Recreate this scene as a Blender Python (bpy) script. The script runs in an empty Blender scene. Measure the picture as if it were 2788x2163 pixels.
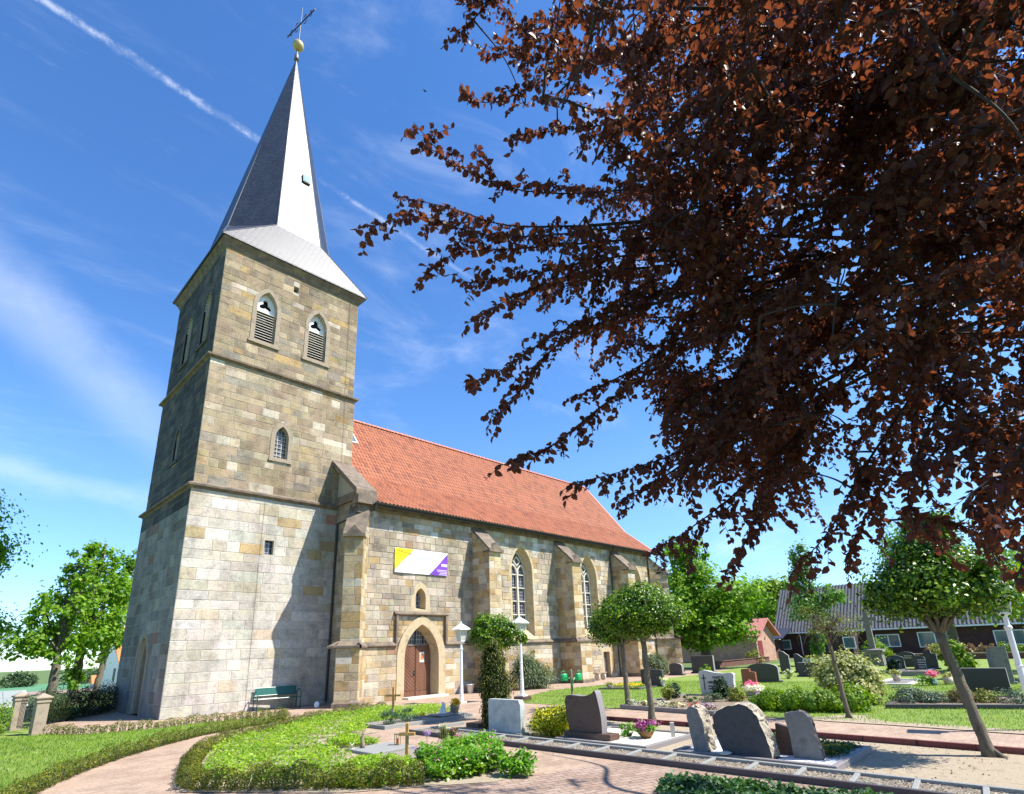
import bpy, bmesh, math, random
import numpy as np
from mathutils import Vector, Matrix
from mathutils.geometry import tessellate_polygon
S = bpy.context.scene
COL = S.collection
R = random.Random(7)
RG = np.random.default_rng(7)
rad = math.radians

# ------------------------------------------------------------------ camera
cd = bpy.data.cameras.new('camera'); cam = bpy.data.objects.new('camera', cd); COL.objects.link(cam)
cd.sensor_fit = 'HORIZONTAL'; cd.sensor_width = 36; cd.lens = 19.436; cd.shift_y = 0.0820; cd.clip_end = 3000; cd.clip_start = .05
yaw, pit, rol = rad(43.728), rad(16.898), rad(-2.097)
fw = Vector((math.cos(yaw)*math.cos(pit), math.sin(yaw)*math.cos(pit), math.sin(pit)))
rt = Vector((math.sin(yaw), -math.cos(yaw), 0)); up = rt.cross(fw)
r2 = rt*math.cos(rol) + up*math.sin(rol); u2 = -rt*math.sin(rol) + up*math.cos(rol)
m3 = Matrix((r2, u2, -fw)).transposed()
cam.matrix_world = Matrix.Translation((-6.452, -24.157, 2.0)) @ m3.to_4x4()
S.camera = cam
# ------------------------------------------------------------------ light
S.view_settings.view_transform = 'Standard'; S.view_settings.look = 'None'; S.view_settings.gamma = 1
S.view_settings.exposure = EXPO = 0.92
sun_dir = Vector((.85, -1.30, 2.08)).normalized()          # towards the sun
ld = bpy.data.lights.new('sun', 'SUN'); ld.energy = 5.0; ld.angle = rad(.5); ld.color = (1, .955, .88)
sun = bpy.data.objects.new('sun', ld); COL.objects.link(sun)
sun.rotation_euler = sun_dir.to_track_quat('Z', 'Y').to_euler()
W = bpy.data.worlds.new('World'); S.world = W; W.use_nodes = True
nt = W.node_tree; N = nt.nodes; L = nt.links; N.clear()
def wn(t, **k):
    n = N.new(t)
    for a, b in k.items(): setattr(n, a, b)
    return n
sky = wn('ShaderNodeTexSky', sky_type='NISHITA', sun_disc=False)
sky.sun_elevation = math.asin(sun_dir.z); sky.sun_rotation = math.atan2(sun_dir.x, sun_dir.y)
sky.altitude = 50; sky.air_density = 1.0; sky.dust_density = .12; sky.ozone_density = 2.2
tc = wn('ShaderNodeTexCoord')
def vm(op, a, b=None):
    n = wn('ShaderNodeVectorMath', operation=op)
    for i, x in enumerate((a, b)):
        if x is None: continue
        if isinstance(x, (tuple, list)): n.inputs[i].default_value = x
        else: L.new(x, n.inputs[i])
    return n
def mm(op, a, b=None, c=None, clamp=False):
    n = wn('ShaderNodeMath', operation=op, use_clamp=clamp)
    for i, x in enumerate((a, b, c)):
        if x is None: continue
        if isinstance(x, (int, float)): n.inputs[i].default_value = x
        else: L.new(x, n.inputs[i])
    return n.outputs[0]
def mrange(v, a, b, c=0., d=1.):
    n = wn('ShaderNodeMapRange'); n.interpolation_type = 'SMOOTHSTEP'; L.new(v, n.inputs[0])
    for i, x in enumerate((a, b, c, d)): n.inputs[i+1].default_value = x
    return n.outputs[0]
def wnoise(vec, scale, det=5, rough=.6, dist=0.):
    n = wn('ShaderNodeTexNoise'); n.inputs['Scale'].default_value = scale; n.inputs['Detail'].default_value = det
    n.inputs['Roughness'].default_value = rough; n.inputs['Distortion'].default_value = dist
    L.new(vec, n.inputs['Vector']); return n.outputs['Fac']
dv = tc.outputs['Generated']
def band(nrm, width, along, a0, a1, wob=.02, fr=6.):
    """streak of cirrus along a great circle"""
    d = vm('DOT_PRODUCT', dv, nrm).outputs['Value']
    w = mm('MULTIPLY', mm('SUBTRACT', wnoise(dv, fr, 6, .65), .5), wob)
    d = mm('ABSOLUTE', mm('ADD', d, w))
    a = vm('DOT_PRODUCT', dv, along).outputs['Value']
    m = mm('MULTIPLY', mrange(a, a0[0], a0[1]), mrange(a, a1[0], a1[1], 1., 0.))
    return mm('MULTIPLY', mrange(d, 0., width, 1., 0.), m)
trail = band((.04, -.73, .68), .0075, (1, 0, 0), (-.3, -.1), (.2, .24), .018, 24.)
trail2 = band((.04, -.73, .68), .006, (1, 0, 0), (.28, .34), (.42, .62), .010, 40.)
tn = mrange(wnoise(dv, 26, 6, .75), .38, .62, .15, 1.)
v1, v2 = Vector((-.02, .885, .46)), Vector((.2, .92, .34)); n1 = tuple(v1.cross(v2).normalized())
wisp = band(n1, .075, (1, 0, 0), (-.3, -.05), (.12, .30), .09, 3.5)
v1, v2 = Vector((.03, .97, .255)), Vector((.19, .95, .235)); n2 = tuple(v1.cross(v2).normalized())
wisp2 = band(n2, .022, (1, 0, 0), (-.2, .0), (.15, .26), .04, 5.)
rotn = wn('ShaderNodeMapping'); rotn.inputs['Rotation'].default_value = (0, 0, rad(35)); rotn.inputs['Scale'].default_value = (1.2, 4.5, 6.0)
L.new(dv, rotn.inputs['Vector'])
veil = mrange(wnoise(rotn.outputs[0], 1.6, 8, .62, .4), .50, .85, 0., .22)
veil2 = mrange(wnoise(rotn.outputs[0], 6, 8, .7, .3), .60, .85, 0., .10)
wsoft = mrange(wnoise(dv, 7, 8, .7), .25, .75, .55, 1.)
f = mm('ADD', mm('MULTIPLY', trail, mm('MULTIPLY', tn, .40)), mm('MULTIPLY', mm('MULTIPLY', trail2, tn), .22))
f = mm('ADD', f, mm('MULTIPLY', mm('MULTIPLY', wisp, wsoft), .26))
f = mm('ADD', f, mm('MULTIPLY', wisp2, .12))
f = mm('ADD', f, mm('ADD', veil, veil2), clamp=True)
hs = wn('ShaderNodeHueSaturation'); hs.inputs['Saturation'].default_value = 1.26; hs.inputs['Value'].default_value = 1.24; hs.inputs['Hue'].default_value = .507; L.new(sky.outputs[0], hs.inputs['Color'])
sxyz = wn('ShaderNodeSeparateXYZ'); L.new(dv, sxyz.inputs[0])
hz = wn('ShaderNodeMix', data_type='RGBA', blend_type='MULTIPLY'); hz.inputs[7].default_value = (.55, .74, .96, 1)
L.new(mrange(sxyz.outputs[2], -.02, .34, 1., 0.), hz.inputs[0]); L.new(hs.outputs[0], hz.inputs[6])      # clean air: less glare low down
mx = wn('ShaderNodeMix', data_type='RGBA'); L.new(f, mx.inputs[0]); L.new(hz.outputs[2], mx.inputs[6]); mx.inputs[7].default_value = (6.6, 7.0, 7.6, 1)
bg = wn('ShaderNodeBackground'); bg.inputs['Strength'].default_value = .115; L.new(mx.outputs[2], bg.inputs[0])
ow = wn('ShaderNodeOutputWorld'); L.new(bg.outputs[0], ow.inputs[0])

# ------------------------------------------------------------------ materials
def _new(name):
    m = bpy.data.materials.new(name); m.use_nodes = True
    t = m.node_tree; b = t.nodes['Principled BSDF']; return m, t, b
def _noise(t, scale, det=4, rough=.6, coord='Object', vec=None, stretch=None):
    n = t.nodes.new('ShaderNodeTexNoise'); n.inputs['Scale'].default_value = scale; n.inputs['Detail'].default_value = det; n.inputs['Roughness'].default_value = rough
    c = t.nodes.new('ShaderNodeTexCoord'); o = c.outputs[coord]
    if stretch:
        mp = t.nodes.new('ShaderNodeMapping'); mp.inputs['Scale'].default_value = stretch; t.links.new(o, mp.inputs[0]); o = mp.outputs[0]
    t.links.new(o, n.inputs['Vector']); return n
def _ramp(t, fac, stops):
    r = t.nodes.new('ShaderNodeValToRGB'); e = r.color_ramp.elements
    while len(e) < len(stops): e.new(.5)
    for x, (p, c) in zip(e, stops): x.position = p; x.color = (*c, 1) if len(c) == 3 else c
    t.links.new(fac, r.inputs[0]); return r.outputs[0]
def _mix(t, mode, fac, a, b):
    n = t.nodes.new('ShaderNodeMix'); n.data_type = 'RGBA'; n.blend_type = mode
    for i, x in ((0, fac), (6, a), (7, b)):
        if isinstance(x, (int, float)): n.inputs[i].default_value = x
        elif isinstance(x, tuple): n.inputs[i].default_value = (*x, 1)
        else: t.links.new(x, n.inputs[i])
    return n.outputs[2]
def _bump(t, b, h, strength, dist=.02):
    n = t.nodes.new('ShaderNodeBump'); n.inputs['Strength'].default_value = strength; n.inputs['Distance'].default_value = dist
    t.links.new(h, n.inputs['Height']); t.links.new(n.outputs[0], b.inputs['Normal'])
def M(name, c1, c2=None, scale=6, rough=.8, bump=.0, bscale=40, metal=0, spec=.4, c3=None, det=5, coord='Object', stretch=None, bdist=.02):
    m, t, b = _new(name); b.inputs['Roughness'].default_value = rough; b.inputs['Metallic'].default_value = metal
    b.inputs['Specular IOR Level'].default_value = spec
    if c2 is None: b.inputs['Base Color'].default_value = (*c1, 1)
    else:
        n = _noise(t, scale, det, coord=coord, stretch=stretch)
        st = [(.32, c1), (.68, c2)] if c3 is None else [(.28, c1), (.5, c2), (.72, c3)]
        t.links.new(_ramp(t, n.outputs['Fac'], st), b.inputs['Base Color'])
    if bump: _bump(t, b, _noise(t, bscale, 6, .65, coord=coord).outputs['Fac'], bump, bdist)
    return m
def LEAF(name, cols, transl=.35, tcol=None, rough=.5, spec=.35):
    """leaf cards: one colour per leaf, light passing through"""
    m, t, b = _new(name); g = t.nodes.new('ShaderNodeNewGeometry')
    k = [(i/max(1, len(cols)-1), c) for i, c in enumerate(cols)]
    col = _ramp(t, g.outputs['Random Per Island'], k)
    n = _noise(t, 1.1, 3); v = _mix(t, 'MULTIPLY', 1., col, _ramp(t, n.outputs['Fac'], [(.3, (.62, .70, .66)), (.7, (1.28, 1.16, 1.08))]))
    t.links.new(v, b.inputs['Base Color']); b.inputs['Roughness'].default_value = rough; b.inputs['Specular IOR Level'].default_value = spec
    tr = t.nodes.new('ShaderNodeBsdfTranslucent')
    if tcol: t.links.new(_mix(t, 'MIX', .6, v, tcol), tr.inputs[0])
    else: t.links.new(_mix(t, 'MULTIPLY', 1., v, (1.5, 1.6, .7)), tr.inputs[0])
    ms = t.nodes.new('ShaderNodeMixShader'); ms.inputs[0].default_value = transl
    t.links.new(b.outputs[0], ms.inputs[1]); t.links.new(tr.outputs[0], ms.inputs[2]); t.links.new(ms.outputs[0], t.nodes['Material Output'].inputs[0])
    return m
def STONE(name, amt=1.):
    """ashlar: colour of each block from its face attribute, weathering on top"""
    m, t, b = _new(name); a = t.nodes.new('ShaderNodeAttribute'); a.attribute_name = 'blk'
    n1 = _noise(t, 2.2, 8, .7); n2 = _noise(t, 14, 6, .7); n3 = _noise(t, .45, 5, .6, stretch=(1, 1, .35))
    c = _mix(t, 'MULTIPLY', 1., a.outputs['Color'], _ramp(t, n2.outputs['Fac'], [(.25, (.66, .64, .60)), (.52, (1, 1, 1)), (.75, (1.22, 1.19, 1.14))]))
    c = _mix(t, 'MULTIPLY', 1., c, _ramp(t, n1.outputs['Fac'], [(.30, (.60, .58, .55)), (.5, (1, 1, 1)), (.72, (1.20, 1.12, .96))]))
    c = _mix(t, 'MULTIPLY', amt, c, _ramp(t, n3.outputs['Fac'], [(.36, (.68, .66, .62)), (.52, (1, 1, 1))]))
    t.links.new(c, b.inputs['Base Color']); b.inputs['Roughness'].default_value = .9; b.inputs['Specular IOR Level'].default_value = .2
    ad = t.nodes.new('ShaderNodeMath'); ad.operation = 'ADD'; n4 = _noise(t, 45, 6, .7); n5 = _noise(t, 7, 4, .6)
    t.links.new(n4.outputs['Fac'], ad.inputs[0]); t.links.new(n5.outputs['Fac'], ad.inputs[1]); _bump(t, b, ad.outputs[0], .55, .02)
    return m
def BRICK(name, ca, cb, cm, w=.24, h=.08, mort=.012, rough=.85, bump=.4, rot=0, plane='XY', wear=1., off=.5, spec=.3):
    m, t, b = _new(name); tcn = t.nodes.new('ShaderNodeTexCoord'); mp = t.nodes.new('ShaderNodeMapping')
    sp = t.nodes.new('ShaderNodeSeparateXYZ'); cb_ = t.nodes.new('ShaderNodeCombineXYZ'); t.links.new(tcn.outputs['Object'], sp.inputs[0])
    ad = t.nodes.new('ShaderNodeMath'); ad.operation = 'ADD'
    if plane == 'DZ': ad.operation = 'SUBTRACT'
    if plane == 'XY': t.links.new(sp.outputs[0], cb_.inputs[0]); t.links.new(sp.outputs[1], cb_.inputs[1])
    else: t.links.new(sp.outputs[0], ad.inputs[0]); t.links.new(sp.outputs[1], ad.inputs[1]); t.links.new(ad.outputs[0], cb_.inputs[0]); t.links.new(sp.outputs[2], cb_.inputs[1])
    mp.inputs['Rotation'].default_value = (0, 0, rot); t.links.new(cb_.outputs[0], mp.inputs[0])
    br = t.nodes.new('ShaderNodeTexBrick'); t.links.new(mp.outputs[0], br.inputs['Vector']); br.offset = off
    for k, v in (('Scale', 1), ('Mortar Size', mort), ('Brick Width', w), ('Row Height', h), ('Bias', 0), ('Mortar Smooth', .3)): br.inputs[k].default_value = v
    br.inputs['Color1'].default_value = (*ca, 1); br.inputs['Color2'].default_value = (*cb, 1); br.inputs['Mortar'].default_value = (*cm, 1)
    n = _noise(t, 1.3, 6, .65); n2 = _noise(t, 18, 5, .7)
    c = _mix(t, 'MULTIPLY', wear, br.outputs['Color'], _ramp(t, n.outputs['Fac'], [(.3, (.72, .70, .68)), (.55, (1, 1, 1)), (.75, (1.15, 1.12, 1.08))]))
    c = _mix(t, 'MULTIPLY', 1., c, _ramp(t, n2.outputs['Fac'], [(.3, (.8, .8, .8)), (.6, (1.05, 1.05, 1.05))]))
    t.links.new(c, b.inputs['Base Color']); b.inputs['Roughness'].default_value = rough; b.inputs['Specular IOR Level'].default_value = spec
    iv = t.nodes.new('ShaderNodeMath'); iv.operation = 'MULTIPLY_ADD'; iv.inputs[1].default_value = -1; t.links.new(br.outputs['Fac'], iv.inputs[0]); t.links.new(n2.outputs['Fac'], iv.inputs[2])
    _bump(t, b, iv.outputs[0], bump, .01); return m

mSTONE = STONE('ashlar'); mMORT = M('lime_mortar', (.36, .32, .25), (.48, .43, .35), 12, .95, .5, 60)
mSAND = M('sandstone', (.34, .25, .13), (.50, .40, .25), 3, .9, .5, 40, c3=(.42, .31, .17))
mSANDG = M('sandstone_grey', (.22, .175, .125), (.33, .265, .19), 4, .9, .5, 40, c3=(.28, .22, .15))
mSANDM = M('sandstone_weathered_shaded', (.10, .078, .06), (.175, .135, .10), 3, .9, .6, 40, c3=(.27, .205, .125))  # dark brown: shadow under the string courses is put into the colour
mSANDW = M('sandstone_west_shaded', (.07, .065, .055), (.12, .11, .095), 3, .9, .6, 40)  # darkened copy for west window frames, shade painted into the colour
mFRAME = M('tracery_stone', (.52, .48, .40), (.62, .58, .50), 8, .8, .2, 60)
mWHITE = M('white_paint', (.72, .73, .74), (.82, .82, .82), 5, .35, .05, 30, spec=.5)
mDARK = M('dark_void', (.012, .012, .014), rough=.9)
mPANE = M('milky_glass', (.42, .45, .40), (.52, .54, .48), 4, .2, spec=.5)
mIRON = M('dark_iron', (.03, .032, .036), (.06, .06, .06), 20, .5, metal=.6)
mGUT = M('gutter_zinc', (.045, .043, .045), (.08, .075, .07), 8, .45, metal=.5)
mBARK = M('bark', (.075, .06, .045), (.17, .145, .105), 9, .95, .9, 22, stretch=(1, 1, .3), c3=(.12, .12, .07), bdist=.04)
mBARKD = M('beech_bark', (.018, .015, .013), (.045, .038, .032), 9, .9, .5, 30)
mSOIL = M('soil', (.13, .095, .065), (.26, .20, .14), 9, .97, .9, 60, c3=(.20, .155, .105), bdist=.03)
mSAND2 = M('sandy_soil', (.27, .21, .14), (.40, .325, .225), 5, .97, .7, 70, c3=(.335, .27, .18), det=9, bdist=.03)
mGRAVW = M('white_gravel', (.45, .45, .45), (.85, .85, .85), 60, .8, .9, 60, det=2)
mGRAVY = M('cream_gravel', (.55, .50, .38), (.78, .74, .60), 60, .85, .9, 60, det=2)
mGRAVB = M('brown_gravel', (.09, .065, .045), (.36, .31, .24), 38, .9, 1., 45, c3=(.22, .175, .13), det=3, bdist=.03)
mLAWN = M('lawn_ground', (.10, .18, .018), (.21, .28, .05), 1.1, .9, .8, 90, c3=(.15, .23, .028), det=9, bdist=.03)
mPAVE = BRICK('red_pavers', (.36, .25, .175), (.43, .315, .23), (.33, .245, .18), .20, .10, .006, rot=rad(0), bump=.25)
mPAVG = BRICK('grey_red_pavers', (.30, .205, .15), (.38, .28, .22), (.15, .11, .08), .26, .13, .010, rot=rad(20), bump=.5)
mSLATE = BRICK('roof_slate', (.026, .029, .038), (.042, .046, .058), (.014, .015, .019), .26, .17, .014, rough=.40, bump=.5, plane='XZ', spec=.60)
mSLATE2 = BRICK('roof_slate_diagonal', (.026, .029, .038), (.042, .046, .058), (.014, .015, .019), .26, .17, .014, rough=.40, bump=.5, plane='DZ', spec=.60)
mREDB = BRICK('dark_red_brick', (.12, .045, .035), (.19, .07, .05), (.16, .12, .10), .24, .08, .012, plane='XZ')
mPINKB = BRICK('pink_brick', (.46, .24, .17), (.54, .31, .22), (.45, .34, .26), .24, .08, .010, plane='XZ')
mGRAN_D = M('polished_dark_granite', (.018, .018, .02), (.04, .04, .043), 60, .25, spec=.5)
mGRAN_DR = M('rough_dark_granite', (.032, .031, .035), (.075, .072, .072), 6, .75, .4, 90, c3=(.05, .049, .052), det=14)
mGRAN_B = M('brown_granite', (.045, .022, .018), (.11, .06, .045), 14, .45, .1, 90, c3=(.06, .035, .03))
mGRAN_G = M('grey_granite', (.11, .10, .09), (.21, .20, .185), 5, .8, .4, 90, c3=(.155, .145, .135), det=14)
mGRAN_P = M('pale_granite', (.30, .33, .31), (.50, .52, .49), 4, .7, .2, 90)
mGRAN_R = M('red_granite', (.22, .06, .035), (.32, .10, .06), 40, .5)
mROCK = M('broken_rock', (.16, .13, .10), (.50, .44, .34), 7, .9, 1., 16, c3=(.33, .27, .19), bdist=.06)
mKERB = M('kerb_granite', (.17, .15, .15), (.27, .25, .24), 60, .6, .1, 90)
mKERBD = M('dark_kerb_granite', (.05, .042, .045), (.10, .085, .085), 60, .55)
mKERBL = M('grave_edging', (.20, .205, .19), (.31, .31, .285), 30, .75, .2, 80)
mKERBR = BRICK('red_kerb', (.17, .055, .05), (.24, .085, .075), (.06, .03, .03), .10, .9, .008)
mLIME = M('pale_limestone', (.50, .46, .39), (.66, .62, .54), 6, .85, .3, 50)
mWOODD = M('door_oak', (.13, .055, .03), (.20, .09, .05), 5, .55, .3, 30, stretch=(1, 1, .2))
mWOODC = M('new_pine', (.42, .22, .06), (.56, .33, .11), 7, .6, .2, 40, stretch=(4, 4, .6))
mWOODW = M('weathered_wood', (.20, .15, .10), (.33, .26, .18), 8, .85, .5, 30, stretch=(4, 4, .5))
mGREENP = M('green_powder_coat', (.012, .10, .075), rough=.35, spec=.5)
mGREENC = M('green_plastic', (.02, .33, .10), rough=.3, spec=.5)
mTERRA = M('brown_clay', (.20, .10, .035), (.28, .15, .06), 12, .6)
mPOTG = M('grey_pot', (.28, .25, .22), (.36, .33, .30), 14, .8)
mPOTT = M('tan_pot', (.46, .38, .28), (.55, .47, .36), 14, .8)
mPORC = M('white_ceramic', (.75, .75, .73), rough=.35)
mINK = M('dark_lettering', (.02, .018, .016), rough=.6)
mSILV = M('pale_lettering', (.55, .55, .52), rough=.5)
mGOLD = M('gilt', (.46, .34, .13), (.56, .44, .22), 6, .45, metal=.25)
mYELLOW = M('banner_yellow', (.82, .72, .01), rough=.55); mPURPLE = M('banner_purple', (.17, .05, .42), rough=.55)
mBANW = M('banner_white', (.80, .83, .85), rough=.55); mBANC = M('banner_cyan', (.45, .78, .82), rough=.55); mBANL = M('banner_lilac', (.60, .48, .78), rough=.55)
mORANGE = M('orange_tile', (.62, .17, .05), (.70, .22, .08), 5, .8)
mLGLASS = M('lamp_lead', (.10, .10, .11), rough=.5)
lv = dict(
 grass=LEAF('grass_blade', [(.10, .21, .010), (.17, .31, .018), (.27, .37, .045)], .36),
 hedge=LEAF('box_leaf', [(.045, .075, .008), (.11, .14, .013), (.25, .24, .025)], .25),
 hedged=LEAF('dark_hedge_leaf', [(.015, .03, .006), (.035, .06, .012)], .12),
 hedgel=LEAF('light_hedge_leaf', [(.07, .16, .008), (.16, .28, .015), (.28, .40, .02)], .3),
 straw=LEAF('ground_cover_leaf', [(.13, .27, .012), (.24, .40, .025), (.38, .50, .06)], .42),
 geran=LEAF('lush_leaf', [(.07, .22, .012), (.14, .34, .025), (.25, .45, .05)], .38),
 ivy=LEAF('ivy_leaf', [(.02, .07, .015), (.04, .12, .03), (.08, .17, .05)], .2),
 lime=LEAF('lime_tree_leaf', [(.08, .20, .010), (.16, .32, .018), (.27, .42, .03)], .45),
 ash=LEAF('ash_tree_leaf', [(.06, .16, .03), (.11, .24, .04), (.19, .34, .06)], .4),
 far=LEAF('far_tree_leaf', [(.13, .24, .012), (.25, .37, .02)], .42),
 thorn=LEAF('hawthorn_leaf', [(.018, .060, .005), (.06, .155, .008), (.28, .43, .02)], .26, rough=.35),
 yew=LEAF('yew_needle', [(.016, .032, .005), (.05, .075, .009), (.24, .24, .02)], .15),
 junip=LEAF('juniper_needle', [(.07, .12, .08), (.14, .20, .14), (.20, .26, .18)], .15),
 willow=LEAF('drooping_leaf', [(.07, .11, .05), (.14, .19, .10), (.20, .25, .14)], .2),
 vari=LEAF('variegated_leaf', [(.16, .22, .03), (.42, .42, .14), (.62, .58, .34)], .25),
 yvari=LEAF('gold_leaf', [(.05, .12, .008), (.20, .28, .015), (.70, .62, .02), (.80, .70, .04)], .3),
 conif=LEAF('dark_conifer_leaf', [(.012, .04, .01), (.03, .08, .015)], .1),
 gold=LEAF('golden_conifer_leaf', [(.12, .16, .01), (.28, .28, .03)], .2),
 brown=LEAF('bronze_leaf', [(.10, .09, .02), (.20, .14, .04)], .2),
 redh=LEAF('copper_hedge_leaf', [(.12, .12, .03), (.30, .13, .08)], .2),
 beech=LEAF('copper_beech_leaf', [(.026, .011, .012), (.056, .023, .018), (.10, .042, .022)], .34, tcol=(.48, .12, .035), rough=.5, spec=.3),
 fpink=LEAF('pink_petal', [(.75, .10, .35), (.85, .35, .55)], .3), fwhite=LEAF('white_petal', [(.75, .72, .70), (.85, .80, .82)], .3),
 fred=LEAF('red_petal', [(.65, .05, .04), (.75, .15, .12)], .3), fpurp=LEAF('purple_petal', [(.22, .02, .20), (.45, .08, .35)], .3),
 fyel=LEAF('yellow_petal', [(.85, .45, .01), (.90, .70, .02)], .3), flil=LEAF('lilac_petal', [(.42, .25, .70), (.60, .45, .80)], .3),
 fcream=LEAF('cream_petal', [(.75, .75, .50), (.85, .85, .65)], .3))
# ------------------------------------------------------------------ mesh helpers
class MB:
    def __init__(s): s.v = []; s.f = []; s.mi = []; s.c = []
    def face(s, pts, mi=0, c=None):
        k = len(s.v); s.v.extend([tuple(p) for p in pts]); s.f.append(tuple(range(k, k+len(pts)))); s.mi.append(mi); s.c.append(c); return s
    def add(s, vs, fs, mi=0, c=None):
        k = len(s.v); s.v.extend([tuple(p) for p in vs])
        for f in fs: s.f.append(tuple(i+k for i in f)); s.mi.append(mi); s.c.append(c)
        return s
    def box(s, x0, x1, y0, y1, z0, z1, mi=0, T=None, c=None):
        vs = [(x, y, z) for z in (z0, z1) for x, y in ((x0, y0), (x1, y0), (x1, y1), (x0, y1))]
        if T: vs = [T(p) for p in vs]
        return s.add(vs, [(3, 2, 1, 0), (4, 5, 6, 7), (0, 1, 5, 4), (1, 2, 6, 5), (2, 3, 7, 6), (3, 0, 4, 7)], mi, c)
    def bbox(s, x0, x1, y0, y1, z0, z1, b=.01, mi=0, T=None):
        """box with chamfered top"""
        vs = []
        for z, i in ((z0, 0), (z1-b, 0), (z1, b)):
            vs += [(x0+i, y0+i, z), (x1-i, y0+i, z), (x1-i, y1-i, z), (x0+i, y1-i, z)]
        if T: vs = [T(p) for p in vs]
        fs = [(3, 2, 1, 0), (8, 9, 10, 11)]
        for k in (0, 4): fs += [(k+i, k+(i+1) % 4, k+4+(i+1) % 4, k+4+i) for i in range(4)]
        return s.add(vs, fs, mi)
    def prism(s, pts, T, d0, d1, mi=0, c=None, cap0=True):
        """pts 2-D outline; T(u, v, d) -> 3-D"""
        n = len(pts); tri = tessellate_polygon([[Vector((p[0], p[1], 0)) for p in pts]])
        A = [T(p[0], p[1], d0) for p in pts]; B = [T(p[0], p[1], d1) for p in pts]
        s.add(A+B, ([t[::-1] for t in tri] if cap0 else []) + [tuple(i+n for i in t) for t in tri] + [(i, (i+1) % n, (i+1) % n+n, i+n) for i in range(n)], mi, c); return s
    def loft(s, loops, mi=0, close=True, cap=False, c=None):
        n = len(loops[0]); vs = [p for l in loops for p in l]; fs = []
        for k in range(len(loops)-1):
            for i in range(n if close else n-1):
                j = (i+1) % n; fs.append((k*n+i, k*n+j, (k+1)*n+j, (k+1)*n+i))
        if cap: fs += [tuple(range(n))[::-1], tuple(range((len(loops)-1)*n, len(loops)*n))]
        return s.add(vs, fs, mi, c)
    def lathe(s, prof, seg=16, o=(0, 0, 0), mi=0):
        s.loft([[(o[0]+r*math.cos(2*math.pi*i/seg), o[1]+r*math.sin(2*math.pi*i/seg), o[2]+z) for i in range(seg)] for r, z in prof], mi, cap=True); return s
    def tube(s, pts, rr, seg=6, mi=0, cap=True):
        pts = [Vector(p) for p in pts]; loops = []
        if not hasattr(rr, '__len__'): rr = [rr]*len(pts)
        for i, p in enumerate(pts):
            t = (pts[min(i+1, len(pts)-1)] - pts[max(i-1, 0)]).normalized()
            a = t.cross(Vector((0, 0, 1)) if abs(t.z) < .9 else Vector((0, 1, 0))).normalized(); b = t.cross(a)
            loops.append([p + (a*math.cos(2*math.pi*k/seg) + b*math.sin(2*math.pi*k/seg))*rr[i] for k in range(seg)])
        return s.loft(loops, mi, cap=cap)
    def build(s, name, mats, parent=None, smooth=False, loc=None):
        me = bpy.data.meshes.new(name); me.from_pydata(s.v, [], s.f)
        if not isinstance(mats, (list, tuple)): mats = [mats]
        for m in mats: me.materials.append(m)
        if len(mats) > 1: me.polygons.foreach_set('material_index', s.mi)
        if any(c is not None for c in s.c):
            at = me.attributes.new('blk', 'FLOAT_COLOR', 'CORNER'); buf = []
            for f, c in zip(s.f, s.c): buf += list((*(c or (.5, .45, .35)), 1.))*len(f)
            at.data.foreach_set('color', buf)
        if smooth: me.polygons.foreach_set('use_smooth', [True]*len(me.polygons))
        bm = bmesh.new(); bm.from_mesh(me)
        if smooth != 'keep' and not any(c is not None for c in s.c): bmesh.ops.recalc_face_normals(bm, faces=bm.faces)
        bm.to_mesh(me); bm.free(); me.update()
        o = bpy.data.objects.new(name, me); COL.objects.link(o); o.parent = parent
        if loc: o.location = loc
        return o
def tag(o, label=None, cat=None, group=None, kind=None):
    for k, v in (('label', label), ('category', cat), ('group', group), ('kind', kind)):
        if v: o[k] = v
    return o
def thing(name, label, cat, loc=(0, 0, 0), rotz=0., group=None):
    o = bpy.data.objects.new(name, None); COL.objects.link(o); o.location = loc; o.rotation_euler = (0, 0, rotz); o.empty_display_size = .2
    return tag(o, label, cat, group)
def copy_tree(o, parent=None, loc=None, rotz=None, label=None):
    c = o.copy(); COL.objects.link(c)
    if parent: c.parent = parent
    if loc is not None: c.location = loc
    if rotz is not None: c.rotation_euler = (0, 0, rotz)
    if label: c['label'] = label
    for ch in list(o.children): copy_tree(ch, c)
    return c
def sheet(name, pts, z, m, kind='structure', thick=0):
    b = MB(); tri = tessellate_polygon([[Vector((p[0], p[1], 0)) for p in pts]])
    if thick: b.prism(pts, lambda u, v, d: (u, v, d), z-thick, z)
    else: b.add([(p[0], p[1], z) for p in pts], [t for t in tri])
    o = b.build(name, m); return tag(o, kind=kind)
def text(txt, size, m, parent, loc, rot, name='lettering', ext=.002, align='LEFT', bold=0., stretch=1.):
    cu = bpy.data.curves.new(name, 'FONT'); cu.body = txt; cu.size = size; cu.extrude = ext; cu.align_x = align; cu.offset = bold
    t = bpy.data.objects.new('tmp_text', cu); COL.objects.link(t); dg = bpy.context.evaluated_depsgraph_get()
    me = bpy.data.meshes.new_from_object(t.evaluated_get(dg)); bpy.data.objects.remove(t); bpy.data.curves.remove(cu)
    me.name = name; me.materials.clear(); me.materials.append(m); o = bpy.data.objects.new(name, me); COL.objects.link(o)
    o.parent = parent; o.location = loc; o.rotation_euler = rot; o.scale = (stretch, 1, 1); return o
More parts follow.
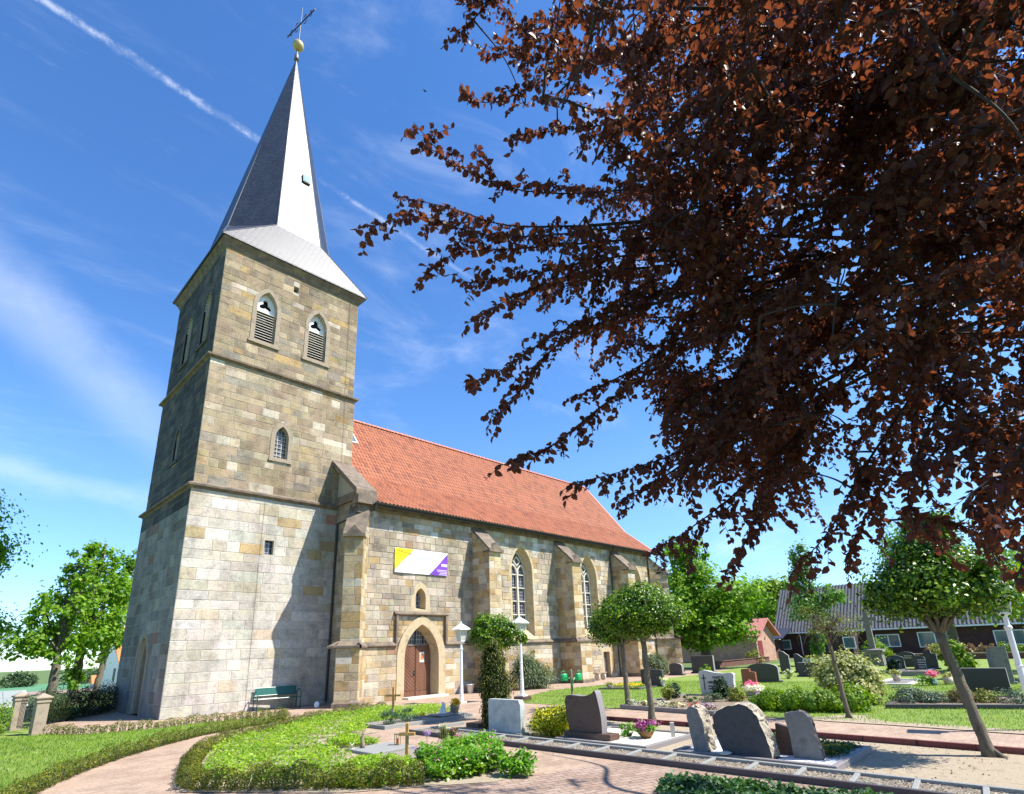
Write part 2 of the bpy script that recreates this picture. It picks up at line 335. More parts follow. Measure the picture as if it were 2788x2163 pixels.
# ------------------------------------------------------------------ foliage helpers
def unit(a): return a/np.maximum(np.linalg.norm(a, axis=1, keepdims=True), 1e-9)
def rnd(n): return unit(RG.normal(size=(n, 3)))
def leafmesh(name, P, Nn, size, m, parent=None, T=None, asp=.6, six=False, fold=.12):
    n = len(P); P = np.asarray(P, float); Nn = unit(np.asarray(Nn, float)); size = np.broadcast_to(np.asarray(size, float), (n,))[:, None]
    if T is None: T = rnd(n)
    T = unit(T - Nn*np.sum(T*Nn, 1, keepdims=True)); B = np.cross(Nn, T)
    if six:
        co = [(0, 0, 0), (.30, .5, fold), (.66, .44, fold), (1, 0, -.08), (.66, -.44, fold), (.30, -.5, fold)]
        idx = [(0, 1, 2, 3), (0, 3, 4, 5)]
    else:
        co = [(0, 0, 0), (.5, .5, fold), (1, 0, 0), (.5, -.5, fold)]; idx = [(0, 1, 2, 3)] if fold == 0 else [(0, 1, 2), (0, 2, 3)]
    V = np.stack([P + T*size*(a-.0) + B*size*asp*b + Nn*size*c for a, b, c in co], 1).reshape(-1, 3); k = len(co)
    base = (np.arange(n)*k)[:, None]; F = np.concatenate([base + np.array(i)[None] for i in idx], 1).reshape(-1); per = len(idx[0])
    me = bpy.data.meshes.new(name); me.vertices.add(len(V)); me.vertices.foreach_set('co', V.ravel())
    nf = n*len(idx); me.loops.add(len(F)); me.loops.foreach_set('vertex_index', F.astype(np.int32))
    me.polygons.add(nf); me.polygons.foreach_set('loop_start', np.arange(nf, dtype=np.int32)*per); me.polygons.foreach_set('loop_total', np.full(nf, per, np.int32))
    me.materials.append(m); me.update(calc_edges=True); me.validate()
    o = bpy.data.objects.new(name, me); COL.objects.link(o); o.parent = parent; return o
def blob(n, c, r, clus=None, spread=.16, shell=.55):
    """leaf positions + outward normals in an ellipsoid crown made of clusters, uneven outline"""
    c = np.array(c, float); r = np.array(r, float)*np.ones(3); clus = clus or max(8, n//45)
    d = rnd(clus); rr = shell + (1-shell)*RG.random((clus, 1)); rr *= (1 + .20*np.sin(d[:, :1]*5+c[0]*3)*np.cos(d[:, 1:2]*6+c[1]))
    cc = d*rr; k = RG.integers(0, clus, n); q = cc[k] + RG.normal(size=(n, 3))*spread*(.5+RG.random((clus, 1))[k])
    return c + q*r, unit(q*.8 + rnd(n)*.7 + np.array([0, 0, .45]))
def inpoly(P, poly):
    x, y = P[:, 0], P[:, 1]; ins = np.zeros(len(P), bool); j = len(poly)-1
    for i in range(len(poly)):
        xi, yi = poly[i]; xj, yj = poly[j]
        with np.errstate(divide='ignore', invalid='ignore'): ins ^= ((yi > y) != (yj > y)) & (x < (xj-xi)*(y-yi)/(yj-yi+1e-12)+xi)
        j = i
    return ins
def inpts(poly, n):
    a = np.array(poly); lo, hi = a.min(0), a.max(0); out = np.zeros((0, 2))
    while len(out) < n:
        P = lo + RG.random((n*2, 2))*(hi-lo); out = np.concatenate([out, P[inpoly(P, poly)]])
    return out[:n]
def up(n, s=.7): return unit(rnd(n)*s + np.array([0, 0, 1.]))
def strip(pts, w):
    """polygon of width w along a polyline"""
    a = [Vector(p) for p in pts]; l, r = [], []
    for i, p in enumerate(a):
        t = (a[min(i+1, len(a)-1)]-a[max(i-1, 0)]).normalized(); n = Vector((-t.y, t.x))*w/2; l.append(p+n); r.append(p-n)
    return [tuple(p) for p in l + r[::-1]]
def resample(pts, step):
    out = []
    for a, b in zip(pts, pts[1:]):
        a, b = Vector(a), Vector(b); n = max(1, int((b-a).length/step)); out += [a.lerp(b, i/n) for i in range(n)]
    return out+[Vector(pts[-1])]
def grass(name, poly, n, h, m=None, z=0.):
    p = inpts(poly, n); P = np.c_[p, np.full(n, z)]; T = unit(rnd(n)*.45+np.array([0, 0, 1.])); Nn = np.cross(T, rnd(n))
    o = leafmesh(name, P, Nn, h*(.5+RG.random(n)), m or lv['grass'], T=T, asp=.22, fold=0); return tag(o, kind='stuff')

# ------------------------------------------------------------------ masonry
def arch(cx, w, zb, zs, za, n=7):
    """outline of a pointed opening, anticlockwise from bottom left"""
    h = za-zs; Rr = (w*w+h*h)/(2*w); a1 = math.asin(min(1, h/Rr)); right = [(cx+w-Rr+Rr*math.cos(a1*i/n), zs+Rr*math.sin(a1*i/n)) for i in range(n+1)]
    return [(cx-w, zb), (cx+w, zb)] + right + [(2*cx-x, z) for x, z in right[-2::-1]]
def arch_w(cx, w, zb, zs, za):
    h = za-zs; Rr = (w*w+h*h)/(2*w)
    def g(z):
        if z < zb or z > za: return 0
        return w if z <= zs else max(0., w-Rr+math.sqrt(max(0., Rr*Rr-(z-zs)**2)))
    def f(z0, z1):
        if z1 < zb or z0 > za: return None
        k = max(g(min(max(z0, zb), za)), g(min(max(z1, zb), za)), g(min(max(zs, z0), z1) if z0 < zs < z1 else z0))
        return (cx-k-.02, cx+k+.02)
    return f
def rect_w(x0, x1, z0_, z1_):
    return lambda z0, z1: None if z1 <= z0_+.01 or z0 >= z1_-.01 else (x0, x1)
PAL = dict(
 base=[((.53, .505, .445), 30), ((.49, .47, .415), 22), ((.57, .545, .485), 18), ((.46, .43, .365), 8), ((.50, .43, .33), 6), ((.46, .35, .19), 1), ((.48, .33, .25), .5)],
 band=[((.51, .47, .38), 22), ((.54, .50, .41), 16), ((.47, .41, .31), 10), ((.46, .36, .19), 5), ((.50, .27, .18), 1.6), ((.43, .34, .20), 4)],
 west_shade_low=[((.27, .265, .25), 20), ((.23, .23, .22), 18), ((.31, .30, .27), 12), ((.20, .185, .165), 6), ((.25, .17, .14), 1)],  # west face of the tower: its shade is painted into these greys
 west_shade_high=[((.095, .095, .09), 20), ((.075, .075, .073), 16), ((.12, .115, .10), 10), ((.16, .14, .11), 4), ((.06, .06, .058), 8)],  # upper west face: weathered grey, darkened further by painted shade
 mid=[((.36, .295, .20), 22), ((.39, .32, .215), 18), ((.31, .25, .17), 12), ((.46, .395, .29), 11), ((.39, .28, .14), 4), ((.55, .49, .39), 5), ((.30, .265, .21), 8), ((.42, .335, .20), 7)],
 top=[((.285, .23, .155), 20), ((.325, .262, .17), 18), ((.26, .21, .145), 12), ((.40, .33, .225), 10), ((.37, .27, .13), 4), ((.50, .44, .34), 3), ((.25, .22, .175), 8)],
 nave=[((.43, .375, .29), 24), ((.39, .335, .25), 18), ((.48, .43, .34), 18), ((.33, .295, .24), 11), ((.45, .34, .18), 4), ((.40, .26, .17), 1.5), ((.52, .47, .39), 7)],
 ochre=[((.46, .37, .23), 14), ((.42, .31, .16), 12), ((.52, .43, .28), 14), ((.38, .27, .13), 8), ((.54, .49, .39), 10)],
 white=[((.55, .52, .46), 10), ((.60, .57, .52), 10), ((.48, .42, .32), 8), ((.44, .35, .20), 5)],
 quoin=[((.50, .40, .23), 12), ((.56, .46, .28), 12), ((.46, .34, .17), 8), ((.56, .50, .39), 8)],
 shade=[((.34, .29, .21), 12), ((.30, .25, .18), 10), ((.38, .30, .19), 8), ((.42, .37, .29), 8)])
def pick(p):
    t = PAL[p]; k = R.random()*sum(w for _, w in t)
    for c, w in t:
        k -= w
        if k <= 0: break
    j = 1+R.uniform(-.10, .10); return tuple(min(1, x*j*w_*(1+R.uniform(-.03, .03))) for x, w_ in zip(c, (1.0, .975, .965)))
def masonry(mb, O, U, Nn, x0, x1, z0, z1, pal, holes=(), ch=(.26, .38), bw=(.38, .85), clip=None, gap=.010, proud=.012):
    """courses of separate blocks laid on the wall plane; pal(x, z) -> palette name"""
    O, U, Nn = Vector(O), Vector(U), Vector(Nn); Z = Vector((0, 0, 1))
    hs = []; tot = 0
    while tot < z1-z0: h = R.uniform(*ch); hs.append(h); tot += h
    k = (z1-z0)/tot; z = z0
    for h in hs:
        h *= k; za, zb = z+gap/2, z+h-gap/2; z += h
        a, b = (x0, x1) if clip is None else clip(za, zb)
        if b-a < .08: continue
        spans = [(a, b)]
        for ho in holes:
            e = ho(za, zb)
            if not e: continue
            ns = []
            for s, t in spans:
                if e[1] <= s or e[0] >= t: ns.append((s, t)); continue
                if e[0]-s > .06: ns.append((s, e[0]))
                if t-e[1] > .06: ns.append((e[1], t))
            spans = ns
        for s, t in spans:
            x = s
            while x < t-1e-4:
                w = R.uniform(*bw)
                if t-x-w < bw[0]*.6: w = t-x
                w = min(w, t-x)
                p, q = x+gap/2, x+w-gap/2
                if q-p > .02:
                    d = proud*R.uniform(.5, 1.3); i = min(.014, (q-p)*.2); c = pick(pal(x+w/2, z)); jz = R.uniform(-.004, .004)
                    A = [O+U*p+Z*za, O+U*q+Z*za, O+U*q+Z*zb, O+U*p+Z*zb]; A = [v+Nn*.001 for v in A]
                    B = [O+U*(p+i)+Z*(za+i+jz), O+U*(q-i)+Z*(za+i), O+U*(q-i)+Z*(zb-i-jz), O+U*(p+i)+Z*(zb-i)]; B = [v+Nn*d for v in B]
                    mb.add(A+B, [(4, 5, 6, 7), (0, 1, 5, 4), (1, 2, 6, 5), (2, 3, 7, 6), (3, 0, 4, 7)], 0, c)
                x += w
def walled(mb, T, outer, holes, mi=1):
    """backing wall with openings; T(u, z) -> 3-D"""
    loops = [[Vector((p[0], p[1], 0)) for p in l] for l in [outer]+holes]
    flat = [p for l in loops for p in l]; tri = tessellate_polygon(loops)
    mb.add([T(p.x, p.y) for p in flat], [t for t in tri], mi)
def ring(mb, T, inner, outer, d_in, d_out, mi=0, c=None):
    """moulded frame between two outlines of equal count, front at d_out, back at d_in"""
    lo = [[T(p[0], p[1], d_in) for p in outer], [T(p[0], p[1], d_out) for p in outer], [T(p[0], p[1], d_out) for p in inner], [T(p[0], p[1], d_in) for p in inner]]
    mb.loft(lo, mi, c=c)
# ------------------------------------------------------------------ church
TW = 7.19; NY = -1.98; NX0, NX1 = 6.45, 31.75
Z1, Z2, Z3 = 8.92, 14.90, 20.66; I2, I3 = .07, .13
church = thing('church', 'old sandstone church with square tower, slate spire and red tiled nave roof', 'church')
def Ts(y): return lambda u, z, d=0: (u, y-d, z)            # south-facing planes, d outwards
def Tw(x): return lambda u, z, d=0: (x-d, u, z)            # west-facing planes, u = y
tw = MB()
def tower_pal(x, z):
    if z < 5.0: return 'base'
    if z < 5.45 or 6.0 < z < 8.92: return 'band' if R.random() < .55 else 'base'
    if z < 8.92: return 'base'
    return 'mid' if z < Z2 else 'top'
def west_pal(y, z): return 'west_shade_low' if z < 8.4 else 'west_shade_high'
bw_ = [(2.25, .47, 16.37, 18.2, 19.08), (4.85, .47, 16.37, 18.2, 19.08)]; low_ = (3.5, .31, 10.76, 11.75, 12.33)
wb_ = [(1.80, .47, 16.2, 18.1, 19.0), (4.45, .47, 16.2, 18.1, 19.0)]; wl_ = (3.35, .31, 10.76, 11.75, 12.33)
door_w = (3.50, .62, 0., 2.0, 3.05)
# south side
S1 = arch(*low_); sl = [(3.14, 6.29), (3.54, 6.29), (3.54, 6.91), (3.14, 6.91)]; ho = [(3.43, 19.71), (3.70, 19.71), (3.70, 20.07), (3.43, 20.07)]
walled(tw, Ts(0), [(0, 0), (TW, 0), (TW, Z1), (0, Z1)], [sl]); walled(tw, Ts(I2), [(I2, Z1), (TW-I2, Z1), (TW-I2, Z2), (I2, Z2)], [S1])
walled(tw, Ts(I3), [(I3, Z2), (TW-I3, Z2), (TW-I3, Z3), (I3, Z3)], [arch(*b) for b in bw_]+[ho])
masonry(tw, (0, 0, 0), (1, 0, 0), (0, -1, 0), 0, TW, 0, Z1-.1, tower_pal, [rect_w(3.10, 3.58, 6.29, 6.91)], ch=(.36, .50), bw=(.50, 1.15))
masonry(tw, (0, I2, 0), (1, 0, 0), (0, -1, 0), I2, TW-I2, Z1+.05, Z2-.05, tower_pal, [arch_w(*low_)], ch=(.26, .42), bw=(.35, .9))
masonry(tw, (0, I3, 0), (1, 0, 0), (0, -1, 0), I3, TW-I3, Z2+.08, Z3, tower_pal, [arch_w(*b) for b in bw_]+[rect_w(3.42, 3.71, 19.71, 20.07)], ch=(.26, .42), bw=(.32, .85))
# west side
walled(tw, Tw(0), [(0, 0), (TW, 0), (TW, Z1), (0, Z1)], [arch(*door_w)]); walled(tw, Tw(I2), [(I2, Z1), (TW-I2, Z1), (TW-I2, Z2), (I2, Z2)], [arch(*wl_)])
walled(tw, Tw(I3), [(I3, Z2), (TW-I3, Z2), (TW-I3, Z3), (I3, Z3)], [arch(*b) for b in wb_])
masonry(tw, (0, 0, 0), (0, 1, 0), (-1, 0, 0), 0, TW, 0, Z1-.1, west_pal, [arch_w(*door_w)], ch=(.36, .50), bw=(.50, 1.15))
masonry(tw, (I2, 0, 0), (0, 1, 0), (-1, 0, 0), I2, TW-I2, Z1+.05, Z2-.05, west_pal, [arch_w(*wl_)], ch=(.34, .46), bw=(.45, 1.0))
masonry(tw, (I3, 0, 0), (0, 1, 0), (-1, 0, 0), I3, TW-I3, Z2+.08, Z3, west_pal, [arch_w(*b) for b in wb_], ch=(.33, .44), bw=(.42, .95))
for a, b_, z0, z1 in ((0, TW, 0, Z1), (I2, TW-I2, Z1, Z2), (I3, TW-I3, Z2, Z3)):     # east and north sides
    tw.face([(b_, a, z0), (b_, b_, z0), (b_, b_, z1), (b_, a, z1)], 1); tw.face([(b_, b_, z0), (a, b_, z0), (a, b_, z1), (b_, b_, z1)], 1)
masonry(tw, (TW-I2, 0, 0), (0, 1, 0), (1, 0, 0), I2, TW-I2, Z1+.05, Z2-.05, lambda y, z: 'mid'); masonry(tw, (TW-I3, 0, 0), (0, 1, 0), (1, 0, 0), I3, TW-I3, Z2+.08, Z3, lambda y, z: 'top')
def reveal(mb, T, pts, depth, mi=1, c=None): mb.loft([[T(p[0], p[1], 0) for p in pts], [T(p[0], p[1], -depth) for p in pts]], mi, c=c)
for T, lst in ((Ts(I3), [arch(*b) for b in bw_]+[ho]), (Ts(I2), [S1]), (Ts(0), [sl]), (Tw(I3), [arch(*b) for b in wb_]), (Tw(I2), [arch(*wl_)]), (Tw(0), [arch(*door_w)])):
    for p in lst: reveal(tw, T, p, .45)
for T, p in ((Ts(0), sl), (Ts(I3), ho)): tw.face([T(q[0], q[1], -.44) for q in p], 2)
tower = tw.build('tower_wall', [mSTONE, mMORT, mDARK], church)
def moulding(mb, a, b, z, prof, mi=0):
    """string course round a rectangle a..b; prof = [(outwards, dz)]"""
    mb.loft([[(a-o, a-o, z+d), (b+o, a-o, z+d), (b+o, b+o, z+d), (a-o, b+o, z+d)] for o, d in prof], mi)
for z, i in ((Z1, 0), (Z2, I2)):
    m_ = MB(); moulding(m_, i, TW-i, z, [(0, -.22), (.05, -.14), (.16, -.10), (.17, -.02), (-.10, .12)]); m_.build('string_course', mSANDM, tower)
m_ = MB(); moulding(m_, I3, TW-I3, Z3, [(0, -.12), (.08, 0), (.10, .10), (.22, .24), (.26, .34), (-.3, .40)]); m_.build('cornice', mSANDM, tower)
def belfry(T, cx, w, zb, zs, za, name='belfry_window', mf=None):
    b = MB(); ring(b, T, arch(cx, w, zb, zs, za, 9), arch(cx, w+.20, zb-.16, zs, za+.20, 9), -.06, .035)
    b.box(cx-w-.26, cx+w+.26, -.02, .09, zb-.22, zb-.10, T=lambda p: T(p[0], p[2], p[1])); fr = b.build(name, mf or mSANDG, tower)
    t = MB(); d = -.26                                          # pierced head plate
    head = [p for p in arch(cx, w, zs-.12, zs, za, 9)]; cut = []
    for k in range(18):
        a = math.pi*2*k/18+math.pi/2; rr = .235+.095*math.cos(3*(a-math.pi/2)); cut.append((cx+rr*math.cos(a), zs+.25+rr*math.sin(a)))
    loops = [[Vector((p[0], p[1], 0)) for p in l] for l in (head, cut)]; flat = [p for l in loops for p in l]; tri = tessellate_polygon(loops)
    for dd in (d, d-.08): t.add([T(p.x, p.y, dd) for p in flat], [q for q in tri])
    t.loft([[T(p[0], p[1], d) for p in cut], [T(p[0], p[1], d-.08) for p in cut]]); t.build('tracery_plate', mWHITE, fr)
    l = MB(); n = 12
    for k in range(n):
        z = zb+.06+(zs-.18-zb)*k/n; q = [(-.10, z), (-.10, z+.022), (-.17, z+.040), (-.17, z+.022)]
        l.loft([[T(cx+s*w, zz, dd) for dd, zz in q] for s in (-1, 1)], cap=True)
    l.build('louvre', mFRAME, fr)
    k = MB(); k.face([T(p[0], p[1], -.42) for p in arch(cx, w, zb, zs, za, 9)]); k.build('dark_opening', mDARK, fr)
for b_ in bw_: belfry(Ts(I3), *b_)
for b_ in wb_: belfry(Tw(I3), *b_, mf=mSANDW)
mGLASS, _t, _b = _new('leaded_glass')
_tc = _t.nodes.new('ShaderNodeTexCoord'); _sp = _t.nodes.new('ShaderNodeSeparateXYZ'); _cx = _t.nodes.new('ShaderNodeCombineXYZ'); _t.links.new(_tc.outputs['Object'], _sp.inputs[0])
_ad = _t.nodes.new('ShaderNodeMath'); _t.links.new(_sp.outputs[0], _ad.inputs[0]); _t.links.new(_sp.outputs[1], _ad.inputs[1]); _t.links.new(_ad.outputs[0], _cx.inputs[0]); _t.links.new(_sp.outputs[2], _cx.inputs[1])
_br = _t.nodes.new('ShaderNodeTexBrick'); _br.offset = 0; _t.links.new(_cx.outputs[0], _br.inputs[0])
for k, v in (('Scale', 1), ('Mortar Size', .014), ('Brick Width', .15), ('Row Height', .20), ('Bias', 0), ('Color1', (.015, .018, .03, 1)), ('Color2', (.09, .08, .09, 1)), ('Mortar', (.30, .31, .33, 1))): _br.inputs[k].default_value = v
_t.links.new(_br.outputs['Color'], _b.inputs['Base Color']); _b.inputs['Roughness'].default_value = .18; _bump(_t, _b, _noise(_t, 9, 3).outputs['Fac'], .15)
def lancet(T, cx, w, zb, zs, za, par, depth=.26, fw=.20, mf=None):
    b = MB(); ring(b, T, arch(cx, w, zb, zs, za), arch(cx, w+fw, zb-.12, zs, za+.22), -.05, .03)
    b.box(cx-w-.22, cx+w+.22, -.02, .08, zb-.20, zb-.08, T=lambda p: T(p[0], p[2], p[1])); fr = b.build('lancet_window', mf or mSANDG, par)
    g = MB(); g.face([T(p[0], p[1], -depth) for p in arch(cx, w, zb, zs, za)]); g.build('leaded_pane', mGLASS, fr)
    x = MB(); T2 = lambda p: T(p[0], p[2], p[1]); z = zb+.18
    for u in (-w/3, w/3): x.box(cx+u-.010, cx+u+.010, -depth, -depth+.03, zb, zs+.15, T=T2)
    while z < zs+.2: x.box(cx-w+.01, cx+w-.01, -depth, -depth+.035, z-.010, z+.010, T=T2); z += .19
    x.build('glazing_bars', mFRAME, fr)
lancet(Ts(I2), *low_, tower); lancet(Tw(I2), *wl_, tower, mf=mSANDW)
m_ = MB(); ring(m_, Ts(0), [(3.18, 6.33), (3.50, 6.33), (3.50, 6.87), (3.18, 6.87)], sl, -.25, -.20); sw = m_.build('slit_window', mIRON, tower)
m_ = MB(); m_.face([(3.17, .20, 6.3), (3.52, .20, 6.3), (3.52, .20, 6.9), (3.17, .20, 6.9)]); m_.build('pane', mGLASS, sw)
# west doorway
m_ = MB(); cx, w, zb, zs, za = door_w
for k, (ww, d0, d1) in enumerate(((.30, -.10, .025), (.0, -.40, -.10))):
    ring(m_, Tw(0), arch(cx, w-.10+ww-.12, zb, zs, za-.1+ww*.5-.1), arch(cx, w-.10+ww+.12, zb, zs, za-.1+ww*.5+.12), d0, d1)
wd = m_.build('west_portal', mSANDG, church)
m_ = MB(); m_.box(.40, .46, cx-w, cx+w, 0, 1.95); m_.build('west_door', M('dark_door', (.02, .015, .012), (.04, .03, .025), 6, .6), wd)
m_ = MB(); m_.box(.36, .45, cx-w, cx+w, 1.95, za); m_.build('tympanum', mSANDG, wd)
# lightning rod cable and spire
m_ = MB(); m_.tube([(2.98, -.035, 0), (2.96, -.035, 6.2), (2.98, -.03, 8.6)], .005, 5); m_.tube([(6.55, .03, 8.9), (6.55, .02, 14.6), (6.55, -.12, 14.85), (6.55, .09, 15.1), (6.55, .08, 20.5)], .006, 5); m_.build('lightning_cable', mGUT, tower)
sp = MB(); e0, e1, ze = -.20, TW+.20, 21.05; c0 = 3.68; yk = .65; zk = 23.6; a = 1.215; ap = (3.62, 3.60, 39.5); o2 = TW-yk
P = [(c0-a, yk, zk), (c0+a, yk, zk), (o2, c0-a, zk), (o2, c0+a, zk), (c0+a, o2, zk), (c0-a, o2, zk), (yk, c0+a, zk), (yk, c0-a, zk)]
Cn = [(e0, e0, ze), (e1, e0, ze), (e1, e1, ze), (e0, e1, ze)]; tip = [tuple(Vector(ap).lerp(Vector(p), .008)) for p in P]
for i in range(8):
    mi = 0 if i % 2 == 0 else 1; sp.face([P[i], P[(i+1) % 8], tip[(i+1) % 8], tip[i]], mi if i in (7, 3) else 0)
for i in range(4): sp.face([Cn[i], Cn[(i+1) % 4], P[(2*i+1) % 8], P[2*i]], 0); sp.face([Cn[i], P[2*i], P[2*i-1]], 1 if i in (0, 2) else 0)
sp.loft([[tuple(Vector(c)+Vector((0, 0, dz))) for c in Cn] for dz in (0, -.06)]); sp.face([(c[0], c[1], ze-.06) for c in Cn])
spire = sp.build('spire', [mSLATE, mSLATE2], church)
m_ = MB()
for p in P: m_.tube([Vector(p), Vector(ap)-Vector((0, 0, .3))], [.035, .02], 5)
for i in range(4): m_.tube([Cn[i], P[2*i]], .03, 5); m_.tube([Cn[i], P[2*i-1]], .03, 5)
m_.build('hip_ridges', M('slate_hips', (.09, .095, .11), rough=.5), spire)
m_ = MB(); T_ = lambda p: (3.62+p[0], 2.92+p[1]*.98+(p[2])*.18, 29.2+p[2]); HT = lambda p: (3.62+p[0]-.15, 1.50+p[1]+p[2]*.18, 28.3+p[2]); m_.box(.42, .86, -.10, .10, -.28, .28, T=HT); hatch = m_.build('spire_hatch', mKERB, spire); m_ = MB(); m_.box(.47, .81, -.112, -.102, -.22, .22, T=HT); m_.build('pane', M('hatch_glass', (.25, .38, .42), rough=.1), hatch)
m_ = MB(); m_.lathe([(.16, 0), (.13, .25), (.10, .3), (.14, .38), (.07, .45), (.05, .95), (.09, 1.0)], 10, (ap[0], ap[1], ap[2]-.15)); fin = m_.build('finial', M('lead', (.14, .13, .13), (.22, .2, .2), 9, .5, metal=.3), spire, True)
m_ = MB(); m_.lathe([(.02, -.36)]+[(.36*math.sin(math.pi*k/10), -.36*math.cos(math.pi*k/10)) for k in range(1, 10)]+[(.02, .36)], 20, (3.64, 3.58, 40.62)); m_.build('gilt_ball', mGOLD, spire, True)
m_ = MB(); c_ = Vector((3.66, 3.57, 42.72)); ad_ = Vector((-.17, .98, 0)).normalized(); m_.tube([(3.64, 3.58, 40.9), (3.66, 3.57, 44.2)], [.04, .02], 6); m_.tube([c_-ad_*1.45, c_+ad_*1.45], .04, 6)
for s in (-1, 1):
    for q, rr in ((.45, .20), (1.05, .13)):
        for vz in (-1, 1):
            pp = [c_+ad_*s*(q+rr*math.cos(t)*.8)+Vector((0, 0, vz*(rr+rr*math.sin(t)))) for t in [k*math.pi/6-math.pi/2 for k in range(9)]]; m_.tube(pp, .022, 5)
    m_.tube([c_+ad_*s*1.45+Vector((0, 0, -.12)), c_+ad_*s*1.45+Vector((0, 0, .12))], .03, 5)
m_.build('weather_cross', mIRON, spire)

# nave walls
RIDGE = 15.27; EV = 8.80; EY = -2.33
def roof_z(y): return EV+(y-EY)*.815 if y < 0 else (EV-EY*.815)+y*(RIDGE-(EV-EY*.815))/3.6
NW = [(17.28, .88, 2.62, 6.35, 7.82), (23.75, .88, 2.62, 6.35, 7.86), (29.42, .84, 2.62, 6.35, 7.81)]
small = (10.02, .36, 3.95, 4.55, 5.05); PC = 10.08; portal = (PC, 1.0, 0., 1.75, 3.28); sdoor = (24.6, 25.4, 0., 1.68)
nv = MB(); T0 = Ts(NY); inner = [arch(*w) for w in NW]+[arch(*small), arch(*portal)]
outer = [(NX0, 0), (NX1, 0), (NX1, 8.8), (NX0, 8.8)]
walled(nv, T0, outer, inner+[[(24.6, .02), (25.4, .02), (25.4, 1.68), (24.6, 1.68)]])
hl = [arch_w(*w) for w in NW]+[arch_w(*small), arch_w(*portal), rect_w(24.5, 25.5, 0, 1.80)]
def nave_pal(x, z):
    if z > 7.6: return 'white' if R.random() < .4 else 'nave'
    if x < 6.95 or x > 31.3: return 'quoin'
    for w in NW:
        if abs(x-w[0]) < 1.5 and R.random() < .5: return 'ochre'
    if abs(x-PC) < 1.9 and z < 3.6: return 'ochre'
    if x > 20 and R.random() < .35: return 'ochre'
    return 'nave'
masonry(nv, (0, NY, 0), (1, 0, 0), (0, -1, 0), NX0, NX1, 2.45, 8.75, nave_pal, hl, ch=(.22, .40), bw=(.25, .75), gap=.014, proud=.020)
masonry(nv, (0, NY-.07, 0), (1, 0, 0), (0, -1, 0), NX0, NX1, 0, 2.28, lambda x, z: 'ochre' if R.random() < .6 else 'nave', [arch_w(PC, 1.36, 0, 1.75, 3.6), hl[5]], ch=(.26, .40), bw=(.35, .8))
# plinth backing (proud of the wall above), cut at the doorways
for x0, x1, z0 in ((NX0, PC-1.40, 0), (PC+1.40, 24.5, 0), (25.5, NX1, 0)): nv.box(x0, x1, NY-.069, NY+.01, 0, 2.30, 1)
nv.box(24.5, 25.5, NY-.069, NY+.01, 1.80, 2.30, 1)
# west gable wall, east gable wall, north wall
nv.add([(NX0, NY, 0), (NX0, 0, 0), (NX0, 0, roof_z(0)+.1), (NX0, NY, roof_z(NY)+.1)], [(0, 1, 2, 3)], 1)
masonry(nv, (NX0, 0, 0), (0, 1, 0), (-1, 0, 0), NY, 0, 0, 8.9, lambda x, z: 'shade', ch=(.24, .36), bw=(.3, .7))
for x, sx in ((NX0+.02, 1), (NX1, -1)):
    ys = [NY, 0, 3.6, 7.2, 9.18]; zz = [roof_z(NY), roof_z(0), RIDGE, roof_z(0), roof_z(NY)]
    nv.face([(x, NY, 0), (x, 9.18, 0)]+[(x, y, z-.06) for y, z in list(zip(ys, zz))[::-1]], 1)
nv.face([(NX0, 9.18, 0), (NX1, 9.18, 0), (NX1, 9.18, 8.8), (NX0, 9.18, 8.8)], 1)
nave = nv.build('nave_wall', [mSTONE, mMORT], church)
m_ = MB()                                                       # string course with hood over the portal
prof = [(.0, -.20), (.08, -.12), (.17, -.10), (.17, -.06), (.0, .10)]
def course(mb, x0, x1, z, prof=prof): mb.loft([[(x, NY-.02-o, z+d) for o, d in prof] for x in (x0, x1)], close=False, cap=True)
HL, HR = PC-1.50, PC+1.50
course(m_, NX0-.1, HL+.06, 2.42); course(m_, HR-.06, 32.0, 2.42); course(m_, HL-.08, HR+.08, 3.78, [(0, -.14), (.08, -.08), (.17, -.06), (.17, -.02), (0, .10)])
for x in (HL, HR-.10): m_.box(x, x+.11, NY-.16, NY+.01, 2.36, 3.74)
m_.build('string_course', mSANDM, nave)
m_ = MB(); m_.box(NX0-.3, NX1+.1, NY-.16, NY+.02, 8.44, 8.62); m_.box(NX0-.3, NX1+.1, NY-.28, NY+.02, 8.622, 8.74); m_.build('eaves_cornice', mSANDM, nave)
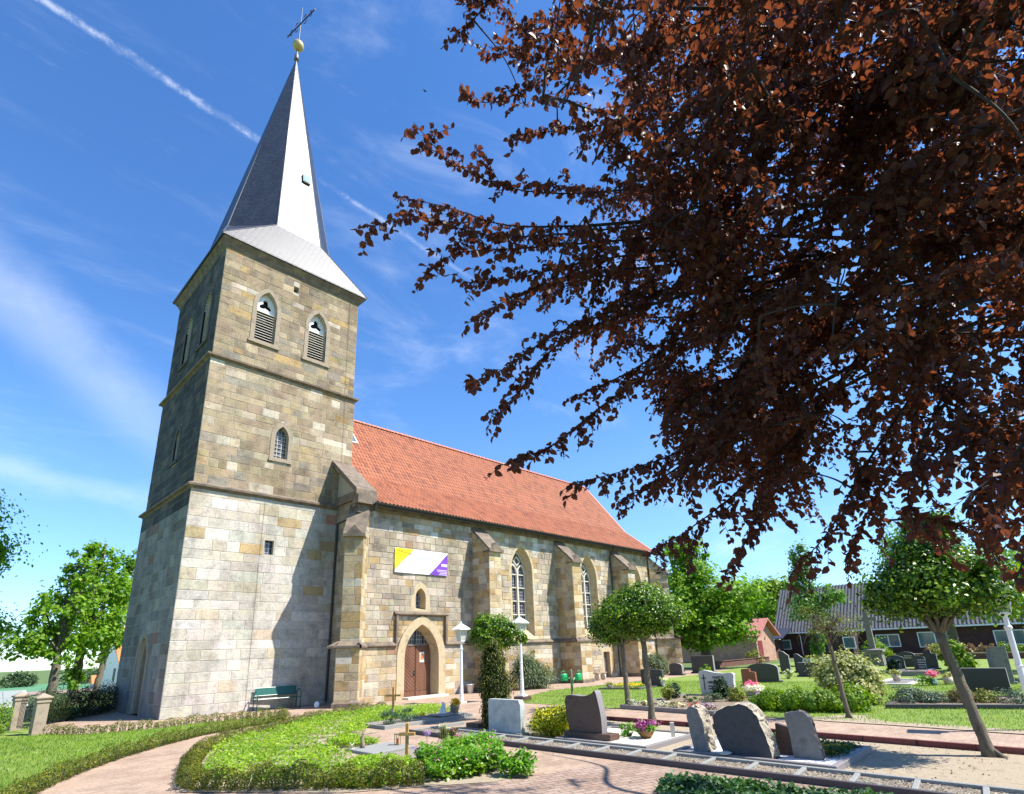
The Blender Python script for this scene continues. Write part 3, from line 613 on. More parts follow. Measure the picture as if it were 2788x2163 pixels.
# portal
m_ = MB(); ring(m_, T0, arch(PC, .99, 0, 1.75, 3.28, 9), arch(PC, 1.40, 0, 1.75, 3.68, 9), -.04, .11)
m_.loft([[T0(p[0], p[1], .10) for p in arch(PC, .99, 0, 1.75, 3.28, 9)], [T0(p[0], p[1], -.16) for p in arch(PC, .95, 0, 1.75, 3.22, 9)], [T0(p[0], p[1], -.50) for p in arch(PC, .90, 0, 1.75, 3.12, 9)]])
por = m_.build('portal', mSAND, church)
yd = NY+.44
def chevron(name, x0, x1, sg):
    b = MB(); b.box(x0, x1, yd, yd+.06, .03, 2.30); W_ = x1-x0
    step = .17
    for k in range(-9, 22):                                     # diagonal boards laid on the leaf
        za = k*step
        q = [(x0+.03, za), (x1-.03, za+sg*(W_-.06)*.9), (x1-.03, za+sg*(W_-.06)*.9+step-.022), (x0+.03, za+step-.022)]
        cl = []                                                 # clip to the panel height
        def cut(poly, zc, keep):
            o = []
            for i in range(len(poly)):
                a_, b_2 = poly[i], poly[(i+1) % len(poly)]; ia, ib = keep(a_[1], zc), keep(b_2[1], zc)
                if ia: o.append(a_)
                if ia != ib: t = (zc-a_[1])/(b_2[1]-a_[1]); o.append((a_[0]+(b_2[0]-a_[0])*t, zc))
            return o
        q = cut(q, .30, lambda z, c: z >= c)
        if len(q) > 2: q = cut(q, 2.26, lambda z, c: z <= c)
        if len(q) > 2: b.prism(q, lambda u, v, d: (u, yd-d, v), .0, .022)
    b.box(x0+.01, x1-.01, yd-.035, yd, .05, .28); return b.build(name, mWOODD, por)
dl = chevron('door_leaf', PC-.90, PC-.012, -1); dr = chevron('door_leaf', PC+.012, PC+.90, 1)
m_ = MB(); m_.box(PC-.10, PC-.05, yd-.06, yd-.02, .98, 1.18); m_.tube([(PC-.075, yd-.06, 1.08), (PC-.075, yd-.11, 1.08), (PC-.20, yd-.11, 1.07)], .014, 6); m_.build('handle', mIRON, dl)
m_ = MB(); m_.box(PC-.9, PC+.9, yd-.03, yd+.08, 2.30, 2.40); m_.build('transom', mSANDM, por)
m_ = MB(); m_.box(PC-.9, PC+.9, yd+.05, yd+.07, 2.4, 3.2); fl = m_.build('fanlight', mGLASS, por)
m_ = MB()
for x in (-.45, 0, .45): m_.box(PC+x-.02, PC+x+.02, yd, yd+.05, 2.4, 3.1-abs(x)*.8)
m_.build('fanlight_bars', mIRON, fl)
m_ = MB(); m_.bbox(PC-1.05, PC+1.25, NY-.55, NY-.05, -.01, .09); m_.build('doorstep', mLIME, por)
nt_ = MB(); nt_.box(PC+.24, PC+.50, yd-.035, yd-.03, 1.55, 2.02); no = nt_.build('notice', M('notice_paper', (.78, .72, .62), rough=.6)); tag(no, 'small white and orange notice pinned on the right leaf of the brown church door', 'notice')
nt_ = MB(); nt_.box(PC+.275, PC+.465, yd-.038, yd-.0355, 1.66, 1.92); nt_.build('printed_area', mORANGE, no)
# windows
def nave_window(cx, w, zb, zs, za):
    D = .46; w2 = w*.76; zb2, zs2, za2 = 3.12, zs-.06, za-.30
    b = MB(); A = arch(cx, w, zb, zs, za, 9); A1 = arch(cx, w+.17, zb-.0, zs, za+.18, 9); B = arch(cx, w2, zb2, zs2, za2, 9)
    ring(b, T0, A, A1, -.03, .020); b.loft([[T0(p[0], p[1], .018) for p in A], [T0(p[0], p[1], -D) for p in B]])
    b.loft([[T0(cx-w-.16, z, d) for d, z in ((.01, 2.66), (.12, 2.50), (.10, 2.44), (-.02, 2.44))], [T0(cx+w+.16, z, d) for d, z in ((.01, 2.66), (.12, 2.50), (.10, 2.44), (-.02, 2.44))]], cap=True)
    fr = b.build('nave_window', mSAND, church)
    g = MB(); g.face([T0(p[0], p[1], -D-.05) for p in B]); g.build('leaded_pane', mGLASS, fr)
    t = MB(); T2 = lambda p: T0(p[0], p[2], p[1]); t.box(cx-.055, cx+.055, -D-.04, -D+.10, zb2, zs2+.25, T=T2)
    ring(t, T0, arch(cx, w2-.05, zb2+.04, zs2, za2-.06, 9), B, -D-.03, -D+.06)
    hw = (w2-.03)/2
    for s in (-1, 1):
        c = cx+s*(hw+.02); o = arch(c, hw, zs2-.02, zs2, zs2+.52, 7)[2:]; i = arch(c, hw-.06, zs2-.02, zs2, zs2+.42, 7)[2:]
        t.loft([[T0(p[0], p[1], d) for p in o] for d in (-D-.03, -D+.08)]+[[T0(p[0], p[1], -D+.08) for p in i], [T0(p[0], p[1], -D-.03) for p in i]], close=False)
    for rr0, rr1, zc in ((.27, .20, zs2+.68),):
        cc = [[(cx+r_*math.cos(k*math.pi/8)*(.85 if k % 4 else 1.15), zc+r_*math.sin(k*math.pi/8)*(.85 if k % 4 else 1.15)) for k in range(16)] for r_ in (rr0, rr1)]
        ring(t, T0, cc[1], cc[0], -D-.03, -D+.08)
    t.build('tracery', mFRAME, fr)
    h = MB(); n = 4
    for k in range(1, n+1): z = zb2+(zs2-zb2)*k/(n+.15); h.box(cx-w2+.02, cx+w2-.02, -D-.03, -D+.05, z-.03, z+.03, T=T2)
    h.build('saddle_bars', mFRAME, fr)
for w_ in NW: nave_window(*w_)
b = MB(); cx, w, zb, zs, za = small; ring(b, T0, arch(cx, w-.06, zb+.02, zs, za-.06), arch(cx, w+.20, zb-.1, zs, za+.22), -.02, .022)
b.loft([[T0(p[0], p[1], .0) for p in arch(cx, w-.06, zb+.02, zs, za-.06)], [T0(p[0], p[1], -.36) for p in arch(cx, w-.14, zb+.10, zs, za-.14)]])
sm = b.build('small_window', mSAND, church); g = MB(); g.face([T0(p[0], p[1], -.36) for p in arch(cx, w-.12, zb+.08, zs, za-.12)]); g.build('leaded_pane', mGLASS, sm)
b = MB(); ring(b, T0, [(24.66, 0), (25.34, 0), (25.34, 1.62), (24.66, 1.62)], [(24.45, 0), (25.55, 0), (25.55, 1.84), (24.45, 1.84)], -.30, .085); sd = b.build('side_doorway', mSAND, church)
b = MB(); b.box(24.62, 25.38, NY+.20, NY+.25, 0, 1.66)
for k in range(6): b.box(24.67+k*.112, 24.67+k*.112+.10, NY+.18, NY+.20, .04, 1.62)
b.build('side_door', M('grey_oak', (.13, .10, .09), (.19, .155, .14), 7, .7), sd)
# buttresses
def buttress(o, ux, w, p0, p1, zt, zw, pal='ochre', name='buttress', gable=True):
    """o wall point at the middle, ux along the wall, out = outward normal"""
    o = Vector(o); ux = Vector(ux).normalized(); out = Vector((ux.y, -ux.x, 0)); Z = Vector((0, 0, 1)); h = w/2; b = MB()
    def T(u, v, d): return o+ux*u+out*v+Z*d
    for hw, pr, z0, z1, pl in ((h+.07, p0, 0, 2.32, 'ochre'), (h, p1, 2.32, zt, pal)):
        b.add([T(-hw, 0, z0), T(hw, 0, z0), T(hw, pr, z0), T(-hw, pr, z0), T(-hw, 0, z1), T(hw, 0, z1), T(hw, pr, z1), T(-hw, pr, z1)], [(4, 5, 6, 7), (0, 1, 5, 4), (1, 2, 6, 5), (2, 3, 7, 6), (3, 0, 4, 7)], 1)
        masonry(b, T(0, pr, 0), ux, out, -hw, hw, z0, z1, lambda x, z, pl=pl: pl, ch=(.28, .42), bw=(.35, .75))
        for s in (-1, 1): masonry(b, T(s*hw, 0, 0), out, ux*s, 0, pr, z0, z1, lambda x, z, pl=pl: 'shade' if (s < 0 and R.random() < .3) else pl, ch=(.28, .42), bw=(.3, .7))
    # sloping head: triangular cheeks in stone
    for s in (-1, 1):
        b.face([T(s*h, 0, zt), T(s*h, p1, zt), T(s*h, 0, zw)], 1)
        masonry(b, T(s*h, 0, 0), out, ux*s, 0, p1, zt, zw-.05, lambda x, z: pal, ch=(.2, .3), bw=(.3, .6), clip=lambda a_, b_2: (0, p1*(1-(b_2-zt)/(zw-zt))))
    bt = b.build(name, [mSTONE, mMORT], church)
    c = MB(); k = .07
    c.loft([[T(s*(h+k), p1+.14, zt-.10), T(s*(h+k), p1+.14, zt+.02), T(s*(h+k), 0, zw+.13), T(s*(h+k), 0, zw-.02)] for s in (-1, 1)], cap=True)
    if gable: c.loft([[T(-h-k, v, zt-.12), T(0, v, zt+.40), T(h+k, v, zt-.12)] for v in (p1+.16, p1-.40)], cap=True)
    c.build('coping_stone', mSANDM, bt); c = MB()
    pr = [(p0+.0, 2.26), (p0+.09, 2.28), (p0+.09, 2.36), (p1, 2.56)]
    c.loft([[T(-h-.07-(v-p1) if i else 0, v, z) for v, z in pr] for i in (1,)]+[[T(h+.07, v, z) for v, z in pr]], close=False)
    for s in (-1, 1): c.loft([[T(s*(h+o_), v_, z) for o_, z in ((.07, 2.24), (.16, 2.28), (.16, 2.36), (0, 2.50))] for v_ in (0, p0+.05)], close=False)
    c.build('plinth_offset', mSANDM, bt)
    f = MB(); f.add([T(-h-.13, 0, 0), T(h+.13, 0, 0), T(h+.13, p0+.07, 0), T(-h-.13, p0+.07, 0), T(-h-.13, 0, .16), T(h+.13, 0, .16), T(h+.13, p0+.07, .16), T(-h-.13, p0+.07, .16), T(-h-.075, 0, .22), T(h+.075, 0, .22), T(h+.075, p0+.005, .22), T(-h-.075, p0+.005, .22)],
          [(0, 1, 5, 4), (1, 2, 6, 5), (2, 3, 7, 6), (3, 0, 4, 7), (4, 5, 9, 8), (5, 6, 10, 9), (6, 7, 11, 10), (7, 4, 8, 11)]); f.build('footing', mSANDM, bt)
    return bt
for cx in (13.83, 20.78, 26.95): buttress((cx, NY, 0), (1, 0, 0), .86, 1.62, 1.32, 7.05, 8.32)
d_ = Vector((.76, -.65, 0)).normalized()
buttress((NX0+.18, NY+.12, 0), (d_.x, d_.y, 0), .80, 1.42, 1.14, 7.05, 8.55, 'ochre')
buttress((NX1-.1, NY+.15, 0), (1, 1, 0), .84, 1.75, 1.35, 7.05, 8.3)
# gable coping on the west end
m_ = MB(); yy = [-2.42, 0.02]; zc = lambda y: 9.05+(y+2.42)*.80
m_.loft([[(6.05, y, zc(y)-.05), (6.05, y, zc(y)+.22), (7.12, y, zc(y)+.22), (7.12, y, zc(y)-.45)] for y in yy], cap=True)
m_.box(6.12, 7.08, -2.48, NY+.02, 8.60, 9.0); m_.box(6.25, 6.9, -2.25, NY+.02, 8.2, 8.599); m_.box(6.32, NX0+.02, NY, 0, 8.9, 9.3)
cpg = m_.build('gable_coping', mSANDM, nave)
# tiled roof
mTILE, _t, _b = _new('clay_pantile'); _a = _t.nodes.new('ShaderNodeAttribute'); _a.attribute_name = 'blk'
_c = _mix(_t, 'MULTIPLY', 1., _a.outputs['Color'], _ramp(_t, _noise(_t, .8, 8, .75).outputs['Fac'], [(.3, (.82, .79, .77)), (.5, (1, 1, 1)), (.7, (1.08, 1.04, 1.0))]))
_t.links.new(_mix(_t, 'MULTIPLY', 1., _c, _ramp(_t, _noise(_t, 40, 4).outputs['Fac'], [(.3, (.85, .85, .85)), (.7, (1.1, 1.1, 1.1))])), _b.inputs['Base Color']); _b.inputs['Roughness'].default_value = .72
def pantiles(name, x0, x1, prof, par, cols, tw_=.215, tl=.34, amp=.035, step=.03, seg=5):
    """prof: list of (y, z) from eave to ridge"""
    L_ = [0]
    for p, q in zip(prof, prof[1:]): L_.append(L_[-1]+math.hypot(q[0]-p[0], q[1]-p[1]))
    nu = int(round((x1-x0)/tw_)); nvr = int(round(L_[-1]/tl)); us = np.linspace(x0, x1, nu*seg+1); ph = np.linspace(0, nu, nu*seg+1)
    wave = amp*(.5+.5*np.sin(2*np.pi*ph))**1.0 + amp*.5*np.maximum(0, np.sin(2*np.pi*ph))
    V, F, C = [], [], []
    for r_ in range(nvr):
        rows = []
        for e, (t, lift) in enumerate(((r_/nvr, step), ((r_+1.06)/nvr, 0.))):
            s = min(t, 1)*L_[-1]; k = max(i for i in range(len(L_)-1) if L_[i] <= s+1e-9); q = (s-L_[k])/(L_[k+1]-L_[k])
            y = prof[k][0]+(prof[k+1][0]-prof[k][0])*q; z = prof[k][1]+(prof[k+1][1]-prof[k][1])*q
            tv = Vector((prof[k+1][0]-prof[k][0], prof[k+1][1]-prof[k][1])).normalized(); ny, nz = -tv.y, tv.x
            h = wave+lift+.03; rows.append(np.stack([us, y+ny*h*(1 if True else 1), z+nz*h], 1))
        lip = rows[0]-np.array([0, 0, .035]); base = len(V); V.extend(lip.tolist()+rows[0].tolist()+rows[1].tolist()); m = len(us)
        for j in range(nu):
            col = cols[0] if R.random() > .12 else cols[1]; g = 1+R.uniform(-.13, .13); c = tuple(x*g for x in col)
            for i in range(j*seg, (j+1)*seg):
                F.append((base+m+i, base+m+i+1, base+2*m+i+1, base+2*m+i)); C.append(c); F.append((base+i, base+i+1, base+m+i+1, base+m+i)); C.append(c)
    mb = MB(); mb.v = V; mb.f = F; mb.mi = [0]*len(F); mb.c = C; return mb.build(name, mTILE, par)
PR = [(EY-.12, EV-.06), (0, EV-EY*.815), (3.6, RIDGE)]
TC = [(.35, .118, .055), (.25, .080, .042)]
roof = pantiles('nave_roof', 7.10, NX1+.08, PR, church, TC)
m_ = MB(); m_.add([(7.1, 3.6, RIDGE-.02), (NX1+.08, 3.6, RIDGE-.02), (NX1+.08, 7.2, roof_z(0)), (7.1, 7.2, roof_z(0)), (NX1+.08, 9.6, EV), (7.1, 9.6, EV)], [(0, 1, 2, 3), (3, 2, 4, 5)]); m_.build('north_slope', M('roof_tile_plain', (.42, .13, .07)), roof)
m_ = MB(); x = 7.2
while x < NX1: m_.loft([[(xx, 3.6+(.14+lf)*math.cos(a_), RIDGE+.02+(.13+lf)*math.sin(a_)) for a_ in [math.pi*k/6 for k in range(7)]] for xx, lf in ((x, .02), (min(x+.36, NX1+.08), 0))], close=False); x += .34
m_.build('ridge_tile', M('ridge_clay', (.48, .16, .10), (.56, .22, .15), 6, .7), roof)
m_ = MB(); q = [(EY-.14, EV-.06), (0, EV-EY*.815+.02), (3.6, RIDGE+.02)]
m_.loft([[(NX1+.06, y, z+.09), (NX1+.20, y, z+.09), (NX1+.20, y, z-.12), (NX1+.06, y, z-.12)] for y, z in q], cap=True); m_.build('verge_tile', M('verge_clay', (.55, .24, .19), (.62, .30, .24), 6, .7), roof)
sy = 2.25; sl_ = 1.256; nn = Vector((0, -sl_, 1)).normalized(); tt = Vector((0, 1, sl_)).normalized(); oo = Vector((8.15, sy, roof_z(sy)))
def Tr(p): return oo+Vector((1, 0, 0))*p[0]+tt*p[1]+nn*p[2]
m_ = MB(); m_.box(-.34, .34, -.48, .48, .02, .13, T=Tr); skl = m_.build('roof_light', mWHITE, roof); m_ = MB(); m_.box(-.26, .26, -.40, .40, .131, .14, T=Tr); m_.build('pane', M('roof_glass', (.12, .16, .18), rough=.08, spec=.8), skl)
m_ = MB()                                                       # gutter
m_.loft([[(x, EY-.24+.085*math.cos(a_), EV-.10+.085*math.sin(a_)) for a_ in [math.pi+math.pi*k/8 for k in range(9)]] for x in (6.9, NX1+.1)], close=False)
m_.loft([[(x, EY-.24+.075*math.cos(a_), EV-.10+.075*math.sin(a_)) for a_ in [math.pi+math.pi*k/8 for k in range(9)]] for x in (6.9, NX1+.1)], close=False)
m_.box(6.9, NX1+.1, EY-.16, EY-.12, EV-.24, EV-.08); m_.build('gutter', mGUT, church)
m_ = MB(); m_.tube([(7.0, EY-.24, EV-.2), (7.0, EY-.20, EV-.42), (6.55, -2.02, 8.2), (6.36, -.25, 8.0), (6.36, -.12, .1)], .05, 8); m_.build('downpipe', mGUT, church)
m_ = MB(); m_.tube([(26.2, EY-.24, EV-.2), (26.2, EY-.10, EV-.5), (26.35, NY-.08, EV-.75), (26.40, NY-.08, .1)], .045, 8); m_.build('downpipe', mGUT, church)

# banner, hung on the nave wall
bn = thing('banner', 'white banner with yellow and purple corners hung high on the church wall above the portal', 'banner', (10.05, NY-.05, 5.66))
def bz(x, z): return -.03-.035*math.sin(x*2.1+z*1.3)*math.sin((z)*2.7)-.03*math.exp(-((x+1.1-z*.6)**2)*9)
def cloth(name, pts2, d, m, n=22):
    b = MB(); W_, H_ = 3.2, 1.17; b2 = MB(); g = {}
    xs = [-1.6+W_*i/44 for i in range(45)]; zs = [H_*j/16 for j in range(17)]
    for i in range(44):
        for j in range(16):
            cxx, czz = (xs[i]+xs[i+1])/2, (zs[j]+zs[j+1])/2
            if not inpoly(np.array([[cxx, czz]]), pts2)[0]: continue
            b.face([(x, bz(x, z)-d, z) for x, z in ((xs[i], zs[j]), (xs[i+1], zs[j]), (xs[i+1], zs[j+1]), (xs[i], zs[j+1]))])
    return b.build(name, m, bn, True)
full = [(-1.61, -.01), (1.61, -.01), (1.61, 1.18), (-1.61, 1.18)]
cloth('cloth', full, 0, mBANW)
def tri_patch(name, pts, m, d=.004):
    b = MB(); n = 10
    A, B, C_ = [Vector(p) for p in pts]
    for i in range(n):
        for j in range(n-i):
            q = lambda a_, c_: A+(B-A)*(a_/n)+(C_-A)*(c_/n)
            P3 = [q(i, j), q(i+1, j), q(i, j+1)]; b.face([(p.x, bz(p.x, p.y)-d, p.y) for p in P3])
            if j < n-i-1: P3 = [q(i+1, j), q(i+1, j+1), q(i, j+1)]; b.face([(p.x, bz(p.x, p.y)-d, p.y) for p in P3])
    return b.build(name, m, bn)
tri_patch('yellow_corner', [(-1.6, 1.165), (-1.6, .10), (-.50, 1.165)], mYELLOW); tri_patch('purple_corner', [(1.6, .005), (1.6, 1.12), (.42, .005)], mPURPLE)
def patch(b, x0, x1, z0, z1, d): 
    n = max(1, int((x1-x0)/.1))
    for i in range(n): xa, xb = x0+(x1-x0)*i/n, x0+(x1-x0)*(i+1)/n; b.face([(x, bz(x, z)-d, z) for x, z in ((xa, z0), (xb, z0), (xb, z1), (xa, z1))])
b = MB(); patch(b, .02, .12, .48, 1.02, .005); patch(b, -.22, .36, .72, .84, .006); b.build('printed_cross', mBANC, bn); b = MB(); patch(b, .06, .11, .05, .20, .005); b.build('printed_mark', mBANC, bn)
b = MB(); patch(b, 1.18, 1.58, .46, .60, .008)
for k in range(4): patch(b, 1.02-.05*k+(.1 if k == 1 else 0), 1.56, .03+.075*k, .065+.075*k, .008)
b.build('printed_bars', mBANL, bn)
text('Willkommen', .17, mINK, bn, (-1.52, -.085, .97), (rad(90), rad(5), 0), ext=.001)
b = MB()
for k, (xa, xb) in enumerate(((-1.30, -.78), (-1.0, -.72), (-.98, -.72), (-.95, -.62))): 
    x = xa
    while x < xb: w_ = R.uniform(.03, .08); patch(b, x, min(x+w_, xb), .56-k*.13, .585-k*.13, .012); x += w_+.02
b.build('small_print', M('grey_print', (.35, .36, .36)), bn)
# ------------------------------------------------------------------ terrain, paths, lawns, beds
def terr(y): return -min(11.5, .034*max(0, y-9))
def grid_strip(name, xs, ys, dz, m):
    b = MB(); V = [(x, y, terr(y)+dz) for y in ys for x in xs]; n = len(xs)
    b.add(V, [(j*n+i, j*n+i+1, (j+1)*n+i+1, (j+1)*n+i) for j in range(len(ys)-1) for i in range(n-1)]); o = b.build(name, m); tag(o, kind='structure'); return o
mMEAD = M('meadow', (.07, .12, .025), (.12, .17, .04), .3, .95, .5, 20, det=8)
mFIELD = M('crop_field', (.07, .20, .09), (.10, .25, .12), .05, .95); mEARTH = M('ploughed_field', (.26, .20, .15), (.32, .25, .19), .05, .95)
grid_strip('ground', [-1500, -300, -60, -20, 0, 20, 60, 300, 1500], [-600, -100, -30, 0, 9]+list(range(20, 380, 20))+[400, 700, 2500], -.02, mMEAD)
grid_strip('field', [-200, 300], list(range(395, 560, 15)), .4, mFIELD); grid_strip('field', [-200, 300], list(range(320, 400, 15)), .35, mEARTH)
sheet('path', [(-9, -26), (9.9, -26), (9.8, -19), (9.9, -13), (10.2, -8.3), (36, -9), (36, -1.9), (6.5, -1.9), (6.5, .02), (0, .02), (0, 8), (-3.2, 8), (-3.2, .2), (-9, .2)], 0, mPAVE)
sheet('path', [(-3.3, -14.0), (-1.9, -15.9), (-.2, -16.9), (1.0, -17.25), (2.78, -17.9), (2.78, -26), (-7, -26), (-5.2, -14)], .004, mPAVG)
# lawns
LW1 = [(-3.35, -1.1), (-2.7, -2.4), (-2.1, -2.75), (-.8, -3.1), (.2, -2.95), (1.8, -3.1), (2.75, -3.6), (2.5, -4.9), (.8, -5.55), (-.6, -6.25), (-1.8, -7.3), (-2.9, -8.5), (-3.8, -9.7), (-4.6, -11.1), (-5.6, -13.2), (-12, -13), (-12, -1.0)]
LW2 = [(10.1, -8.4), (10.9, -7.2), (15.4, -5.4), (18.7, -5.7), (22.6, -6.2), (30, -6.4), (40, -5), (57, -7), (57, -30), (9.2, -30), (9.35, -23), (9.7, -21.4), (9.8, -19.6), (9.65, -18.8), (9.9, -17), (9.9, -13.4)]
sheet('lawn', LW1, .012, mLAWN); sheet('lawn', LW2, .012, mLAWN)
sheet('lawn', [(-12, -.9), (-3.6, -.9), (-3.4, 2.5), (0, 9), (-30, 9), (-30, -.9)], .004, mLAWN)
tag(grass('lawn_grass', LW1, 52000, .055, z=.010)); g2 = [(10.1, -8.4), (10.9, -7.2), (15.4, -5.4), (22.6, -6.2), (24, -24), (9.4, -24), (9.75, -19.6), (9.9, -13.4)]
tag(grass('lawn_grass', g2, 60000, .05, z=.010))
dsy = inpts(LW1, 60); o = leafmesh('daisy', np.c_[np.repeat(dsy, 5, 0)+RG.normal(size=(300, 2))*.012, np.full(300, .06)], up(300, .4), .022, lv['fwhite'], T=np.tile(np.array([(math.cos(k*1.257), math.sin(k*1.257), 0) for k in range(5)]), (60, 1))); tag(o, kind='stuff')
# sandy yard between the grave rows, red kerb
sheet('sand', [(3.55, -11.6), (5.2, -11.4), (6.75, -12.4), (6.95, -19), (6.7, -23.5), (6.7, -27), (3.52, -27)], .008, mSAND2)
kb = MB(); pts = resample([(7.35, -14.3), (7.25, -16.8), (7.05, -19.5), (6.95, -21.5), (6.80, -23.4), (6.7, -26)], .4)
kb.prism(strip([tuple(p) for p in pts], .09), lambda u, v, d: (u, v, d), -.02, .105); tag(kb.build('kerb', mKERBR), kind='structure')
sheet('sand', [(6.75, -12.4), (7.25, -14.3), (7.1, -16.8), (6.95, -19), (6.95, -19.2), (6.6, -19)], .007, mSAND2)
sheet('verge', [(9.95, -18.6), (9.6, -19.3), (9.55, -20.6), (9.3, -22.6), (9.2, -24), (9.7, -24), (10.0, -22), (10.1, -20.6), (10.6, -20.0), (11.2, -19.9), (11.0, -19.3)], .018, mSAND2)
# soil under the plant beds
BED = [(-3.15, -13.45), (-2.45, -11.1), (-1.75, -9.6), (-.85, -8.3), (.1, -7.75), (1.2, -6.8), (3.0, -5.7), (4.4, -5.2), (6.4, -5.0), (7.6, -6.6), (6.9, -8.7), (2.75, -8.8), (2.7, -9.8), (2.4, -10.4), (1.45, -10.2), (1.5, -12.3), (1.5, -13.45), (2.45, -13.75), (2.3, -14.8), (1.85, -15.75), (.9, -17.0), (.3, -17.15), (-.2, -16.75), (-1.6, -15.7)]
sheet('soil', BED, .010, mSAND2)
def cover(name, poly, n, h, size, m, kind='stuff', lo=.02, label=None, bare=None, seed=0):
    p = inpts(poly, n); k = np.sin(p[:, 0]*3.1+seed)*np.cos(p[:, 1]*2.7+seed*2)+.6*np.sin(p[:, 0]*7.3+p[:, 1]*5.1)
    keep = np.ones(n, bool)
    if bare is not None: keep = (k > bare) | (RG.random(n) < .12)
    p = p[keep]; k = k[keep]; hh = h*(.65+.25*k+.35*RG.random(len(p)))*np.sqrt(RG.random(len(p))); P = np.c_[p, lo+np.maximum(.0, hh)]
    o = leafmesh(name, P, up(len(p), .8), size*(.6+.7*RG.random(len(p))), m, asp=.85); return tag(o, kind=kind)
C1 = [(-2.7, -13.0), (-2.0, -11.0), (-1.3, -9.5), (-.5, -8.35), (.5, -7.6), (1.5, -6.7), (3.1, -5.75), (4.5, -5.35), (6.3, -5.1), (7.4, -6.6), (6.8, -8.7), (2.8, -8.75), (2.6, -9.7), (2.1, -10.2), (1.35, -10.0), (.3, -10.8), (.2, -12.2), (-.1, -13.6), (-1.7, -14.9)]
cover('ground_cover', C1, 30000, .16, .055, lv['straw'], bare=-.30); cover('ground_cover', C1, 7000, .12, .05, lv['geran'], bare=.3, seed=5)
C2 = [(.35, -11.4), (1.4, -10.5), (1.35, -12.2), (.7, -12.2)]; cover('ground_cover', C2, 2200, .15, .055, lv['straw'])
C3 = [(-1.7, -14.8), (-.1, -13.7), (.25, -14.7), (.1, -15.6), (-.5, -16.2), (-1.3, -15.7)]; cover('ground_cover', C3, 6500, .16, .06, lv['straw'])
C4 = [(.35, -14.95), (1.0, -14.9), (1.9, -14.5), (2.1, -15.0), (1.6, -15.9), (.9, -16.7), (.1, -16.6), (-.4, -16.3)]; cover('leafy_perennials', C4, 7500, .36, .06, lv['geran'], bare=-.75, seed=2); cover('leafy_perennials', C4, 3500, .18, .085, lv['thorn'], seed=2); cover('leafy_perennials', C4, 700, .42, .04, lv['fpink'], bare=.6, seed=2)
cover('leafy_perennials', [(.50, -17.0), (.75, -17.4), (1.0, -17.35), (1.0, -17.0), (.7, -16.85)], 900, .34, .07, lv['geran'])
cover('ivy_ground_cover', [(.2, -20.3), (.7, -19.75), (1.25, -19.5), (1.6, -19.6), (1.9, -20.4), (1.95, -21.3), (1.9, -22.5), (0, -22.5)], 12000, .17, .07, lv['ivy'])
st = inpts(C1, 900); sb = MB(); P = np.c_[st, .15+.12*RG.random(900)]
tag(leafmesh('seed_heads', P, rnd(900), .03, LEAF('dry_pink', [(.42, .30, .24), (.50, .36, .32)], .3)), kind='stuff')
# loose leaves, grit and pebbles on the paving
q = inpts([(-4.5, -12), (-2.8, -9), (2.3, -5.2), (5, -4.9), (-.5, -8.5), (-3.2, -13.6), (-5, -14)], 260); tag(leafmesh('fallen_leaves', np.c_[q, np.full(260, .012)], up(260, .15), .03, LEAF('dry_leaf', [(.30, .20, .10), (.50, .38, .22)], .1)), kind='stuff')
q = inpts([(3.6, -11.7), (6.7, -12.5), (6.8, -23), (3.6, -23)], 1500); tag(leafmesh('grit', np.c_[q, np.full(1500, .014)], rnd(1500), .016+.02*RG.random(1500), LEAF('grit', [(.22, .17, .11), (.55, .46, .34)], .0), asp=.8), kind='stuff')
q = inpts([(-3.0, -14.3), (-.2, -17.1), (2.7, -18), (2.7, -24), (-5, -24), (-5, -15)], 1500); tag(leafmesh('beech_litter', np.c_[q, np.full(1500, .014)], up(1500, .2), .012+.035*RG.random(1500)**3, LEAF('litter', [(.10, .05, .035), (.28, .17, .11), (.42, .30, .2)], 0)), kind='stuff')
q = inpts([(1.5, -10), (2.7, -10), (2.75, -17.5), (1.2, -17), (2.4, -14.5), (1.5, -13)], 500); tag(leafmesh('path_litter', np.c_[q, np.full(500, .012)], up(500, .2), .01+.03*RG.random(500)**3, bpy.data.materials['litter']), kind='stuff')
q = inpts([(7.4, -14), (9.6, -14), (9.3, -23), (7, -23)], 500); tag(leafmesh('path_litter', np.c_[q, np.full(500, .012)], up(500, .2), .01+.03*RG.random(500)**3, bpy.data.materials['litter']), kind='stuff')
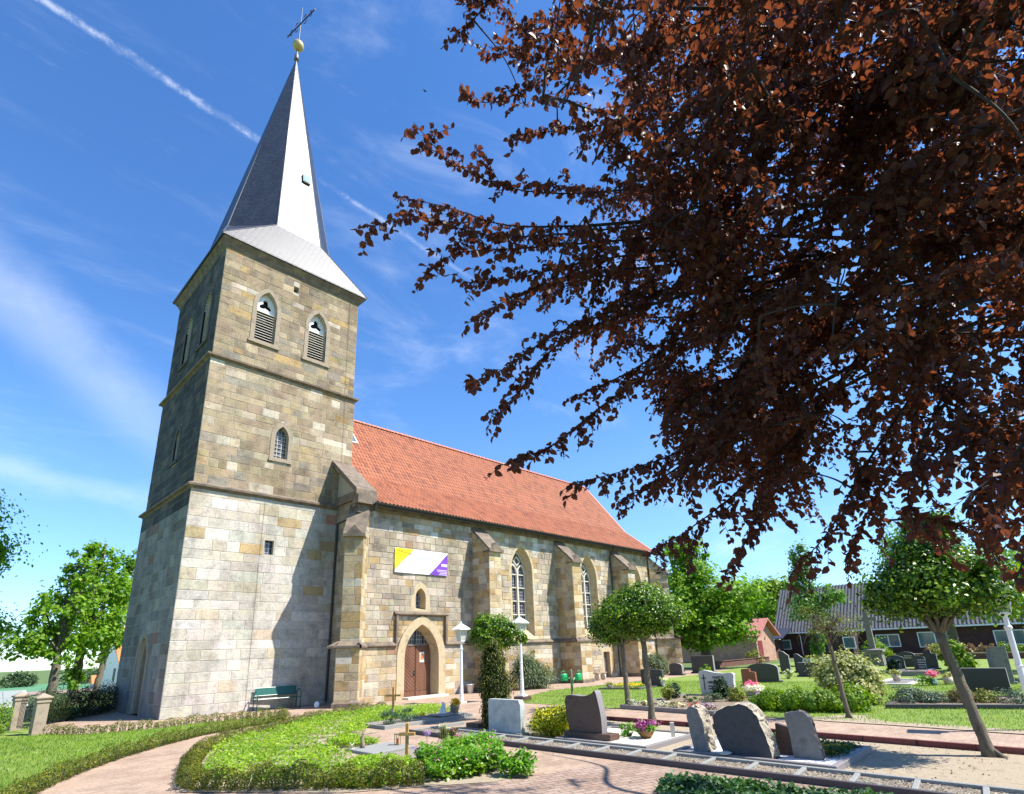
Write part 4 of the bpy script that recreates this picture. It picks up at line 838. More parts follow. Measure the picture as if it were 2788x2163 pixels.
# ------------------------------------------------------------------ hedges
def hedge(label, pts, w, h, dens, m, name='hedge', size=.035, group=None, seed=0, gaps=0., stem=True):
    pts = [tuple(p) for p in resample(pts, .12)]; a = np.array(pts); seg = np.linalg.norm(np.diff(a, axis=0), axis=1); L_ = seg.sum(); n = int(L_*dens); c0_ = a[0]
    t = RG.random(n)*L_; cs = np.r_[0, np.cumsum(seg)]; k = np.clip(np.searchsorted(cs, t)-1, 0, len(seg)-1); f_ = (t-cs[k])/seg[k]
    p = a[k]+(a[k+1]-a[k])*f_[:, None]; tv = unit(a[k+1]-a[k]); nv_ = np.c_[-tv[:, 1], tv[:, 0]]
    ph = RG.random(n)*2*np.pi; rr = 1-.5*RG.random(n)**2; lump = 1+.16*np.sin(t*9+seed)+.10*np.sin(t*23+seed*3)+.10*np.sin(t*3.1+seed)
    u_ = np.cos(ph)*rr*w/2*(1+.12*np.sin(t*13)); z = h*(.52+.5*np.sin(ph)*rr)*lump
    if gaps: keep = (np.sin(t*2*np.pi/.23+seed) > -1+gaps*2*(1-z/h)) ; p, nv_, u_, z, tv, ph = p[keep], nv_[keep], u_[keep], z[keep], tv[keep], ph[keep]
    P = np.c_[p+nv_*u_[:, None], np.maximum(z, .01)]; nr = unit(np.c_[nv_*np.cos(ph)[:, None], np.sin(ph)]+rnd(len(P))*.5)
    root = thing(name, label, 'hedge', (c0_[0], c0_[1], 0), group=group)
    leafmesh('foliage', P-np.array([c0_[0], c0_[1], 0]), nr, size*(.6+.8*RG.random(len(P))), m, root)
    if stem:
        b = MB()
        for q in resample(pts, .24):
            x, y = q.x-c0_[0]+R.uniform(-.04, .04), q.y-c0_[1]+R.uniform(-.04, .04); b.tube([(x, y, 0), (x+R.uniform(-.03, .03), y, h*.3), (x+R.uniform(-.06, .06), y+R.uniform(-.06, .06), h*.75)], [.012, .010, .005], 4)
        tag(b.build('woody_stems', mBARK, root), kind='stuff')
    return root
hedge('low clipped box hedge along the foot of the tower, behind the left lawn', [(-3.3, -1.25), (-2.7, -2.35), (-2.1, -2.7), (-.8, -3.0), (.2, -2.85), (1.8, -3.0), (2.7, -3.45)], .30, .26, 1500, lv['hedge'], gaps=.35)
hedge('low clipped box hedge between the left lawn and the curved brick path', [(2.75, -3.6), (2.55, -4.7), (2.2, -4.95), (.8, -5.55), (-.6, -6.25), (-1.8, -7.3), (-2.9, -8.5), (-3.8, -9.7), (-4.6, -11.1), (-5.4, -12.9)], .30, .28, 1900, lv['hedge'], gaps=.2, seed=1)
hedge('box hedge on the right side of the curved path, round the bright ground cover', [(-3.0, -13.3), (-2.3, -11.1), (-1.6, -9.6), (-.7, -8.3), (.3, -7.75), (1.3, -6.8), (3.1, -5.7), (4.5, -5.25), (6.2, -4.95)], .36, .25, 2300, lv['hedge'], seed=2)
hedge('shaded box hedge at the very front edge of the bright ground cover bed', [(-3.0, -13.35), (-2.6, -13.95), (-2.1, -14.6), (-1.6, -15.2), (-1.0, -15.9), (-.5, -16.3)], .42, .33, 3200, lv['hedge'], seed=3, gaps=.25)
hedge('tall dark clipped hedge between the gate pillars and the tower, in shade', [(-3.15, 2.6), (-2.2, 3.6), (-1.0, 5.4), (.4, 7.8)], .7, 1.0, 3000, lv['hedged'], size=.06, stem=False)
hedge('bright clipped hedge left of the stone gate pillars', [(-4.15, .2), (-5.2, -.2), (-8, -1.0)], .6, .80, 2600, lv['hedgel'], size=.055, stem=False)
hedge('dense low spreading evergreen hedge right of the dark grave conifers', [(11.6, -16.9), (11.5, -17.6), (11.7, -18.5), (12.1, -19.3)], 1.15, .52, 5200, lv['hedgel'], size=.075, stem=False, seed=4)
# ------------------------------------------------------------------ trees
def limbs(b, tips, r0, base=(0, 0, 0), fork=None, lean=(0, 0)):
    base = Vector(base); fork = Vector(fork)
    nn_ = 14; wob = [Vector((R.uniform(-1, 1), R.uniform(-1, 1), 0))*r0*.16*(0 < k < nn_) for k in range(nn_+1)]
    b.tube([base.lerp(fork, k/nn_)+wob[k]+Vector((0, 0, -.05 if k == 0 else 0)) for k in range(nn_+1)], [r0*(1.5 if k == 0 else 1.15 if k == 1 else 1-.15*k/nn_)*R.uniform(.93, 1.09) for k in range(nn_+1)], 11)
    for k in range(4):
        a_ = R.uniform(0, 6.28); b.tube([base+Vector((math.cos(a_)*r0*.8, math.sin(a_)*r0*.8, .10)), base+Vector((math.cos(a_)*r0*1.9, math.sin(a_)*r0*1.9, .02)), base+Vector((math.cos(a_)*r0*3.2, math.sin(a_)*r0*3.2, -.03))], [r0*.42, r0*.25, r0*.1], 6)
    for t in tips:
        t = Vector(t); m1 = fork.lerp(t, .35)+Vector((R.uniform(-.1, .1), R.uniform(-.1, .1), .12))*(t-fork).length*.5; m2 = fork.lerp(t, .7)+Vector((R.uniform(-.1, .1), R.uniform(-.1, .1), .05))*(t-fork).length*.4
        b.tube([fork-Vector((0, 0, .05)), m1, m2, t], [r0*.55, r0*.38, r0*.22, r0*.06], 6)
        for k in range(3):
            s = m1.lerp(t, .2+.25*k); e = s+Vector((R.uniform(-1, 1), R.uniform(-1, 1), R.uniform(-.1, .8)))*(t-fork).length*.20; b.tube([s, s.lerp(e, .5)+Vector((0, 0, .04)), e], [r0*.18, r0*.1, r0*.03], 4)
def tree(label, loc, fork, blobs, r0, m, lsize, dens, name='tree', group=None, cat='tree', spread=.16, shell=.5, bark=None, stubs=(), extra=None):
    t = thing(name, label, cat, loc, group=group); b = MB(); limbs(b, base=(0, 0, -.8 if loc[1] > 10 else 0), tips=[(c[0], c[1], c[2]+r[2]*.3) for c, r in blobs]+[(c[0]+r[0]*.5*math.cos(k), c[1]+r[1]*.5*math.sin(k), c[2]) for c, r in blobs for k in (1, 3, 5)], r0=r0, fork=fork)
    for s0, s1, rr in stubs: b.tube([fork, s0, s1], [rr*1.5, rr*1.2, rr], 7)
    b.build('trunk', bark or mBARK, t, True); Ps, Ns = [], []
    if extra:                                                   # young shoots breaking the clipped outline
        add = []
        for k in range(15):
            c, r = blobs[k % len(blobs)]; d = rnd(1)[0]; d[2] = abs(d[2])*.9-.25; q = R.uniform(.12, .24); add.append(((c[0]+d[0]*r[0]*1.02, c[1]+d[1]*r[1]*1.02, c[2]+d[2]*r[2]*1.02), (q, q, q*1.1)))
        blobs = list(blobs)+add
    for c, r in blobs:
        P, Q = blob(int(dens*r[0]*r[2]), c, r, spread=spread, shell=shell); Ps.append(P); Ns.append(Q)
    P, Q = np.concatenate(Ps), np.concatenate(Ns); cr = leafmesh('crown', P, Q, lsize*(.55+.8*RG.random(len(P))), m, t, asp=.8)
    if extra: n = extra[0]; k = RG.integers(0, len(P), n); leafmesh('blossom', P[k]+rnd(n)*.04, Q[k], .05, extra[1], t, asp=.9)
    return t
# clipped hawthorns
ball = [((0, 0, 3.0), (.98, .98, .50)), ((0, .30, 2.72), (.92, .90, .42)), ((0, -.25, 2.65), (.95, .85, .40)), ((.1, 0, 3.35), (.62, .62, .45))]
gh = 'ball-topped hawthorns among the graves'
tree('clipped round hawthorn with leaning mossy trunk on sandy ground at the far right', (6.35, -22.72, 0), (.05, .28, 2.02), [((.0, .22, 2.95), (.98, .98, .50)), ((.05, .55, 2.66), (.72, .70, .42)), ((-.05, -.20, 2.62), (.82, .72, .36)), ((.1, .15, 3.42), (.68, .68, .48)), ((0, .1, 3.85), (.4, .4, .3))], .092, lv['thorn'], .066, 19000, group=gh, extra=(130, lv['fred']))
tree('clipped round hawthorn with straight trunk beside the pale gravelled grave', (7.02, -15.95, 0), (0, .05, 2.1), [((0, 0, 2.9), (1.02, 1.02, .55)), ((0, .3, 2.6), (.85, .85, .42)), ((0, -.35, 2.65), (.8, .75, .42)), ((.1, 0, 3.25), (.62, .62, .38))], .085, lv['thorn'], .062, 17000, group=gh, extra=(110, lv['fred']))
tree('clipped round hawthorn farther back, just left of its twin in front of the nave', (10.15, -13.2, 0), (0, .05, 2.0), [((0, .1, 2.85), (1.0, 1.0, .60)), ((0, .55, 2.5), (.75, .75, .45)), ((0, -.5, 2.9), (.8, .8, .55)), ((.1, -.2, 3.35), (.65, .65, .45))], .085, lv['thorn'], .066, 16000, group=gh, extra=(60, lv['fred']))
tree('small clipped round hawthorn standing above the dark green yew column', (6.0, -11.3, 0), (0, 0, 1.9), [((0, 0, 2.42), (.80, .80, .46)), ((0, .1, 2.72), (.60, .60, .38))], .06, lv['thorn'], .06, 17000, group=gh, extra=(40, lv['fred']))
# thin weeping tree
t = tree('thin young tree with a sparse twisted crown in front of the variegated shrub', (10.43, -19.6, 0), (0, .12, 1.85), [((0, .2, 2.55), (.75, .75, .38)), ((0, .0, 2.25), (.85, .85, .25))], .055, LEAF('thin_leaf', [(.12, .15, .04), (.22, .24, .08)], .3), .05, 2300)
b = MB()
for k in range(46):
    a_ = R.uniform(0, 6.28); r_ = R.uniform(.3, .85); p = Vector((0, .15, 2.1)); e = Vector((r_*math.cos(a_), .15+r_*math.sin(a_), R.uniform(2.0, 2.7))); m1 = p.lerp(e, .5)+Vector((0, 0, R.uniform(.1, .4))); b.tube([p, m1, e, e+Vector((R.uniform(-.1, .1), R.uniform(-.1, .1), -.2))], [.016, .009, .005, .002], 4)
b.build('twisted_twigs', mBARK, t)
# limes behind the church on the left
gl = 'lime trees behind the dark hedge'
tree('lime tree with pale trunk, leftmost of the three behind the dark hedge', (-.3, 21.4, 0), (-.1, 0, 2.6), [((-.9, 0, 3.4), (2.1, 1.6, 1.5)), ((-.3, 0, 5.6), (1.8, 1.5, 1.5)), ((.3, 0, 7.6), (1.3, 1.2, 1.2)), ((.5, 0, 9.2), (.8, .8, .8))], .26, lv['lime'], .26, 520, group=gl, spread=.15, shell=.35)
tree('lime tree with ivy-covered trunk, middle one behind the dark hedge', (1.2, 24.2, 0), (.0, 0, 3.0), [((.3, 0, 4.2), (2.2, 1.8, 1.8)), ((.6, 0, 6.8), (1.9, 1.6, 1.7)), ((.3, 0, 9.0), (1.2, 1.2, 1.2)), ((-.1, -.2, 1.2), (.5, .5, 1.1))], .28, lv['lime'], .26, 560, group=gl, spread=.15, shell=.35, stubs=[((.1, 0, 6), (.3, 0, 10.3), .09)])
tree('lime tree with slanting trunk nearest the tower, behind the dark hedge', (2.8, 27, 0), (.4, 0, 3.2), [((.6, 0, 4.4), (1.9, 1.8, 1.7)), ((1.0, 0, 7.2), (1.7, 1.6, 1.8)), ((1.2, 0, 9.6), (1.2, 1.2, 1.0))], .22, lv['lime'], .26, 520, group=gl, spread=.15, shell=.35)
tree('leafy tree reaching in from the left edge above the lawn', (-6.8, 12.5, 0), (.1, 0, 3.4), [((1.1, .5, 4.1), (2.4, 1.5, 1.0)), ((.3, .5, 3.2), (1.4, 1.2, .6)), ((.6, .5, 7.7), (2.2, 1.8, 1.2)), ((.2, .5, 9.3), (1.9, 1.6, 1.5)), ((1.9, .6, 7.2), (1.2, 1, .8))], .22, lv['lime'], .17, 1500, spread=.2, shell=.3)
bt = thing('bare_tree', 'leafless twiggy tree in the distance behind the leftmost lime', 'tree', (-2.6, 40, 0)); b = MB(); b.tube([(0, 0, -.5), (0, 0, 2.5)], [.2, .14], 6)
for k in range(120):
    a_ = R.uniform(0, 6.28); s = Vector((0, 0, R.uniform(1.5, 4))); e = s+Vector((math.cos(a_)*R.uniform(1, 3.6), math.sin(a_)*2, R.uniform(.4, 4.2))); b.tube([s, s.lerp(e, .5)+Vector((0, 0, .5)), e], [.035, .02, .008], 3)
b.build('branches', M('grey_twig', (.32, .28, .25), (.40, .36, .32)), bt)
P, Q = [], []
for k in range(70):
    x = R.uniform(-60, 190); y = R.uniform(478, 520); p, q = blob(230, (x, y, terr(y)+4.5), (R.uniform(5, 9), 5, R.uniform(4.2, 6.5)), clus=14); P.append(p); Q.append(q)
tag(leafmesh('woodland', np.concatenate(P), np.concatenate(Q), 1.9, LEAF('wood_leaf', [(.04, .08, .03), (.08, .13, .05)], .2)), kind='stuff')
# trees behind the graves on the right
tree('big bright lime tree with thick upright stems behind the east end of the church', (38.5, -2.4, 0), (0, 0, 2.6), [((-.2, .2, 5.0), (3.4, 3.2, 2.4)), ((.5, -2.6, 5.2), (2.6, 2.6, 2.0)), ((0, 1.8, 4.0), (2.4, 2.4, 1.6)), ((-1.2, -1.8, 2.6), (2.6, 2.8, 1.2)), ((-.8, 1.2, 2.5), (2.2, 2.2, 1.0)), ((.2, -1.2, 3.6), (2.4, 2.4, 1.4)), ((0, .8, 7.4), (2.5, 2.5, 1.7)), ((0, .5, 9.6), (1.7, 2.0, 1.5))], .42, lv['lime'], .30, 620, spread=.14, shell=.4, stubs=[((0, .6, 6), (-.1, .7, 11.0), .17), ((.2, 1.6, 6), (.1, 2.3, 9.8), .15), ((0, -.1, 6), (.1, -.4, 10.4), .10)])
tree('rounded yellow-green tree far behind the pink brick garage', (88, 7.0, 0), (0, 0, 3), [((0, 0, 6), (5, 4.6, 4.0)), ((0, 1.5, 8.5), (4, 4, 3.0)), ((0, 5.5, 6), (5, 5, 5)), ((0, -3.6, 5.2), (4, 3.5, 3.4))], .4, lv['far'], .42, 560, spread=.12, shell=.6)
tree('slender dark tree with ivy-clad trunk in front of the grey roofed house', (41.5, -10.1, 0), (0, 0, 3.2), [((0, 0, 1.6), (.55, .55, 1.5)), ((0, .2, 4.4), (1.6, 1.7, 1.3)), ((0, .5, 6.4), (1.3, 1.4, 1.3)), ((0, .2, 8.2), (.9, .9, 1.3)), ((0, -1.5, 5.0), (1.0, 1.2, .8))], .2, lv['ash'], .20, 950, spread=.18, shell=.3)
tree('tall airy ash tree behind the right-hand hawthorn', (34, -19.3, 0), (0, 0, 4), [((0, .4, 5.4), (2.6, 2.6, 1.8)), ((0, .6, 7.3), (2.2, 2.0, 1.4)), ((0, -2.4, 5.0), (2.4, 2.4, 1.6)), ((0, -4.6, 4.6), (2.4, 2.4, 1.9)), ((-1, -.6, 3.7), (1.5, 1.7, .9)), ((-1, -3.4, 3.2), (1.8, 2.0, 1.0))], .25, lv['ash'], .2, 620, spread=.22, shell=.3)
tree('bright low-branched tree behind the right-hand lamp', (27, -24.3, 0), (0, 0, 2.2), [((0, .3, 3.3), (1.8, 2.0, .9)), ((0, .2, 4.6), (1.5, 1.6, .9))], .14, lv['far'], .15, 1500, spread=.2, shell=.3)
# shrubs
def shrub(label, loc, blobs, m, lsize, dens, name='shrub', group=None, shell=.55, spread=.15, cat='shrub', asp=.8, droop=None):
    t = thing(name, label, cat, loc, group=group); Ps, Ns = [], []
    for c, r in blobs:
        P, Q = blob(int(dens*r[0]*r[2]), c, r, spread=spread, shell=shell); Ps.append(P); Ns.append(Q)
    P, Q = np.concatenate(Ps), np.concatenate(Ns); k = P[:, 2] > .01; P, Q = P[k], Q[k]; T = None
    if droop is not None: T = unit(rnd(len(P))*.4+np.array([0, 0, droop])); Q = unit(Q+rnd(len(P))*.3)
    leafmesh('foliage', P, Q, lsize*(.55+.8*RG.random(len(P))), m, t, T=T, asp=asp); b = MB()
    h = max(c[2] for c, r in blobs)
    for k in range(6): a_ = k*1.05; b.tube([(.03*math.cos(a_), .03*math.sin(a_), 0), (blobs[0][1][0]*.5*math.cos(a_), blobs[0][1][1]*.5*math.sin(a_), h*.9)], [.018, .006], 4)
    b.build('stems', mBARK, t); return t
shrub('dark narrow yew column in front of the nave, left of the second lamp', (4.5, -12.75, 0), [((0, 0, .5), (.36, .36, .55)), ((0, 0, 1.1), (.39, .39, .62)), ((0, .02, 1.68), (.29, .29, .50))], lv['yew'], .075, 52000, asp=.35, droop=1.2, cat='yew', name='yew_column')
shrub('large drooping grey-green bush against the nave wall behind the lamps', (15.9, -3.55, 0), [((0, 0, .7), (1.25, .95, .75)), ((-.2, 0, 1.25), (.8, .7, .6)), ((.5, 0, .5), (1.0, .8, .5))], lv['willow'], .13, 5200, asp=.3, droop=-1.2)
shrub('drooping grey-green bush at the foot of the last nave buttress', (28.6, -3.5, 0), [((0, 0, .6), (1.1, .8, .7)), ((-.2, 0, 1.0), (.7, .6, .5))], lv['willow'], .15, 3600, asp=.3, droop=-1.2)
shrub('golden variegated bush between the white and the brown gravestone', (4.35, -14.88, 0), [((0, 0, .30), (.46, .52, .30)), ((0, -.25, .40), (.36, .36, .30)), ((0, .28, .32), (.33, .34, .28))], lv['yvari'], .05, 22000)
shrub('large cream variegated shrub in the middle of the graveyard', (14.3, -18.75, 0), [((0, .1, .75), (.75, .85, .70)), ((.2, .3, 1.05), (.7, .8, .5)), ((0, -.45, .75), (.55, .5, .5)), ((-.4, -.55, .35), (.45, .35, .4))], lv['vari'], .09, 8500)
shrub('bright green bush below the cream variegated shrub', (12.1, -19.35, 0), [((0, 0, .28), (.5, .48, .32)), ((.2, .2, .4), (.4, .4, .3))], lv['hedgel'], .08, 9000)
shrub('blue-green spreading juniper at the left end of the long dark kerb', (14.3, -20.35, 0), [((0, .05, .22), (.5, .62, .28)), ((.1, -.3, .2), (.45, .45, .24))], lv['junip'], .10, 12000, asp=.3)
shrub('mound of bronze-green foliage behind the leaning hawthorn trunk', (14.7, -21.45, 0), [((0, 0, .2), (.38, .42, .30))], lv['brown'], .04, 26000)
shrub('small yellow-green bush right of the bronze-green mound', (14.9, -21.98, 0), [((0, 0, .18), (.28, .30, .26))], lv['gold'], .045, 22000)
shrub('blue-green juniper at the right edge of the picture', (14.9, -22.75, 0), [((0, 0, .2), (.45, .55, .30))], lv['junip'], .09, 12000, asp=.3)
shrub('bright rounded bush behind the tall stone cross', (42.5, -13.6, 0), [((0, 0, .85), (.9, 1.05, .75))], lv['far'], .14, 3000)
shrub('airy olive shrub in front of the house window', (50, -16.8, 0), [((0, 0, .9), (.8, 1.0, .7))], lv['vari'], .14, 2000)
shrub('fresh green shrub just right of the leaning hawthorn trunk', (26.5, -20.2, 0), [((0, 0, .8), (.55, .6, .75)), ((0, .1, 1.3), (.4, .4, .4))], lv['hedgel'], .13, 3200)
shrub('small golden bush beside the garage wall', (47, -2.9, 0), [((0, 0, .5), (.8, .9, .55))], lv['gold'], .12, 3000)
shrub('small rounded dark bush next to the pedestal of the stone cross', (31, -14.3, 0), [((0, 0, .4), (.4, .4, .42))], lv['conif'], .08, 5000)
shrub('clipped dark ball bush between the two small headstones', (30.5, -16.9, 0), [((0, 0, .42), (.34, .34, .40))], lv['conif'], .08, 7000)
shrub('low fresh green bush at the foot of the far dark grave wall', (27.5, -7.6, 0), [((0, 0, .3), (.5, .5, .35))], lv['hedgel'], .1, 4000)
shrub('bright flowering bush at the right edge beside the lamp', (26.5, -23.6, 0), [((0, 0, .5), (.6, .5, .5))], lv['straw'], .12, 3000)
for lb, p, q, m in (('copper and green clipped hedge along the low wall before the house', (52, -15.2), (52.5, -19.5), 'redh'), ('long clipped green hedge at the back right of the graveyard', (52.5, -19.8), (53.5, -30), 'hedgel')):
    hedge(lb, [p, q], .9, .95, 900, lv[m], size=.16, stem=False)
# ------------------------------------------------------------------ lamps, bench, pots
def lamp():
    t = thing('street_lamp', 'white lamp post with square lantern in front of the church portal, left of the yew', 'lamp post', (9.2, -5.92, 0))
    b = MB(); b.bbox(-.15, .15, -.15, .15, 0, .05); b.lathe([(.085, .05), (.085, .16), (.075, .22), (.07, .55), (.062, .6), (.075, .63), (.062, .66), (.058, 1.25), (.072, 1.28), (.058, 1.31), (.052, 2.02), (.075, 2.05), (.075, 2.09), (.05, 2.12), (.042, 2.30), (.10, 2.34), (.10, 2.37)], 14); b.build('post', mWHITE, t, False)
    def sq(r, z): return [(s*r, q*r, z) for s, q in ((-1, -1), (1, -1), (1, 1), (-1, 1))]
    b = MB(); b.loft([sq(.29, 2.84), sq(.29, 2.86), sq(.20, 2.95), sq(.06, 3.07), sq(.04, 3.09)], cap=True); b.lathe([(.03, 3.08), (.035, 3.11), (.02, 3.14), (.03, 3.17), (.005, 3.20)], 8); b.build('lantern_roof', mWHITE, t)
    b = MB(); b.loft([sq(.105, 2.385), sq(.175, 2.83)], cap=True); b.build('lantern_glass', mPANE, t)
    b = MB(); A, B = sq(.11, 2.38), sq(.182, 2.84)
    for i in range(4): b.tube([A[i], B[i]], .014, 4); b.tube([A[i], A[(i+1) % 4]], .014, 4); b.tube([B[i], B[(i+1) % 4]], .016, 4)
    b.build('lantern_frame', mWHITE, t); return t
l1 = lamp(); l1['group'] = 'white lamp posts'
copy_tree(l1, loc=(10.85, -7.75, .17), rotz=.1, label='white lamp post on a dark stone block at the lawn edge, right of the yew')
copy_tree(l1, loc=(10.03, -23.19, 0), rotz=.15, label='white lamp post with square lantern behind the leaning hawthorn at the right edge')
b = MB(); b.bbox(10.6, 11.1, -8.0, -7.5, 0, .17); tag(b.build('plinth_block', mGRAN_B), 'dark stone block under the lamp post at the lawn edge', 'block')
def bench():
    t = thing('park_bench', 'green metal bench with looped arms against the foot of the tower', 'bench', (3.20, -.62, 0), rad(-4)); L_ = 1.72
    for x in (0, L_):
        b = MB(); arc = [(x, .0, 0), (x, 0, .55)]+[(x, .22-.22*math.cos(a), .55+.20*math.sin(a)) for a in [math.pi*k/8 for k in range(1, 8)]]+[(x, .44, .55), (x, .44, 0)]
        b.tube(arc, .020, 8); b.tube([(x, .0, .44), (x, .44, .40)], .018, 6); b.build('arm_loop', mGREENP, t, True)
    b = MB(); b.box(.03, L_-.03, .04, .42, .425, .436)
    for y in (.02, .42): b.tube([(0, y, .43), (L_, y, .43)], .018, 6)
    b.build('seat', mGREENP, t)
    b = MB(); b.box(.03, L_-.03, .435, .445, .55, .83, T=lambda p: (p[0], p[1]+(p[2]-.55)*.25, p[2]))
    for z in (.55, .84): b.tube([(0, .44+(z-.55)*.25, z), (L_, .44+(z-.55)*.25, z)], .018, 6)
    for k in range(9): x = .1+k*(L_-.2)/8; b.tube([(x, .44, .55), (x, .51, .84)], .006, 4)
    b.build('backrest', mGREENP, t)
bench()
t = thing('white_disc', 'white oval disc leaning on the ground at the corner buttress', 'disc', (5.12, -1.75, .13)); b = MB(); n = 20
b.loft([[(.10*r_*math.cos(2*math.pi*k/n), .02*s, .13*r_*math.sin(2*math.pi*k/n)) for k in range(n)] for s, r_ in ((-1, .7), (-.5, 1), (.5, 1), (1, .7))], cap=True); b.build('disc', mPORC, t, True, ).rotation_euler = (rad(-14), 0, rad(-28))
def vase(name, label, cat, loc, prof, m, plant=None, group=None, soil=True):
    t = thing(name, label, cat, loc, group=group); b = MB(); b.lathe(prof, 20); b.build('pot', m, t, True)
    if plant:
        for k, (nm, mm_, c, r, n, s) in enumerate(plant): P, Q = blob(n, c, r, clus=max(8, n//12), shell=.4, spread=.2); leafmesh(nm, P, Q, s, mm_, t, asp=.9)
    return t
vase('flower_pot', 'empty pale tapered pot standing against the nave wall left of a buttress', 'flower pot', (12.75, -2.45, 0), [(.13, 0), (.17, .38), (.20, .38), (.20, .43), (.17, .43), (.15, .36), (.02, .35)], mPORC, [('twigs', lv['brown'], (0, 0, .5), (.08, .08, .10), 30, .03)])
# watering cans on their post
t = thing('post', 'short weathered wooden post on the lawn carrying green watering cans', 'post', (13.30, -8.36, 0)); b = MB(); b.lathe([(.055, 0), (.05, 1.02), (.035, 1.08)], 8); b.build('shaft', mWOODW, t); b = MB()
for a_ in (0, 1.6, 3.1): b.tube([(0, 0, .88), (.16*math.cos(a_), .16*math.sin(a_), .90), (.18*math.cos(a_), .18*math.sin(a_), .95)], .010, 5)
b.build('hook', mIRON, t)
def can(label, x, y, z, a_):
    t = thing('watering_can', label, 'watering can', (x, y, z), a_, 'green watering cans hung on the post')
    b = MB(); n = 16; b.loft([[(r_*math.cos(2*math.pi*k/n)*1.25, r_*.72*math.sin(2*math.pi*k/n), z_) for k in range(n)] for r_, z_ in ((.13, -.17), (.145, -.14), (.13, .08), (.11, .12), (.06, .13))], cap=True); b.build('body', mGREENC, t, True)
    b = MB(); b.tube([(.14, 0, -.12), (.28, 0, -.05), (.36, 0, -.22), (.40, 0, -.30)], [.035, .026, .018, .016], 8); b.tube([(.40, 0, -.30), (.42, 0, -.34)], [.02, .045], 8); b.build('spout', mGREENC, t, True)
    b = MB(); b.tube([(.08, 0, .11), (.02, 0, .24), (-.12, 0, .22), (-.18, 0, .05), (-.16, 0, -.08)], .016, 6); b.build('handle', mGREENC, t, True)
d = Vector((math.cos(rad(43.7-90)), math.sin(rad(43.7-90))))
can('green watering can hanging on the left side of the wooden post', 13.30-d.x*.30, -8.36-d.y*.30, .78, rad(43.7-60)); can('green watering can hanging on the right side of the wooden post', 13.30+d.x*.32, -8.36+d.y*.32, .78, rad(43.7+130))
# slatted bench beside the side door
t = thing('garden_bench', 'small wooden bench on round stone supports beside the low side door', 'bench', (22.3, -3.15, 0)); 
for nm, y0, z0, dy, dz in (('seat_board', -.02, .40, .36, .05), ('back_board', .38, .56, .03, .07), ('back_board', .41, .70, .03, .07)):
    b = MB(); b.bbox(0, 1.05, y0, y0+dy, z0, z0+dz); b.build(nm, mWOODW, t)
for x in (.22, .84): b = MB(); b.loft([[(x+s*.05, .16+.19*math.cos(k*.5236), .20+.2*math.sin(k*.5236)) for k in range(12)] for s in (-1, 1)], cap=True); b.build('support', mLIME, t)
for x in (.25, .80): b = MB(); b.tube([(x, .34, .40), (x, .44, .80)], .02, 6); b.build('back_strut', mWOODW, t)
# gate pillars
def pillar(label, x, y):
    t = thing('gate_pillar', label, 'pillar', (x, y, 0), rad(8), 'stone gate pillars at the lawn corner'); b = MB(); w = .155
    b.box(-w, w, -w, w, 0, .90); b.build('shaft', mSANDG, t); b = MB(); q = lambda r, z: [(-r, -r, z), (r, -r, z), (r, r, z), (-r, r, z)]
    b.loft([q(w, .901), q(w+.03, .93), q(w+.03, .97), q(w+.01, .98), q(w+.01, 1.02), q(w+.055, 1.05), q(w+.055, 1.08), q(.02, 1.19)], cap=True); b.build('cap', mSANDG, t)
pillar('nearer square sandstone gate pillar with pyramid cap beside the left lawn', -3.50, -.82); pillar('farther square sandstone gate pillar with pyramid cap, half hidden by the nearer one', -3.78, 1.7)
t = thing('iron_gate', 'black wrought iron gate folded back between the two stone pillars', 'gate', (-3.62, .2, 0), rad(100)); b = MB()
for k in range(9): x = k*.12; b.tube([(x, 0, .1), (x, 0, 1.0+.16*math.sin(k/8*math.pi))], .009, 5)
for z in (.15, .85): b.tube([(0, 0, z), (.96, 0, z)], .012, 5)
b.build('bars', mIRON, t)
# wooden crosses
def cross(label, loc, h, w, az_, s, a_):
    t = thing('wooden_cross', label, 'grave cross', loc, a_); b = MB(); b.bbox(-s/2, s/2, -s*.45, s*.45, -.02, h); b.build('upright', mWOODC, t); b = MB(); b.box(-w/2, w/2, -s*.45-.012, s*.45+.012, az_-s/2, az_+s/2); b.build('crossbar', mWOODC, t); return t
c1 = cross('new pine cross in the front of the ground cover bed', (.33, -14.66, 0), .72, .30, .52, .055, rad(-50)); b = MB(); b.loft([[(.02*math.cos(k), -.04-.006*s, .52+.02*math.sin(k)) for k in [i*.785 for i in range(8)]] for s in (0, 1)], cap=True); b.build('plaque', mGOLD, c1)
cross('pale pine cross farther back, in front of the left side of the portal', (4.35, -8.25, 0), .98, .52, .72, .06, rad(-58))
